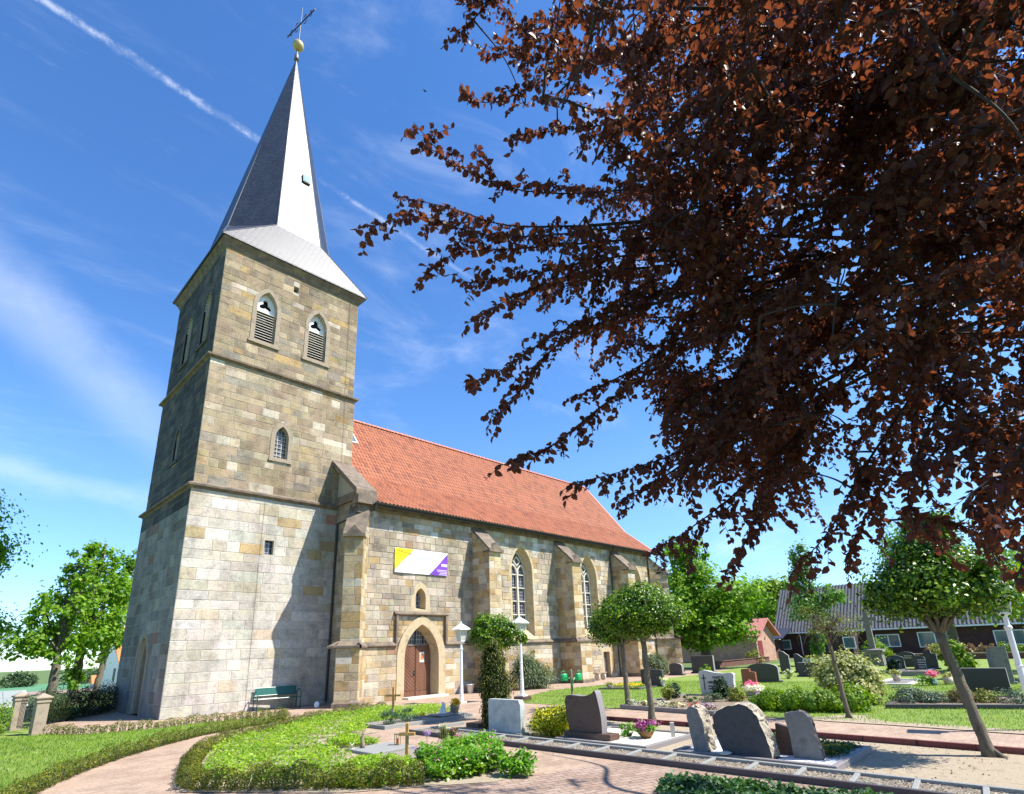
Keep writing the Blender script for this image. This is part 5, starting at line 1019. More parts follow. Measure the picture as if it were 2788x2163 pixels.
# ------------------------------------------------------------------ graves
RW = rad(-90)                                                    # stones stand with their faces to the west
def slab(name, label, cat, loc, outline, th, m, mside=None, a_=RW, rough=0., base=None, mbase=None, text_=None, group=None):
    t = thing(name, label, cat, loc, a_, group=group); b = MB(); n = len(outline); j = lambda: R.uniform(-rough, rough); z0 = base[3] if base else 0
    F = [(u+j()*.3, -th/2, z+z0+(j()*.3 if z > .02 else 0)) for u, z in outline]; Bk = [(u+j()*.3, th/2, z+z0) for u, z in outline]
    cu = sum(p[0] for p in outline)/n; k = 1+rough*.6
    if rough:
        mids = [[(cu+(u-cu)*(1+rough*.5)+j(), th*f, max(z0, z+z0+(j() if z > .02 else 0))) for u, z in outline] for f in (-.25, .05, .3)]
        b.loft([F]+mids+[Bk], 1 if mside else 0)
    else:
        b.loft([F, Bk], 1 if mside else 0)
    tri = tessellate_polygon([[Vector((p[0], p[1], 0)) for p in outline]])
    b.add(F, [t_ for t_ in tri], 0); b.add(Bk, [t_[::-1] for t_ in tri], 0); b.build('slab', [m, mside or m], t)
    if base: c = MB(); c.bbox(base[0], base[1], -base[2]/2, base[2]/2, 0, base[3]); c.build('base', mbase or m, t)
    return t
def rnd_out(pts, n=6):
    """smooth an outline with Catmull-Rom between points (first and last stay sharp)"""
    o = [pts[0]]; P_ = pts
    for i in range(1, len(P_)-2):
        p0, p1, p2, p3 = [Vector(P_[k]) for k in (i-1, i, i+1, i+2)]
        for k in range(n): t = k/n; q = .5*((2*p1)+(p2-p0)*t+(2*p0-5*p1+4*p2-p3)*t*t+(3*p1-p0-3*p2+p3)*t**3); o.append((q.x, q.y))
    return o+[P_[-2], P_[-1]]
def plot(label, x0, x1, y0, y1, h, w, mk, fill, name='grave_plot', cat='grave', skew=0):
    t = thing(name, label, cat, (x0, y0, 0)); X, Y = x1-x0, y1-y0; T = lambda p: (p[0]+skew*p[1], p[1], p[2])
    for a in ((0, X, 0, w), (0, X, Y-w, Y), (0, w, w, Y-w), (X-w, X, w, Y-w)): b = MB(); b.bbox(*a, -.01, h, .008, T=T); b.build('kerb_stone', mk, t)
    b = MB(); b.face([T(p) for p in ((w, w, h-.035), (X-w, w, h-.035), (X-w, Y-w, h-.035), (w, Y-w, h-.035))]); b.build('surface', fill, t); return t
# row of small plots with stone dividers
t = thing('plot_row', 'long low row of small gravel plots divided by stone edging across the foreground', 'grave edging', (2.8, -24, 0)); b = MB(); b.bbox(-.03, .05, -2.5, 12.8, -.01, .095, .006); b.build('front_kerb', mKERBD, t)
b = MB(); b.bbox(.68, .76, -2.5, 12.2, -.01, .095, .006); b.build('back_kerb', mKERBL, t)
for k in range(17): y = 10.55-.733*k; b = MB(); b.bbox(.05, .68, y-.035, y+.035, -.01, .09, .006, T=lambda p: (p[0], p[1]+p[0]*.10, p[2])); b.build('divider', mKERBL, t)
b = MB(); b.bbox(.05, 1.9, 12.72, 12.8, -.01, .08, .006); b.build('end_kerb', mKERBL, t)
b = MB(); nx, ny = 4, 90; vs = [(.05+.63*i/nx, -2.4+15.1*j/ny, .045+R.uniform(-.008, .008)) for j in range(ny+1) for i in range(nx+1)]; b.add(vs, [(j*(nx+1)+i, j*(nx+1)+i+1, (j+1)*(nx+1)+i+1, (j+1)*(nx+1)+i) for j in range(ny) for i in range(nx)]); b.build('gravel_bed', mGRAVB, t)
q = inpts([(2.87, -23.4), (3.46, -23.4), (3.46, -11.3), (2.87, -11.3)], 7000); tag(leafmesh('pebbles', np.c_[q, .048+.012*RG.random(7000)], up(7000, .5), .016+.018*RG.random(7000), LEAF('pebble', [(.10, .075, .055), (.25, .20, .15), (.55, .50, .42)], 0), asp=.8), kind='stuff')
sheet('sand', [(3.45, -11.95), (4.9, -11.95), (4.9, -14), (3.6, -14)], .009, mGRAVB)
b = MB(); b.bbox(4.35, 5.3, -12.25, -11.75, 0, .12, .01); tag(b.build('stone_slab', mGRAN_B), 'dark flat stone slab on the gravel just left of the yew column', 'slab')
# pale stone left, brown stone, boulder group
slab('gravestone', 'pale grey rectangular gravestone with chamfered corner beside the yew column', 'gravestone', (4.05, -13.62, 0), [(-.56, 0), (.56, 0), (.56, .64), (.50, .74), (-.54, .74), (-.56, .72)], .16, mGRAN_P, None, base=(-.62, .62, .30, .06), mbase=mKERBL)
plot('grave with brown granite kerb and cream gravel under the brown headstone', 3.72, 5.85, -17.76, -15.45, .10, .09, mKERB, mGRAVY)
o_ = rnd_out([(-.44, 0), (-.44, 0), (-.52, .45), (-.52, .68), (-.40, .76), (0, .745), (.22, .80), (.33, .86), (.40, .62), (.45, .3), (.45, 0), (.45, 0)], 5)
slab('gravestone', 'dark brown granite headstone with curved swept-up top in the centre foreground', 'gravestone', (4.22, -16.0, .07), o_, .20, mGRAN_B, mKERB, base=(-.56, .70, .34, .12), mbase=mGRAN_B)
vase('planter_bowl', 'brown bowl of purple and red petunias on the cream gravel', 'planter', (4.85, -17.08, .07), [(.09, 0), (.15, .06), (.19, .15), (.18, .155), (.15, .12), (.02, .12)], mTERRA, [('leaves', lv['geran'], (0, 0, .18), (.24, .22, .10), 500, .05), ('petals', lv['fpurp'], (0, 0, .27), (.25, .23, .10), 420, .05), ('red_petals', lv['fred'], (0, .02, .24), (.22, .2, .07), 60, .045), ('white_petals', lv['fwhite'], (0, .12, .30), (.10, .1, .06), 30, .04)])
shrub('low green plant behind the brown headstone and the petunia bowl', (4.9, -16.62, .07), [((0, 0, .12), (.20, .20, .14))], lv['geran'], .05, 16000, name='plant', cat='plant')
b = MB(); b.bbox(-.045, .045, -.02, .02, 0, .30, .01); o = b.build('marker_post', mLIME, None, loc=(5.25, -17.5, .06)); o.rotation_euler = (0, 0, rad(-60)); tag(o, 'thin upright stone marker at the right corner of the cream gravel', 'marker')
plot('grave with grey granite kerb and white gravel under the three rough boulders', 3.66, 5.80, -21.12, -18.36, .11, .10, mKERB, mGRAVW)
oL = rnd_out([(-.13, 0), (-.13, 0), (-.17, .4), (-.19, .66), (-.10, .76), (.02, .72), (.10, .55), (.14, .2), (.15, 0), (.15, 0)], 4)
slab('gravestone', 'narrow upright rough boulder slab, left one of the group of three', 'gravestone', (4.10, -18.78, .08), oL, .36, mGRAN_G, mROCK, rough=.05, group='rough boulders on the white gravel grave')
oB = rnd_out([(-.36, 0), (-.36, 0), (-.47, .35), (-.48, .60), (-.34, .74), (-.08, .82), (.14, .83), (.28, .72), (.38, .48), (.46, .2), (.48, 0), (.48, 0)], 4)
slab('gravestone', 'broad rounded dark boulder headstone, the biggest of the group of three', 'gravestone', (4.02, -19.62, .08), oB, .34, mGRAN_DR, mROCK, rough=.05, group='rough boulders on the white gravel grave')
oR = rnd_out([(-.20, 0), (-.20, 0), (-.21, .35), (-.25, .64), (-.18, .70), (.04, .73), (.16, .60), (.19, .35), (.25, .12), (.24, 0), (.24, 0)], 4)
slab('gravestone', 'upright grey granite slab with rounded shoulder, right one of the group of three', 'gravestone', (4.28, -20.52, .08), oR, .14, mGRAN_G, mKERBD, rough=.02, group='rough boulders on the white gravel grave')
slab('gravestone', 'low dark brown stone wedged between the big boulder and the right slab', 'gravestone', (4.45, -20.12, .08), [(-.14, 0), (.14, 0), (.12, .44), (-.10, .50)], .10, mGRAN_B)
b = MB(); b.lathe([(.02, 0), (.09, .01), (.11, .03), (.05, .06), (.01, .065)], 10); o = b.build('pebble', mLIME, None, True, loc=(3.72, -19.35, .11)); tag(o, 'pale flat stone lying on the kerb in front of the big boulder', 'stone'); o.scale = (1.3, 1, .8)
cover('grave_planting', [(4.5, -20.95), (5.7, -20.95), (5.7, -19.4), (4.9, -19.6), (4.5, -20.7)], 3800, .15, .05, lv['ivy'], lo=.07)
for k in range(26): pass
q = inpts([(4.5, -20.9), (5.2, -20.9), (5.1, -20.3), (4.5, -20.4)], 260); tag(leafmesh('primroses', np.c_[q, .14+.08*RG.random(260)], up(260, .6), .04, lv['fyel'], asp=.9), kind='stuff')
t = thing('dry_stems', 'few dry upright stems on the ivy of the white gravel grave', 'plant', (5.45, -20.1, .08)); b = MB()
for k in range(9): x, y = R.uniform(-.15, .15), R.uniform(-.15, .15); b.tube([(x, y, 0), (x+R.uniform(-.1, .1), y+R.uniform(-.1, .1), R.uniform(.25, .5))], .004, 4)
b.build('stems', M('dry_stem', (.28, .20, .12)), t)
# beds before the portal
gA = plot('grave bed with grey kerb, angel and flower pot in front of the portal', 2.86, 6.10, -10.07, -9.02, .10, .08, mKERBL, mGRAVB)
shrub('grey-green lavender bush on the left end of the grave bed with the angel', (3.35, -9.62, .05), [((0, 0, .16), (.30, .28, .24))], LEAF('lavender_leaf', [(.05, .12, .06), (.10, .20, .10)], .2), .06, 17000, asp=.25, name='lavender', droop=.9)
shrub('second grey-green lavender bush with white blooms beside the first', (3.98, -9.55, .05), [((0, 0, .14), (.28, .26, .22))], LEAF('lavender_leaf_b', [(.05, .13, .07), (.12, .22, .12)], .2), .06, 17000, asp=.25, name='lavender', droop=.9)
b = MB(); b.bbox(5.05, 6.0, -9.85, -9.2, .10, .135, .008); tag(b.build('stone_slab', mKERBL), 'grey slab carrying the white angel and the flower pot', 'slab')
t = thing('angel_figure', 'small white kneeling angel figure left of the yellow flower pot', 'statue', (5.42, -9.42, .135), rad(-130)); b = MB()
b.lathe([(.12, 0), (.12, .025), (.085, .03), (.095, .08), (.075, .15), (.05, .21), (.028, .245), (.04, .265), (.046, .30), (.03, .335), (.004, .345)], 16); b.build('body', mPORC, t, True)
for s in (-1, 1): b = MB(); b.loft([[(s*.03, .035, .12), (s*.10, .06, .16), (s*.13, .075, .27), (s*.07, .06, .30), (s*.03, .04, .22)], [(s*.03, .05, .12), (s*.10, .075, .16), (s*.13, .09, .27), (s*.07, .075, .30), (s*.03, .055, .22)]], cap=True); b.build('wing', mPORC, t)
for s in (-1, 1): b = MB(); b.tube([(s*.05, -.01, .20), (s*.06, -.06, .15), (s*.012, -.085, .19)], [.018, .015, .01], 6); b.build('arm', mPORC, t, True)
vase('flower_pot', 'grey pot of yellow and orange flowers between the angel and the urn', 'flower pot', (5.70, -9.70, .135), [(.08, 0), (.13, .20), (.145, .20), (.145, .23), (.12, .22), (.02, .20)], mPOTG, [('leaves', lv['geran'], (0, 0, .26), (.15, .15, .08), 300, .04), ('petals', lv['fyel'], (0, 0, .33), (.15, .15, .10), 420, .045)])
t = thing('grave_lantern', 'white and grey stone urn right of the yellow flower pot', 'urn', (5.88, -9.38, .135)); b = MB(); b.bbox(-.07, .07, -.07, .07, 0, .2); b.build('body', mGRAN_G, t); b = MB(); b.lathe([(.08, .20), (.09, .22), (.05, .24), (.06, .27), (.02, .30)], 10); b.build('lid', mPORC, t, True)
vase('pansy_pot', 'tiny clump of orange pansies on the kerb left of the angel', 'flowers', (4.95, -9.0, .0), [(.05, 0), (.07, .06), (.02, .05)], mTERRA, [('petals', lv['fyel'], (0, 0, .11), (.11, .11, .06), 90, .04), ('leaves', lv['geran'], (0, 0, .08), (.1, .1, .05), 60, .04)])
b = MB(); b.bbox(.36, 1.44, -13.42, -12.42, 0, .07, .01); tag(b.build('grave_slab', mKERBL), 'flat grey grave slab in the ground cover carrying the root and the lantern', 'slab')
b = MB(); b.face([(.2, -14.4, .022), (.9, -14.35, .022), (1.45, -13.6, .022), (1.44, -13.45, .022), (.3, -13.5, .022)]); tag(b.build('gravel', mGRAVB), kind='stuff')
t = thing('root_sculpture', 'twisted dry root standing on the flat grey grave slab', 'sculpture', (.62, -12.62, .07)); b = MB(); b.tube([(0, 0, 0), (.02, .01, .08), (-.02, 0, .17), (.03, .01, .26), (.01, 0, .33)], [.06, .04, .038, .034, .012], 8); b.tube([(.03, .01, .24), (.07, .02, .34)], [.02, .006], 6); b.tube([(0, 0, .2), (-.05, 0, .3)], [.016, .005], 6); b.build('root', mWOODW, t, True)
t = thing('antler', 'small forked branch lying at the left end of the grey grave slab', 'branch', (.42, -12.55, .07)); b = MB(); b.tube([(0, 0, 0), (-.02, 0, .08), (-.07, .02, .14)], [.014, .01, .004], 5); b.tube([(-.02, 0, .06), (.06, .03, .12)], [.01, .004], 5); b.tube([(0, 0, 0), (.1, -.05, .02)], [.014, .006], 5); b.build('twig', mLIME, t)
t = thing('grave_lantern', 'dark wood and brass lantern with a red candle on the grey grave slab', 'lantern', (1.28, -12.98, .07), rad(30)); b = MB(); b.box(-.055, .055, -.055, .055, 0, .02); b.box(-.06, .06, -.06, .06, .21, .23); b.build('top_and_base', mWOODW, t)
for s in (-1, 1):
    for q_ in (-1, 1): b = MB(); b.box(s*.048-.007, s*.048+.007, q_*.048-.007, q_*.048+.007, .02, .21); b.build('corner_bar', mGOLD, t)
b = MB(); b.lathe([(.022, .02), (.022, .13), (.004, .135)], 10); b.build('candle', M('red_wax', (.45, .03, .02), rough=.4), t)
t = thing('flower', 'tall purple allium ball above a wooden pot by the front cross', 'flower', (.62, -14.9, 0)); P, Q = blob(260, (0, 0, .52), (.065, .065, .06), clus=60, shell=.6); leafmesh('flower_head', P, Q, .022, lv['flil'], t); b = MB(); b.tube([(0, 0, .1), (0, 0, .48)], .006, 5); b.build('stalk', M('green_stalk', (.12, .22, .05)), t)
vase('wooden_pot', 'weathered wooden pot with lilac pansies beside the front pine cross', 'planter', (.56, -14.86, 0), [(.12, 0), (.13, .15), (.115, .15), (.02, .12)], mWOODW, [('leaves', lv['geran'], (0, 0, .20), (.16, .16, .07), 240, .04), ('petals', lv['flil'], (0, 0, .24), (.17, .17, .06), 140, .04)])
t = shrub('rose bush with reddish young leaves behind the lush green perennials', (1.72, -14.25, 0), [((0, 0, .28), (.20, .20, .18)), ((.03, .05, .40), (.17, .17, .10))], LEAF('rose_leaf', [(.05, .12, .02), (.12, .10, .03), (.30, .08, .04)], .2), .045, 15000, name='rose_bush')
t = thing('flower', 'tall pale cream flowers on thin stems beside the rose bush', 'flower', (1.42, -14.42, 0)); b = MB(); hd = []
for k in range(7): x, y, z = R.uniform(-.12, .12), R.uniform(-.12, .12), R.uniform(.30, .58); b.tube([(x*.4, y*.4, 0), (x, y, z)], .004, 4); hd.append((x, y, z))
b.build('stems', M('pale_stalk', (.22, .30, .08)), t); P = np.repeat(np.array(hd), 14, 0)+RG.normal(size=(98, 3))*.014; leafmesh('petals', P, rnd(98), .028, lv['fcream'], t)
t = shrub('clump of pink and white flowers at the foot of the rose bush', (1.6, -14.72, 0), [((0, 0, .30), (.17, .17, .06))], lv['fpink'], .03, 16000, name='flowers', cat='flowers'); 
b = MB(); b.bbox(-1.25, -1.0, -13.05, -12.85, 0, .05, .01); tag(b.build('stone', mLIME), 'flat pale stone lying in the bright ground cover', 'stone')
# family grave
plot('family grave bed with pale stone kerb and colourful flower border', 9.45, 13.9, -16.55, -13.0, .13, .14, mKERB, mSOIL, skew=.14)
oF = rnd_out([(-.62, 0), (-.62, 0), (-.66, .62), (-.66, .86), (-.56, .95), (-.36, .95), (-.05, .88), (.3, .85), (.66, .85), (.66, .6), (.64, 0), (.64, 0)], 5)
fs = slab('gravestone', 'large white family gravestone with wavy top, cross and dark lettering', 'gravestone', (14.5, -14.3, .02), oF, .16, M('white_granite', (.50, .48, .45), (.62, .60, .57), 40, .6, .1, 90))
text('FAMILIE', .125, mINK, fs, (-.12, -.086, .66), (rad(90), 0, 0), bold=.004); text('HEINRICH ESC', .118, mINK, fs, (-.34, -.086, .49), (rad(90), 0, 0), bold=.004)
b = MB()
for r_, (xa, xb) in enumerate(((-.32, -.05), (.06, .44), (-.32, -.10), (.06, .44))):
    x = xa; z = .375-.09*(r_//2)
    while x < xb-.02: w_ = R.uniform(.018, .04); b.box(x, min(x+w_, xb), -.087, -.081, z, z+.045); x += w_+.008
b.build('small_inscription', mINK, fs)
b = MB(); b.box(-.485, -.455, -.094, -.081, .25, .80); b.box(-.56, -.38, -.094, -.081, .66, .69); b.build('engraved_cross', mINK, fs)
def bl(c, r): return [(c, r)]
shrub('small golden ball conifer at the left end of the family grave', (12.3, -13.45, .1), bl((0, 0, .22), (.22, .22, .22)), lv['gold'], .04, 30000); shrub('dark green conifer just behind the small golden ball conifer', (13.0, -13.3, .1), bl((0, 0, .24), (.30, .30, .26)), lv['conif'], .06, 15000)
shrub('dark bushy dwarf cypress covering the right end of the white family stone', (13.3, -14.98, .1), [((0, 0, .22), (.32, .32, .26)), ((-.02, 0, .45), (.22, .22, .26)), ((.02, .05, .15), (.38, .34, .16))], lv['conif'], .06, 16000); shrub('golden feathery conifer right of the dark dwarf cypress', (12.74, -15.75, .1), bl((0, 0, .18), (.30, .30, .26)), lv['gold'], .05, 18000)
shrub('blue-grey creeping juniper in the middle of the family grave border', (12.2, -15.1, .1), bl((0, 0, .12), (.38, .42, .16)), lv['junip'], .06, 16000, asp=.35); shrub('yellow-green tuft left of the creeping juniper', (12.0, -14.45, .1), bl((0, 0, .10), (.22, .25, .12)), lv['thorn'], .05, 12000)
for k, (y, mm_, nm) in enumerate(((-13.35, 'fwhite', 'white and violet flowers at the left end of the family grave kerb'), (-13.9, 'fcream', 'cream flowers left of the middle of the family grave kerb'), (-14.5, 'fwhite', 'white and pink flowers at the middle of the family grave kerb'), (-14.95, 'fcream', 'white flowers right of the middle of the family grave kerb'), (-15.6, 'fred', 'red flowers near the right end of the family grave kerb'), (-16.05, 'flil', 'lilac flowers at the right end of the family grave kerb'))):
    t = shrub(nm, (10.15-.04*k, y, .1), bl((0, 0, .08), (.22, .26, .09)), lv['brown' if k % 2 else 'junip'], .04, 16000, name='border_flowers', cat='flowers'); P, Q = blob(150, (0, 0, .11), (.22, .26, .08), clus=20); leafmesh('petals', P, Q, .042, lv[mm_], t, asp=.9)
vase('flower_bowl', 'bowl of white and pink flowers behind the golden feathery conifer', 'planter', (15.3, -15.2, .02), [(.16, 0), (.25, .15), (.22, .15), (.02, .12)], mPOTG, [('white_petals', lv['fwhite'], (-.05, -.1, .28), (.32, .40, .13), 900, .06), ('pink_petals', lv['fpink'], (.2, .1, .42), (.20, .24, .09), 420, .06), ('lower_petals', lv['flil'], (-.2, -.35, .14), (.2, .2, .12), 160, .06)])
# lawn grave by the church path
plot('flat grave bed with yellow pansies near the church path', 17.0, 19.4, -9.35, -7.45, .08, .10, mKERBD, mSOIL, skew=-.3)
cover('yellow_pansies', [(17.0, -8.9), (18.0, -9.1), (18.2, -7.9), (17.2, -7.8)], 500, .16, .07, lv['geran'], lo=.05); q = inpts([(17.0, -8.9), (18.0, -9.1), (18.2, -7.9), (17.2, -7.8)], 260); tag(leafmesh('pansy_petals', np.c_[q, .14+.08*RG.random(260)], up(260, .7), .07, lv['fyel'], asp=.9), kind='stuff')
slab('gravestone', 'wide low dark headstone behind the left hawthorn trunks', 'gravestone', (18.9, -8.95, 0), [(-.58, 0), (.60, 0), (.60, .72), (.52, .78), (-.54, .82), (-.6, .76)], .18, mGRAN_DR, None)
vase('planter_bowl', 'grey bowl with silvery plants beside the flat pansy grave', 'planter', (17.3, -7.5, 0), [(.08, 0), (.18, .16), (.16, .16), (.02, .12)], mPOTG, [('leaves', lv['vari'], (0, 0, .22), (.2, .2, .10), 200, .06)])
vase('stone_vase', 'tan stone vase with pale flowers beside the dark wide headstone', 'vase', (18.8, -9.55, 0), [(.10, 0), (.07, .06), (.13, .25), (.11, .3), (.02, .28)], mPOTT, [('petals', lv['fcream'], (0, 0, .36), (.16, .16, .09), 120, .07)])
# headstones farther back
def stele(label, x, y, w, h, m, top='flat', th=.14, text_=0, base=True, name='gravestone'):
    h2 = h-.1 if base else h; W_ = w/2
    o = dict(flat=[(-W_, 0), (W_, 0), (W_, h2), (-W_, h2)], round=[(-W_, 0), (W_, 0), (W_, h2-W_*.9)]+[(W_*math.cos(a), h2-W_*.9+W_*.9*math.sin(a)) for a in [k*math.pi/10 for k in range(1, 10)]]+[(-W_, h2-W_*.9)],
        low=[(-W_, 0), (W_, 0), (W_, h2*.72)]+[(W_*math.cos(a), h2*.72+h2*.28*math.sin(a)) for a in [k*math.pi/10 for k in range(1, 10)]]+[(-W_, h2*.72)],
        left=[(-W_, 0), (W_, 0), (W_, h2*.78), (W_*.5, h2*.86), (0, h2*.97), (-W_*.6, h2), (-W_, h2*.98)], wave=[(-W_*.85, 0), (W_*.85, 0), (W_, h2*.75), (W_*.9, h2*.86), (W_*.3, h2*.93), (-W_*.1, h2*.96), (-W_*.7, h2), (-W_, h2*.92)],
        step=[(-W_, 0), (W_, 0), (W_, h2*.78), (W_*.25, h2*.82), (W_*.2, h2), (-W_*.9, h2*.98), (-W_, h2*.9)])[top]
    t = slab(name, label, 'gravestone', (x, y, 0), o, th, m, mKERBL if m in (mGRAN_D, mGRAN_DR) else None, base=(-W_-.08, W_+.08, th+.14, .1) if base else None)
    if text_:
        b = MB()
        for k in range(text_):
            x0 = -W_*.15; 
            while x0 < W_*.75: w_ = R.uniform(.04, .09); b.box(x0, x0+w_, -th/2-.004, -th/2+.001, h2*.78-.12*k, h2*.78-.12*k+.045); x0 += w_+.02
        b.build('inscription', mSILV, t)
    return t
stele('small red-brown gravestone behind the bowl of pink flowers', 19.9, -13.3, .62, .78, mGRAN_R, 'step', .16)
stele('broad black rounded gravestone between the red-brown stone and the low hedge', 22.8, -12.85, 1.45, .90, mGRAN_D, 'low', .18)
stele('taller grey slab of the pair of slabs left of the variegated shrub', 30.2, -11.35, .56, 1.32, mGRAN_DR, 'left'); stele('shorter grey slab of the pair of slabs left of the variegated shrub', 31.3, -11.8, .50, 1.12, mGRAN_DR, 'left')
stele('low wide dark granite tomb wall left of the variegated shrub', 27.4, -13.75, 1.5, .74, mGRAN_DR, 'flat', .3); stele('small pale stone far behind the low dark tomb wall', 40, -9.4, .8, .55, mGRAN_P, 'flat')
stele('wide dark memorial of stepped slabs behind the family gravestone', 30.6, -5.9, 1.55, 1.12, mGRAN_DR, 'flat', .2); stele('dark stone with a lantern niche left of the stepped memorial', 28.2, -5.2, .9, .75, mGRAN_DR, 'low', .2)
stele('long low polished dark headstone behind the leaning hawthorn trunk', 19.4, -21.6, 1.35, .80, mGRAN_D, 'flat', .2, base=False); stele('tall narrow pale grey stele at the right edge behind the lamp', 23.6, -21.9, .48, 1.42, mGRAN_G, 'flat'); stele('round-topped pale grey stele left of the tall narrow one', 26, -21.55, .56, 1.35, mGRAN_G, 'round')
stele('blue-black gravestone with low curved top right of the tall cross', 38, -16.15, 1.05, .95, mGRAN_D, 'low', text_=2); stele('small brown scalloped gravestone in front of the blue-black ones', 31.5, -16.75, .62, .82, mGRAN_G, 'wave'); stele('black gravestone with pale inscription and swept top', 30.8, -18.0, .58, .95, mGRAN_D, 'wave', text_=5); stele('grey stepped gravestone behind the black inscribed one', 35, -17.9, .62, 1.10, mGRAN_DR, 'step')
stele('dark curved gravestone half hidden behind the small brown one', 34, -16.3, .9, .85, mGRAN_D, 'low')
t = thing('memorial_cross', 'tall grey stone cross on an inscribed pedestal', 'cross', (39.6, -14.05, 0), RW); b = MB(); q = lambda r, z: [(-r, -r*.7, z), (r, -r*.7, z), (r, r*.7, z), (-r, r*.7, z)]
b.loft([q(.58, 0), q(.52, .9), q(.66, .95), q(.64, 1.08), q(.28, 1.15)], cap=True); b.build('pedestal', mGRAN_G, t); b = MB(); b.loft([q(.19, 1.15), q(.15, 3.72)], cap=True); b.build('shaft', mGRAN_G, t)
b = MB(); b.bbox(-.62, .62, -.11, .11, 3.0, 3.26); b.build('cross_arm', mGRAN_G, t)
b = MB()
for k in range(4): b.box(-.3, .3, -.40, -.375, .70-.12*k, .73-.12*k)
b.build('inscription', mGRAN_DR, t)
plot('pale paved grave with a tan flower pot in the middle distance', 22.0, 25.2, -19.0, -17.6, .08, .2, mLIME, mKERB); plot('dark kerbed grave behind the paved one', 28.2, 31, -18.6, -17.2, .25, .15, mKERB, mSOIL)
plot('long dark kerbed bed of junipers across the right side', 14.75, 17.6, -24.6, -19.9, .13, .12, mKERBD, mSOIL, skew=-.38)
vase('flower_pot', 'square tan pot of pale green leaves on the paved grave', 'flower pot', (23.5, -18.25, .08), [(.13, 0), (.17, .28), (.15, .28), (.02, .25)], mPOTT, [('leaves', lv['vari'], (0, 0, .36), (.22, .22, .12), 260, .07)])
vase('flower_bowl', 'bright pink flower ball above a small green vase in the middle distance', 'planter', (22.2, -19.75, 0), [(.10, 0), (.12, .25), (.10, .25), (.02, .22)], M('teal_pot', (.12, .22, .22)), [('petals', lv['fpink'], (0, 0, .46), (.20, .20, .12), 420, .06), ('leaves', lv['geran'], (0, .3, .2), (.3, .35, .2), 500, .06)])
vase('flower_pot', 'large cream pot of white flowers right of the pink flower ball', 'flower pot', (22.8, -20.15, 0), [(.14, 0), (.20, .30), (.18, .30), (.02, .27)], mPOTT, [('leaves', lv['vari'], (0, 0, .38), (.2, .2, .10), 220, .06)])
for x, y in ((14.9, -16.9), (24.2, -17.2)): pass
for lb, x, y in (('white and red flowers on the far grave behind the low hedge', 25.6, -13.0), ('yellow flowers on the grass at the far right', 27.5, -23.3)):
    t = shrub(lb, (x, y, 0), bl((0, 0, .2), (.3, .3, .22)), lv['hedgel'], .07, 3500, name='flowers', cat='flowers'); P, Q = blob(120, (0, 0, .3), (.28, .28, .18), clus=20); leafmesh('petals', P, Q, .08, lv['fwhite' if x < 26 else 'fyel'], t)
# ------------------------------------------------------------------ garage, house, walls, far things
mREDD = BRICK('deep_red_brick', (.06, .022, .02), (.10, .035, .03), (.08, .06, .05), .24, .08, .012, plane='XZ')
g = thing('garage', 'small pink brick garage with pinkish tiled gable roof behind the big lime tree', 'garage', (50, -2.1, 0)); b = MB()
GW, GL, GE, GR = 4.7, 10.5, 2.45, 3.95
b.add([(0, 0, 0), (GW, 0, 0), (GW, 0, GE), (GW/2, 0, GR), (0, 0, GE), (0, GL, 0), (GW, GL, 0), (GW, GL, GE), (GW/2, GL, GR), (0, GL, GE)], [(0, 1, 2, 3, 4), (9, 8, 7, 6, 5), (0, 4, 9, 5), (1, 6, 7, 2)]); b.build('wall', mPINKB, g)
b = MB(); mRT = M('pink_roof_tile', (.42, .15, .12), (.52, .21, .17), 4, .75, .3, 12)
for s in (-1, 1): b.loft([[(GW/2, y, GR+.14), (GW/2+s*(GW/2+.35), y, GE-.18+.14), (GW/2+s*(GW/2+.35), y, GE-.26+.14), (GW/2, y, GR+.04)] for y in (-.55, GL+.3)], cap=True)
b.build('roof', mRT, g); b = MB()
for s in (-1, 1): b.loft([[(GW/2, y, GR+.17), (GW/2+s*(GW/2+.38), y, GE-.02), (GW/2+s*(GW/2+.38), y, GE-.2), (GW/2, y, GR)] for y in (-.58, -.551)], cap=True)
b.build('verge_board', mRT, g); b = MB(); b.box(.35, 1.35, -.05, .0, 0, 1.95); b.build('garage_door', M('wine_red_paint', (.22, .04, .05), rough=.5), g)
text('67', .42, mINK, g, (2.05, -.012, 2.0), (rad(90), 0, 0), name='house_number')
b = MB(); b.box(36, 49.8, -3.15, -2.95, -.1, .42); b.box(36, 49.8, -3.2, -2.9, .421, .47); tag(b.build('garden_wall', mREDB), 'low dark red brick wall in front of the pink garage', 'wall')
h = thing('house', 'long low dark red brick house with grey corrugated roof at the back right', 'house', (62, 0, 0)); b = MB(); HL_ = 34
b.box(0, 8, -HL_, -.2, -.1, 2.75); b.build('wall', mREDD, h)
b = MB(); nn = int(HL_/.32); prof_ = []
mCOR = M('corrugated_sheet', (.075, .075, .082), (.11, .11, .12), 3, .85, .2, 30)
for k in range(nn*4+1): y = .3-(HL_+.6)*k/(nn*4); prof_.append((y, .06*math.sin(k*math.pi/2)))
b.loft([[(-.55, y, 2.72+d_) for y, d_ in prof_], [(4, y, 7.75+d_) for y, d_ in prof_], [(8.5, y, 2.72+d_) for y, d_ in prof_]], close=False); rf = b.build('roof', mCOR, h)
b = MB(); b.face([(0, -.2, 2.7), (4, -.2, 7.7), (8, -.2, 2.7)]); b.box(-.6, -.5, -HL_-.3, .3, 2.55, 2.70); b.build('gable_and_gutter', mWHITE, h)
b = MB(); b.tube([(-.55, -2.4, 2.6), (-.1, -2.4, 2.3), (-.1, -2.4, .2)], .06, 6); b.build('downpipe', mWHITE, h)
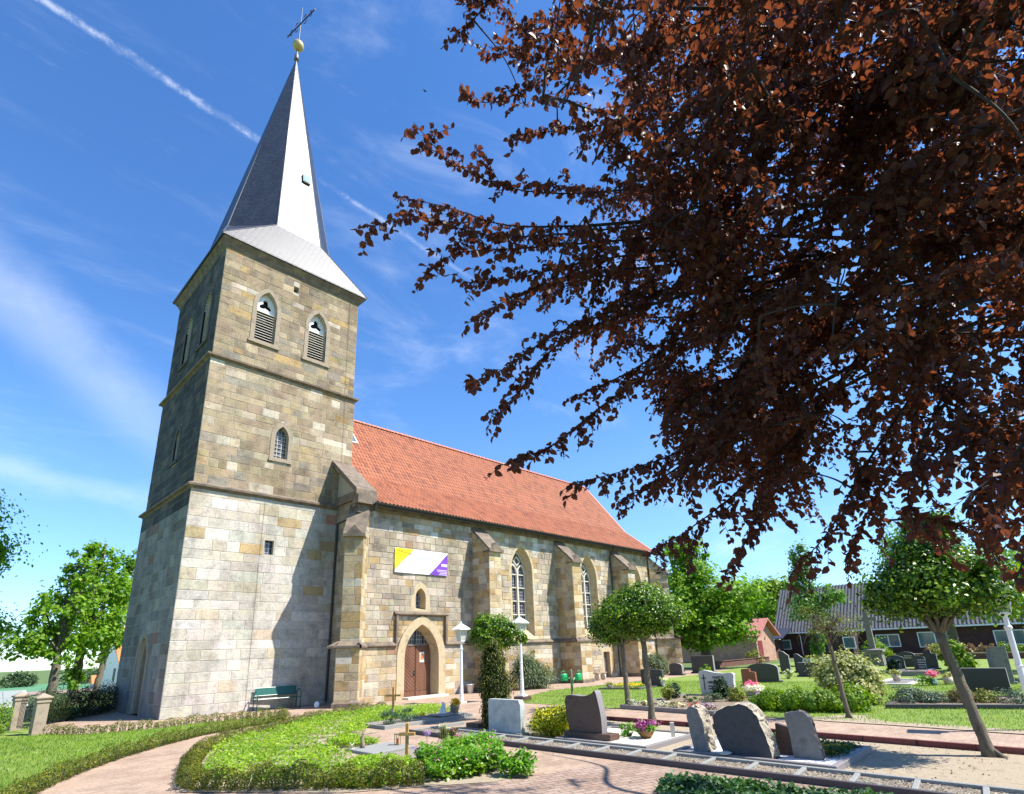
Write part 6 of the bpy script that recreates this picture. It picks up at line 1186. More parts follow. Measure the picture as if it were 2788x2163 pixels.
b = MB(); b.box(-3.3, -.002, -8.2, -5.2, -.1, 2.4); b.build('dark_extension', M('dark_brick', (.04, .025, .022), (.06, .035, .03), 4), h)
for y, w_, z0, z1, xx in ((-.3, .95, .85, 1.9, -.02), (-7.4, 1.1, .85, 2.0, -3.32), (-9.6, 2.1, .85, 2.1, -.02), (-13.2, 2.6, .75, 2.2, -.02), (-19, 2.2, .8, 2.1, -.02)):
    f_ = MB(); y0, y1 = y-w_, y
    for a in ((y0, y1, z0, z0+.09), (y0, y1, z1-.09, z1), (y0, y0+.09, z0+.09, z1-.09), (y1-.09, y1, z0+.09, z1-.09)): f_.box(xx-.04, xx, *a)
    if w_ > 1.5: f_.box(xx-.04, xx, y0+w_*.45, y0+w_*.45+.10, z0+.09, z1-.09)
    f = f_.build('window_frame', mWHITE, h); f_ = MB(); f_.box(xx-.02, xx-.005, y0+.09, y1-.09, z0+.09, z1-.09); f_.build('pane', M('house_glass', (.09, .14, .16), rough=.06, spec=.8), f)
e = thing('shed', 'low flat-roofed dark annex between the garage and the long house', 'annex', (59, .2, 0)); b = MB(); b.box(0, 2.9, -.6, 5, -.1, 1.95); b.build('wall', mREDB, e); b = MB(); b.loft([[(-.5, y, 2.0), (-.5, y, 2.08), (2.9, y, 3.2), (2.9, y, 3.1)] for y in (-1.8, 5.2)], cap=True); b.build('roof', M('dark_sheet_roof', (.03, .033, .05), rough=.5), e)
for lb, x0, y0, x1, y1, hh_ in (('low brick wall with stone coping across the back of the graveyard', 50.4, -24.6, 50.7, -9, .42),):
    t = thing('garden_wall', lb, 'wall', (x0, y0, 0)); b = MB(); b.box(0, x1-x0, 0, y1-y0, -.1, hh_); b.build('wall', mREDB, t); b = MB(); b.box(-.06, x1-x0+.06, 0, y1-y0, hh_+.001, hh_+.07); b.build('coping', mSANDG, t)
# left background
t = thing('solar_shed', 'low shed roofed with pale solar panels left of the gate pillars', 'shed', (-6.36, 35.4, -1.75)); t.scale = (1.875, 1.875, 1.875); b = MB(); b.box(.1, 3.2, .1, 1.3, -.1, .48); b.build('wall', mWOODW, t)
for i in range(5):
    for j in range(2):
        b = MB(); x0, x1 = .02+i*.68, .02+i*.68+.66; y0, y1 = -.1+j*.75, -.1+j*.75+.72; zz = lambda y: .52+y*.36; b.add([(x0, y0, zz(y0)), (x1, y0, zz(y0)), (x1, y1, zz(y1)), (x0, y1, zz(y1)), (x0, y0, zz(y0)+.03), (x1, y0, zz(y0)+.03), (x1, y1, zz(y1)+.03), (x0, y1, zz(y1)+.03)], [(0, 1, 2, 3), (4, 5, 6, 7), (0, 1, 5, 4), (1, 2, 6, 5), (2, 3, 7, 6), (3, 0, 4, 7)])
        b.build('solar_panel', M('panel_glass', (.26, .29, .27), rough=.6, spec=.1) if not (i or j) else bpy.data.materials['panel_glass'], t)
b = MB(); b.loft([[(-.1, y, .44+y*.36), (3.5, y, .44+y*.36), (3.5, y, .515+y*.36), (-.1, y, .515+y*.36)] for y in (-.16, 1.42)], cap=True); b.build('panel_frame', mWHITE, t)
hs_ = thing('cottage', 'white rendered cottage with orange tiled roof just left of the tower', 'house', (5.75, 34.8, 0)); b = MB(); b.box(0, 9, 0, 8, -.5, 2.35); b.face([(0, 0, 2.35), (0, 4, 5.1), (0, 8, 2.35)]); b.build('wall', mWHITE, hs_)
b = MB()
for s in (0, 1): b.loft([[(x, 4, 5.25), (x, -.4 if s == 0 else 8.4, 2.2), (x, -.4 if s == 0 else 8.4, 2.08), (x, 4, 5.1)] for x in (-.25, 9.3)], cap=True)
b.build('roof', mORANGE, hs_); b = MB(); b.box(-.03, .0, 1.2, 1.9, .6, 1.6); b.build('window', mIRON, hs_); b = MB(); b.box(.5, 1.2, -.04, 0, .5, 1.5); b.build('window', mIRON, hs_); b = MB(); b.box(1.2, 1.8, 3.4, 4.0, 4.6, 6.0); b.build('chimney', mORANGE, hs_)
t = thing('farmhouse', 'tiny orange roofed farmhouse far across the fields', 'house', (66, 380, terr(380))); b = MB(); b.box(0, 12, 0, 8, 0, 3); b.build('wall', mWHITE, t); b = MB(); b.loft([[(x, -1, 3), (x, 4, 7.5), (x, 9, 3)] for x in (-1, 13)], cap=True); b.build('roof', mORANGE, t)
t = thing('wind_turbine', 'white wind turbine on the horizon left of the lime trees', 'wind turbine', (120, 1392, -12)); b = MB(); b.tube([(0, 0, 0), (0, 0, 30)], [1.2, .6], 8); b.build('tower', mWHITE, t)
for k in range(3): a_ = k*2.094+.5; b = MB(); b.tube([(0, -1.2, 30), (13*math.sin(a_), -1.2, 30+13*math.cos(a_))], [.7, .12], 5); b.build('blade', mWHITE, t)
b = MB(); b.box(-.8, .8, -1.4, 2.5, 29.4, 30.6); b.build('nacelle', mWHITE, t)
t = thing('bird', 'tiny dark bird high in the sky between the spire and the beech', 'bird', (15.5, 5.7, 49.2)); b = MB(); b.loft([[(0, -.18, 0), (.05, 0, .03), (0, .16, 0), (-.05, 0, -.03)], [(.32, -.05, .12), (.32, 0, .13), (.32, .04, .12), (.32, 0, .11)]], cap=True); b.loft([[(0, -.18, 0), (.05, 0, .03), (0, .16, 0), (-.05, 0, -.03)], [(-.32, -.05, .12), (-.32, 0, .13), (-.32, .04, .12), (-.32, 0, .11)]], cap=True); b.build('body', mIRON, t); t.scale = (.55, .55, .55)
# ------------------------------------------------------------------ copper beech: boughs as grown, tips first
BR = [[(-4.6,-21.5,5.8), (-4.2,-21.5,5.7), (-3.6,-21.7,5.7), (-2.8,-22.2,5.9), (-1.7,-23.4,6.1)],
 [(-4.7,-21.0,5.1), (-4.3,-21.2,5.3), (-3.7,-21.5,5.3), (-2.8,-22.0,5.6), (-1.7,-23.3,5.7)],
 [(-4.4,-21.0,5.6), (-4.0,-21.2,5.6), (-3.5,-21.4,5.6), (-2.9,-21.8,5.7)],
 [(-4.1,-21.0,5.0), (-3.9,-21.2,5.2), (-3.4,-21.6,5.3), (-2.5,-22.3,5.5)],
 [(-3.9,-21.2,4.9), (-3.5,-21.5,5.0), (-3.0,-21.9,5.2), (-1.9,-22.9,5.5)],
 [(-3.8,-21.2,4.6), (-3.4,-21.6,4.9), (-2.9,-22.0,5.1), (-1.7,-23.2,5.2)],
 [(-3.7,-21.0,4.1), (-3.4,-21.2,4.3), (-3.1,-21.6,4.6), (-2.4,-22.2,5.0)],
 [(-3.5,-21.1,3.8), (-3.3,-21.3,4.1), (-3.1,-21.6,4.5), (-2.6,-22.2,4.8)],
 [(-3.3,-21.1,3.5), (-3.1,-21.4,3.6), (-2.7,-21.7,4.0), (-2.3,-22.1,4.4), (-1.7,-22.9,5.1)],
 [(-2.5,-21.2,4.3), (-2.2,-21.7,4.5), (-1.9,-22.1,4.8)],
 [(-2.9,-21.5,3.3), (-2.6,-21.9,3.4), (-2.2,-22.2,3.6), (-1.9,-22.7,4.0), (-1.4,-23.3,4.8)],
 [(-2.4,-21.5,3.2), (-2.1,-21.8,3.4), (-1.8,-22.2,3.7)],
 [(-2.5,-21.9,2.7), (-2.3,-22.2,2.9), (-2.0,-22.5,3.2), (-1.7,-23.0,3.7), (-1.3,-23.6,4.5)],
 [(-2.2,-22.4,2.5), (-2.1,-22.6,2.9), (-1.9,-22.8,3.3), (-1.6,-23.1,3.9)],
 [(-1.8,-22.7,2.5), (-1.7,-23.0,2.8), (-1.5,-23.3,3.3), (-1.2,-23.8,4.0)],
 [(-1.1,-22.9,2.6), (-1.0,-23.2,3.1), (-0.9,-23.5,3.6)],
 [(-2.1,-23.6,2.6), (-2.1,-23.6,2.9), (-1.9,-23.8,3.4), (-1.6,-24.2,4.1)],
 [(-2.6,-24.0,2.5), (-2.5,-23.9,2.7), (-2.3,-24.1,2.9), (-2.0,-24.4,3.3)],
 [(-2.8,-24.0,2.2), (-2.7,-24.1,2.4), (-2.5,-24.2,2.7), (-2.1,-24.5,3.1)],
 [(-3.6,-20.8,8.4), (-3.5,-21.0,8.6), (-3.3,-21.5,9.0)],
 [(-3.7,-21.0,8.6), (-3.4,-21.3,8.7), (-3.2,-21.8,9.0)],
 [(-3.9,-21.3,6.8), (-3.6,-21.5,6.9), (-3.1,-22.0,7.3), (-2.2,-22.9,7.7)],
 [(-3.6,-21.2,7.7), (-3.3,-21.6,7.8), (-2.9,-22.1,8.2)],
 [(-3.5,-21.5,7.6), (-3.1,-21.8,7.6), (-2.5,-22.3,7.8), (-1.4,-23.6,7.9)],
 [(-3.5,-21.5,6.5), (-3.2,-21.8,6.6), (-2.5,-22.4,6.8), (-1.5,-23.6,6.9)],
 [(-3.1,-21.6,8.3), (-2.6,-22.1,8.4), (-2.0,-23.0,8.8)]]
TIPS = [(-0.7,-21.3,6.9), (-2.5,-24.2,6.2), (1.3,-24.9,8.2), (0.4,-25.6,7.9), (-1.7,-22.6,3.7), (1.7,-21.0,8.4), (-3.1,-23.5,6.4), (-1.8,-22.6,5.2), (-2.8,-21.3,5.3), (3.6,-21.1,8.4), (0.5,-21.4,4.3), (1.3,-24.9,8.3), (-3.3,-24.1,6.2), (-2.0,-24.0,5.8), (-2.1,-25.2,6.3), (-2.2,-22.6,6.5), (-3.3,-22.8,6.6), (-1.2,-22.4,3.7), (-0.6,-24.7,5.5), (-2.7,-23.2,4.2), (-2.0,-23.2,7.4), (-2.0,-24.0,2.6), (-1.4,-24.3,4.9), (-1.4,-23.8,6.3), (-1.9,-23.1,5.0), (-2.3,-23.0,3.7), (0.3,-25.3,8.7), (-3.8,-23.4,5.4), (-1.4,-24.0,8.5), (-2.6,-23.6,7.8), (-2.0,-24.3,3.3), (-3.8,-24.0,5.2), (-0.4,-24.2,7.2), (-1.0,-25.3,7.2), (0.7,-24.4,9.3), (-0.0,-22.9,3.8), (1.9,-24.5,5.9), (-1.1,-21.1,6.5), (3.5,-22.8,9.1), (-3.3,-24.5,5.4), (1.7,-21.1,9.9), (-1.9,-22.9,4.1), (-1.6,-23.1,9.0), (0.3,-23.4,8.9), (-1.2,-22.2,5.8), (-0.5,-23.4,4.4), (0.2,-23.2,10.6), (2.9,-23.6,8.5), (0.1,-22.3,9.7), (-2.3,-24.7,6.3), (0.6,-24.0,9.8), (-1.6,-21.9,3.5), (-0.2,-21.4,11.4), (-1.3,-20.9,7.5), (-2.6,-23.4,4.8), (1.4,-23.6,4.9), (-1.6,-24.6,5.0), (-3.0,-24.1,4.6), (-0.9,-24.2,6.2), (-2.0,-23.8,7.1), (-2.3,-23.1,6.3), (1.3,-20.5,10.5), (-0.6,-21.2,4.8), (-2.3,-24.0,5.5), (-0.4,-24.6,9.3), (1.5,-21.3,8.8), (-0.2,-22.2,7.8), (-2.5,-25.0,5.8), (-2.5,-20.9,5.6), (3.6,-24.8,7.5), (-1.9,-23.7,5.4), (-1.6,-22.8,4.2), (1.4,-24.2,7.4), (-0.5,-21.3,8.1), (2.6,-25.1,6.5), (-1.9,-23.1,4.9), (0.3,-21.3,7.6), (-0.2,-23.0,9.3), (-4.0,-23.4,6.1), (-2.9,-22.9,4.7), (-3.0,-23.5,5.7), (-0.7,-24.7,6.8), (-0.8,-22.1,10.1), (-2.6,-22.8,4.4), (-3.3,-23.5,5.4), (-1.3,-24.6,4.2), (0.3,-23.1,8.9), (-2.6,-24.8,4.7), (-3.4,-24.3,5.2), (-1.8,-23.3,6.8), (0.9,-23.9,6.9), (-0.4,-23.3,7.1), (-1.9,-23.3,2.9), (0.6,-23.4,11.5), (1.2,-21.9,7.6), (1.5,-24.5,3.8), (-0.8,-22.1,3.8), (-0.6,-23.9,5.5), (1.4,-21.1,8.6), (0.4,-24.2,3.7), (-0.5,-21.8,5.7), (2.4,-25.3,6.3), (0.9,-22.2,11.1), (-3.2,-24.3,5.5), (-0.4,-20.9,8.4), (-0.2,-22.4,5.3), (-0.7,-22.5,3.6), (1.1,-24.1,11.0), (-1.3,-22.3,8.2), (-2.4,-22.7,5.9), (3.8,-25.1,7.5), (0.9,-23.7,6.5), (0.1,-24.0,5.9), (-1.2,-21.8,4.6), (-1.9,-23.7,3.8), (-1.7,-22.3,7.3), (-0.3,-23.7,8.2), (1.8,-23.4,8.3), (3.3,-22.0,8.1), (-1.7,-23.5,7.6), (-0.7,-24.6,5.3), (2.0,-23.1,6.9), (1.8,-25.2,7.0), (-0.4,-23.9,5.3), (-2.5,-23.7,5.4), (-2.7,-24.4,4.0), (-3.2,-22.7,7.4), (-1.8,-24.2,6.3), (0.1,-24.6,7.8), (1.4,-20.6,8.9), (0.5,-25.2,6.0), (2.0,-24.1,10.3), (-1.0,-21.5,5.9), (2.0,-24.5,9.3), (0.8,-23.9,6.1), (-2.0,-22.5,3.8), (-2.6,-23.0,6.8), (-1.8,-22.7,9.8), (-1.8,-23.1,6.8), (-4.1,-23.8,5.5), (-2.1,-22.4,5.3), (-2.0,-24.1,4.5), (2.0,-22.8,9.7), (1.2,-22.3,6.7), (-4.0,-23.0,6.3), (0.3,-22.4,9.1), (-0.1,-21.7,4.5), (0.4,-25.0,6.4), (-2.0,-24.5,6.7), (-3.8,-23.9,5.6), (2.4,-25.7,10.1), (-2.4,-25.0,5.4), (-0.1,-22.1,9.2), (2.4,-25.1,9.4), (-1.6,-20.9,7.7), (-0.6,-21.7,5.6), (-2.7,-22.7,4.3), (-0.3,-22.4,10.3), (-1.6,-24.0,8.4), (-0.4,-21.7,4.1), (1.7,-22.3,8.4), (0.3,-21.8,10.7), (1.0,-24.7,5.8), (-1.6,-24.3,5.9), (0.2,-23.7,5.1), (2.0,-24.2,8.7), (1.4,-25.1,8.1), (-0.7,-21.9,8.4), (1.5,-22.6,11.2), (0.6,-22.5,4.4), (-0.3,-23.9,2.7), (3.7,-24.6,9.0), (0.1,-22.5,6.4), (-1.2,-23.4,3.9), (-1.3,-23.4,7.6), (-3.0,-21.4,8.7), (1.6,-23.7,10.0), (0.5,-21.3,10.5), (-1.1,-24.0,5.8), (-1.6,-22.5,5.9), (-2.2,-22.5,4.1), (-1.5,-24.3,3.6), (0.6,-23.9,10.4), (-1.6,-21.2,8.3), (-1.0,-24.5,7.2), (-2.2,-22.7,4.9), (-1.4,-23.6,4.8), (3.7,-24.6,8.1), (-0.8,-23.6,9.5), (-1.7,-23.4,7.5), (0.7,-23.6,8.1), (-2.8,-21.8,4.9), (-0.6,-23.8,9.4), (-0.4,-24.4,6.0), (-0.0,-21.2,10.1), (-1.6,-23.6,5.8), (1.4,-25.5,7.8), (-2.3,-24.7,4.3), (-2.9,-21.3,8.6), (-0.7,-22.2,3.6), (-0.7,-22.0,5.5), (-2.9,-24.3,4.6), (3.0,-25.2,6.8), (-0.5,-24.7,4.4), (1.7,-23.5,10.3), (-0.5,-23.4,7.8), (1.7,-23.8,9.7), (-1.4,-22.9,4.4), (-2.4,-22.2,3.9), (-0.2,-24.5,3.8), (-0.8,-23.1,9.8), (2.9,-24.4,9.2), (-2.1,-24.5,6.0), (-1.5,-22.0,8.0), (-1.8,-24.3,2.9), (0.1,-24.8,8.8), (1.1,-25.2,10.1), (-2.0,-22.9,6.7), (-3.1,-23.6,5.3), (-1.2,-24.6,4.5), (-1.5,-23.6,3.3), (0.7,-25.3,7.6), (3.7,-25.5,9.1), (-1.6,-24.4,6.6), (-2.1,-24.4,4.6), (-2.4,-22.2,3.3), (-3.2,-23.9,5.5), (-3.4,-22.2,7.5), (-2.0,-24.7,5.4), (-2.7,-24.0,4.3), (-3.5,-22.7,6.1), (0.7,-24.2,6.3), (-3.2,-23.4,4.8), (-2.2,-22.1,3.7), (-2.1,-22.6,4.7), (-2.4,-23.9,5.9), (0.4,-23.9,9.6), (-0.9,-22.4,8.1), (-1.6,-24.5,5.1), (0.4,-25.0,5.2), (-0.7,-24.1,6.8), (1.4,-21.9,9.8), (-0.1,-22.4,5.2), (-2.0,-22.8,4.0), (-1.6,-23.6,8.8), (1.5,-25.2,8.8), (-1.7,-23.8,5.1), (-2.5,-22.3,3.8), (-2.2,-23.7,3.8), (-3.0,-23.6,7.1), (0.4,-22.6,6.6), (-0.5,-24.9,6.2), (-1.9,-24.4,4.4), (-3.1,-24.0,6.5), (0.6,-25.7,8.7), (-1.1,-24.7,5.5), (0.4,-24.4,7.0), (-1.3,-22.0,3.8), (-1.8,-24.1,4.6), (2.5,-24.8,9.4), (-2.3,-22.7,4.6), (-3.5,-23.0,5.2), (-2.5,-24.3,5.6), (1.3,-24.5,11.5), (1.7,-23.8,7.5), (-1.6,-24.4,3.1), (-2.1,-22.0,4.7), (-2.5,-24.0,5.6), (0.3,-20.4,8.4), (-2.9,-21.7,9.1), (-0.3,-23.1,7.0), (-1.7,-22.6,8.5), (-2.2,-23.9,5.4), (-2.3,-21.6,5.2), (3.0,-22.9,7.4), (-1.2,-22.5,3.4), (-1.7,-24.0,7.0), (-1.6,-23.1,5.5), (-0.7,-24.4,5.2), (-1.9,-24.2,5.2), (-0.0,-22.2,3.8), (-0.2,-23.9,4.9), (-0.2,-24.8,6.7), (1.5,-24.0,9.4), (-2.3,-22.9,3.9), (-2.5,-22.5,5.1), (-0.2,-25.7,7.7), (-2.8,-23.0,5.9), (-2.7,-23.4,5.2), (-1.3,-22.4,4.4), (0.1,-25.2,6.4), (-1.1,-21.9,6.7), (0.4,-24.5,8.0), (1.5,-24.3,10.4), (-2.5,-24.1,5.7), (-1.3,-20.4,5.9), (-0.6,-23.7,4.0), (2.9,-24.7,8.0), (-2.5,-24.8,6.4), (-2.3,-24.7,5.4), (-1.9,-22.8,3.4), (-1.5,-21.8,4.2), (0.3,-22.0,4.0), (0.4,-24.9,5.2), (1.9,-23.1,8.3), (3.9,-25.0,7.6), (0.5,-23.2,8.8), (-2.2,-24.0,4.6), (-2.0,-22.6,5.2), (-2.9,-24.3,5.5), (-1.3,-22.5,3.3), (-2.1,-24.3,3.4), (-0.6,-24.9,5.3), (-0.2,-23.1,11.4), (-0.7,-24.9,6.3), (-2.7,-21.9,4.8), (0.6,-23.9,6.1), (-2.9,-23.6,6.1), (-1.6,-23.3,4.3), (-0.5,-24.8,4.8), (0.0,-22.4,10.1), (-1.4,-25.1,5.8), (-2.5,-22.6,5.8), (-1.8,-24.5,4.2), (-3.7,-23.9,5.6), (-0.0,-23.3,4.9), (-2.3,-22.6,5.7), (-0.8,-22.1,5.4), (-0.6,-24.5,8.2), (-1.0,-24.7,4.2), (-2.1,-24.1,3.1), (2.5,-24.1,9.8), (-2.9,-23.7,4.4), (-2.8,-22.9,5.4), (-2.2,-22.4,3.8), (-0.2,-25.4,7.7), (-2.8,-25.0,5.4), (0.7,-24.8,7.2), (-2.8,-24.3,5.1), (-2.8,-24.9,5.8), (0.2,-22.3,10.8), (-2.1,-24.4,5.5), (0.5,-22.5,5.8), (-2.5,-23.9,4.3), (-1.4,-24.4,3.5), (0.5,-22.0,7.2), (-0.2,-22.9,11.9), (-2.1,-22.4,7.2), (-3.3,-23.1,5.8), (1.4,-21.8,8.5), (-1.5,-22.7,9.0), (2.8,-25.2,8.7), (1.4,-21.1,9.5), (-2.8,-23.1,4.7), (-1.4,-21.4,6.1), (-2.1,-22.8,5.7), (-3.5,-24.1,5.6), (0.1,-24.3,5.2), (1.8,-23.6,10.0), (-3.4,-22.7,6.6), (0.2,-22.2,7.5), (0.7,-24.5,9.2), (0.0,-22.4,3.4), (-2.6,-24.8,5.7), (-2.3,-22.7,7.1), (-4.2,-22.6,6.3), (1.8,-23.2,10.9), (-0.3,-23.4,5.2), (3.6,-24.4,7.2), (-2.8,-24.3,5.5), (-1.1,-22.2,7.3), (-1.6,-22.4,4.0), (0.2,-24.2,6.4), (-1.6,-22.7,8.1), (1.0,-24.2,7.1), (-4.2,-22.7,6.8), (-1.5,-22.7,8.9), (-2.5,-22.3,5.3), (0.9,-24.1,9.3), (-2.1,-22.3,10.1), (0.7,-23.7,8.0), (-2.2,-22.4,3.4), (-1.5,-23.3,4.5), (-2.3,-24.4,5.1), (-2.3,-23.5,4.9), (-2.9,-24.4,4.6), (-2.7,-23.3,6.4), (1.9,-25.3,7.2), (-1.3,-21.9,11.5), (-1.0,-21.4,4.5), (-0.3,-22.6,7.7), (-1.4,-21.8,4.6), (-1.4,-22.8,3.8), (3.8,-23.4,8.7), (1.1,-20.4,10.0), (-3.5,-22.8,5.6), (-0.7,-24.1,7.9), (0.9,-21.1,7.7), (-1.2,-24.1,3.2), (-1.7,-21.8,8.6), (4.0,-24.7,8.2), (-1.2,-23.7,6.9), (0.0,-23.8,4.2), (2.1,-21.2,9.3), (-2.3,-24.7,4.6), (-2.5,-22.2,3.2), (-0.4,-24.9,4.8), (-0.8,-21.5,4.5), (-2.7,-24.1,4.7), (1.1,-25.2,7.9), (2.8,-24.8,6.4), (-2.3,-24.1,3.5), (1.9,-22.8,9.6), (-2.0,-22.9,8.2), (-0.4,-24.8,5.1), (-2.3,-22.4,7.9), (3.7,-24.7,9.0), (-3.3,-22.1,7.5), (0.9,-21.3,7.2), (-2.0,-22.8,4.6), (-1.9,-22.3,8.3), (-1.2,-24.4,3.0), (-2.0,-24.8,4.4), (-2.8,-24.8,5.5), (0.4,-22.3,9.5), (-2.5,-22.6,4.2), (3.1,-25.6,8.5), (-2.3,-24.9,5.7), (-2.6,-23.8,7.4), (-1.0,-23.1,9.5), (-1.1,-21.6,8.0), (-1.1,-23.8,8.6), (-2.3,-21.8,5.2), (-2.4,-25.1,5.5), (-3.3,-22.9,5.5), (-2.4,-21.5,5.0), (1.2,-25.4,7.8), (-2.1,-22.5,4.0), (0.2,-21.3,12.2), (-0.7,-21.4,9.2), (-3.2,-23.0,7.6), (-0.7,-23.0,8.5), (-0.4,-23.4,4.2), (-0.9,-23.9,2.8), (-0.4,-24.4,3.3), (-2.5,-23.9,4.8), (-3.1,-24.2,5.0), (3.1,-25.2,7.1), (-0.8,-24.3,4.3), (1.5,-24.8,9.9), (2.3,-20.8,9.7), (-1.4,-22.0,5.0), (-1.8,-24.6,5.1), (1.3,-24.6,11.0), (-1.6,-23.1,8.0), (-1.1,-21.5,3.9), (0.6,-21.2,8.2), (-0.5,-22.1,6.7), (-2.8,-24.5,5.1), (-2.4,-23.0,4.5), (0.1,-24.7,6.3), (-1.6,-24.4,3.9), (-2.3,-23.2,7.3), (1.9,-23.9,6.8), (-1.0,-21.8,8.9), (-2.7,-22.5,4.8), (-0.4,-23.1,9.1), (2.2,-25.2,8.2), (4.0,-23.1,7.7), (-2.8,-22.7,5.5), (1.2,-23.7,10.3), (-0.5,-22.0,5.6), (-1.9,-23.3,7.6), (2.6,-24.8,6.8), (-2.7,-22.7,7.0), (-2.8,-22.0,7.9), (1.9,-23.6,9.7), (-2.2,-22.2,5.8), (-4.1,-22.7,6.3), (-1.0,-20.4,6.1), (-2.1,-24.0,3.1), (0.2,-23.8,7.5), (-2.9,-24.3,5.3), (-0.3,-23.7,10.0), (-1.7,-22.6,3.0), (-1.8,-23.3,4.3), (-1.6,-22.9,9.5), (0.7,-23.9,8.5), (-0.2,-24.4,6.5), (-2.9,-23.9,6.2), (-0.7,-22.6,10.3), (-0.5,-24.5,8.3), (-2.3,-24.2,5.0), (0.9,-23.0,8.8), (-2.4,-23.0,4.0), (1.3,-22.9,11.2), (-2.9,-22.9,8.0), (-1.3,-22.6,6.1), (-0.5,-24.4,5.3), (-2.1,-24.0,5.3), (-3.4,-22.8,6.5), (-1.1,-24.1,6.3), (-1.2,-24.2,8.6), (-1.5,-24.1,6.8), (-1.8,-21.2,5.1), (-0.2,-21.5,12.0), (1.4,-23.1,4.1), (-0.5,-24.4,9.4), (-2.7,-24.7,4.2), (0.9,-23.8,5.4), (0.6,-23.4,10.5), (-1.4,-22.4,4.5), (-0.2,-21.5,4.3), (-0.6,-22.6,10.3), (2.3,-25.5,10.2), (0.8,-21.8,5.6), (-1.0,-24.9,7.4), (2.5,-25.9,9.1), (0.3,-24.3,7.3), (1.3,-20.4,9.4)]
bee = thing('copper_beech', 'large copper beech with dark purple leaves overhanging the graveyard from the right', 'tree', (3.6, -28.2, 0))
O_ = Vector((3.6, -28.2, 0)); wood = MB()
wood.tube([(0, 0, -.1), (0, 0, .3), (-.05, .02, 2.0), (-.1, .1, 4.0), (-.05, .15, 6.5), (.1, .2, 9), (.1, .3, 12)], [.62, .46, .42, .38, .30, .20, .08], 14)
TW_P, TW_T = [], []            # twig polylines that carry leaves
def smooth(pts, n=5):
    P_ = [Vector(p) for p in pts]; P_ = [P_[0]*2-P_[1]]+P_+[P_[-1]*2-P_[-2]]; o = []
    for i in range(1, len(P_)-2):
        p0, p1, p2, p3 = P_[i-1:i+3]
        for k in range(n): t = k/n; o.append(.5*((2*p1)+(p2-p0)*t+(2*p0-5*p1+4*p2-p3)*t*t+(3*p1-p0-3*p2+p3)*t**3))
    return o+[P_[-2]]
LP, LT, LN = [], [], []
def spray(pts, r0, step=.022, side_len=(.18, .42), side_every=.11, start=0.):
    """a leafy shoot: alternate leaves on both sides, side shoots in the same flat spray, drooping"""
    pts = [Vector(p) for p in pts]; n = len(pts); wood.tube([p-O_ for p in pts], [max(.0022, r0*(.15+.85*i/(n-1))) for i in range(n)], 4, cap=False)
    acc = 0; side = 1; acc2 = 0
    pl = Vector((R.gauss(0, .35), R.gauss(0, .35), 1)).normalized()
    for i in range(n-1):
        a, b = pts[i], pts[i+1]; L_ = (b-a).length; tv = (b-a).normalized(); sd = tv.cross(pl).normalized(); t = 0
        while t < L_:
            acc += .01; acc2 += .01; t += .01; p = a+tv*t
            if acc >= step and i/(n-1) < 1.1:
                acc = 0; side = -side; far_ = i/(n-1)
                if r0 < .006 or far_ < .55:
                    LP.append(p); LT.append((-tv*.55+sd*side*.8+Vector((R.gauss(0, .22), R.gauss(0, .22), -.55+R.gauss(0, .25))))); LN.append(pl*.5+Vector((R.gauss(0, .75), R.gauss(0, .75), R.gauss(0, .5))))
            if side_len and acc2 >= side_every:
                acc2 = 0; ln = R.uniform(*side_len); dr = (-tv*R.uniform(.2, .9)+sd*side*R.uniform(.3, 1.)+Vector((R.gauss(0, .28), R.gauss(0, .28), R.uniform(-.75, .1)))).normalized()
                q = [p+dr*ln*1.0+Vector((0, 0, -.10*ln-.04)), p+dr*ln*.5+Vector((0, 0, .0)), p]; spray(q, .0028, step=.021, side_len=None)
NODES = []
for k, s in enumerate(BR):
    s = [Vector(p) for p in s]; root = O_+Vector((-.1, .15, R.uniform(3.6, 6.5) if s[-1].z < 8 else R.uniform(6, 8)))
    mid = s[-1].lerp(root, .5)+Vector((0, 0, .5)); full = smooth(s+[mid, root], 6); cut_ = 6*(len(s)-1)+1
    spray(smooth(s, 8), .013, side_every=.055, side_len=(.12, .34)); tail = [p-O_ for p in full[cut_-1:]]
    wood.tube(tail, [.014+.05*(i/(len(tail)-1))**1.3 for i in range(len(tail))], 6); NODES += [tuple(p) for p in full[4:-3]]
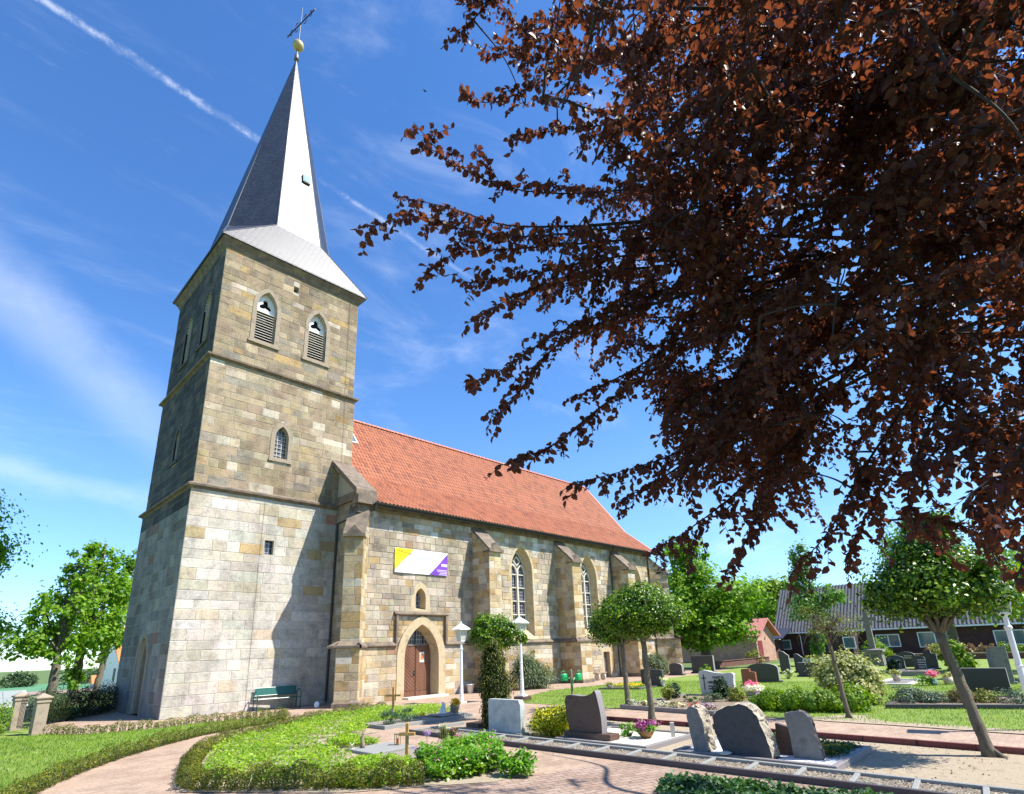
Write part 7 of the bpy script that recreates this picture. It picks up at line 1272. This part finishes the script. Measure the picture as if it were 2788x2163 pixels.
for a_, z0, z1, L_ in ((110, 4.5, 8.5, 7.5), (125, 6, 12, 7), (95, 5, 9, 8.5), (140, 5, 8, 7), (80, 6, 11.5, 7.5), (70, 4, 6.5, 8), (150, 7, 12.5, 6), (118, 3.6, 5.6, 6.5), (100, 8, 14, 6)):
    a_ = rad(a_+8); p0 = O_+Vector((-.05, .15, z0)); e = p0+Vector((math.cos(a_)*L_, math.sin(a_)*L_, z1-z0))
    q = smooth([p0, p0.lerp(e, .3)+Vector((R.uniform(-.6, .6), R.uniform(-.6, .6), .9)), p0.lerp(e, .55)+Vector((R.uniform(-.9, .9), R.uniform(-.9, .9), 1.1)), p0.lerp(e, .8)+Vector((R.uniform(-.6, .6), R.uniform(-.6, .6), .5)), e], 7); wood.tube([p-O_ for p in q], [.07*(1-i/len(q))**.9+.010 for i in range(len(q))], 7); NODES += [tuple(p) for p in q]
NA = np.array(NODES)
for k, tp in enumerate(TIPS):
    tp = Vector(tp); root = O_+Vector((-.1, .15, min(11, max(3.5, tp.z*.75)))); d = (root-tp); L_ = min(1.9, d.length*.5); dh = d.normalized()
    rv = Vector((R.gauss(0, 1), R.gauss(0, 1), R.gauss(.35, .6))).normalized(); L_ = R.uniform(.5, 1.15); dh = (dh*.55+rv*.95).normalized(); e = tp+dh*L_+Vector((0, 0, L_*.25)); m1 = tp.lerp(e, .5)+Vector((R.uniform(-.15, .15), R.uniform(-.15, .15), L_*.12))
    spray(smooth([tp, m1, e], 8), .011, side_every=.05, side_len=(.12, .38))
    dd = np.linalg.norm(NA-np.array(tuple(e)), axis=1)+.6*np.maximum(0, np.array(tuple(e))[2]-.3-NA[:, 2]); nd = Vector(NA[int(np.argmin(dd))]); mid = e.lerp(nd, .5)+Vector((R.uniform(-.2, .2), R.uniform(-.2, .2), .2))*min(.5, (e-nd).length*.25)
    tail = [p-O_ for p in smooth([e, mid, nd], 5)]; wood.tube(tail, [.005+.005*(i/(len(tail)-1)) for i in range(len(tail))], 5); NA = np.concatenate([NA, np.array([tuple(m1), tuple(e), tuple(mid)])])
wood.build('trunk', mBARKD, bee, True)
n = len(LP); print('beech leaves', n)
P = np.array([tuple(p-O_) for p in LP]); T = np.array([tuple(p) for p in LT]); Nn = np.array([tuple(p) for p in LN])
leafmesh('crown', P, Nn, .066*(.5+.75*RG.random(n)), lv['beech'], bee, T=T, asp=.68, six=True, fold=.10)
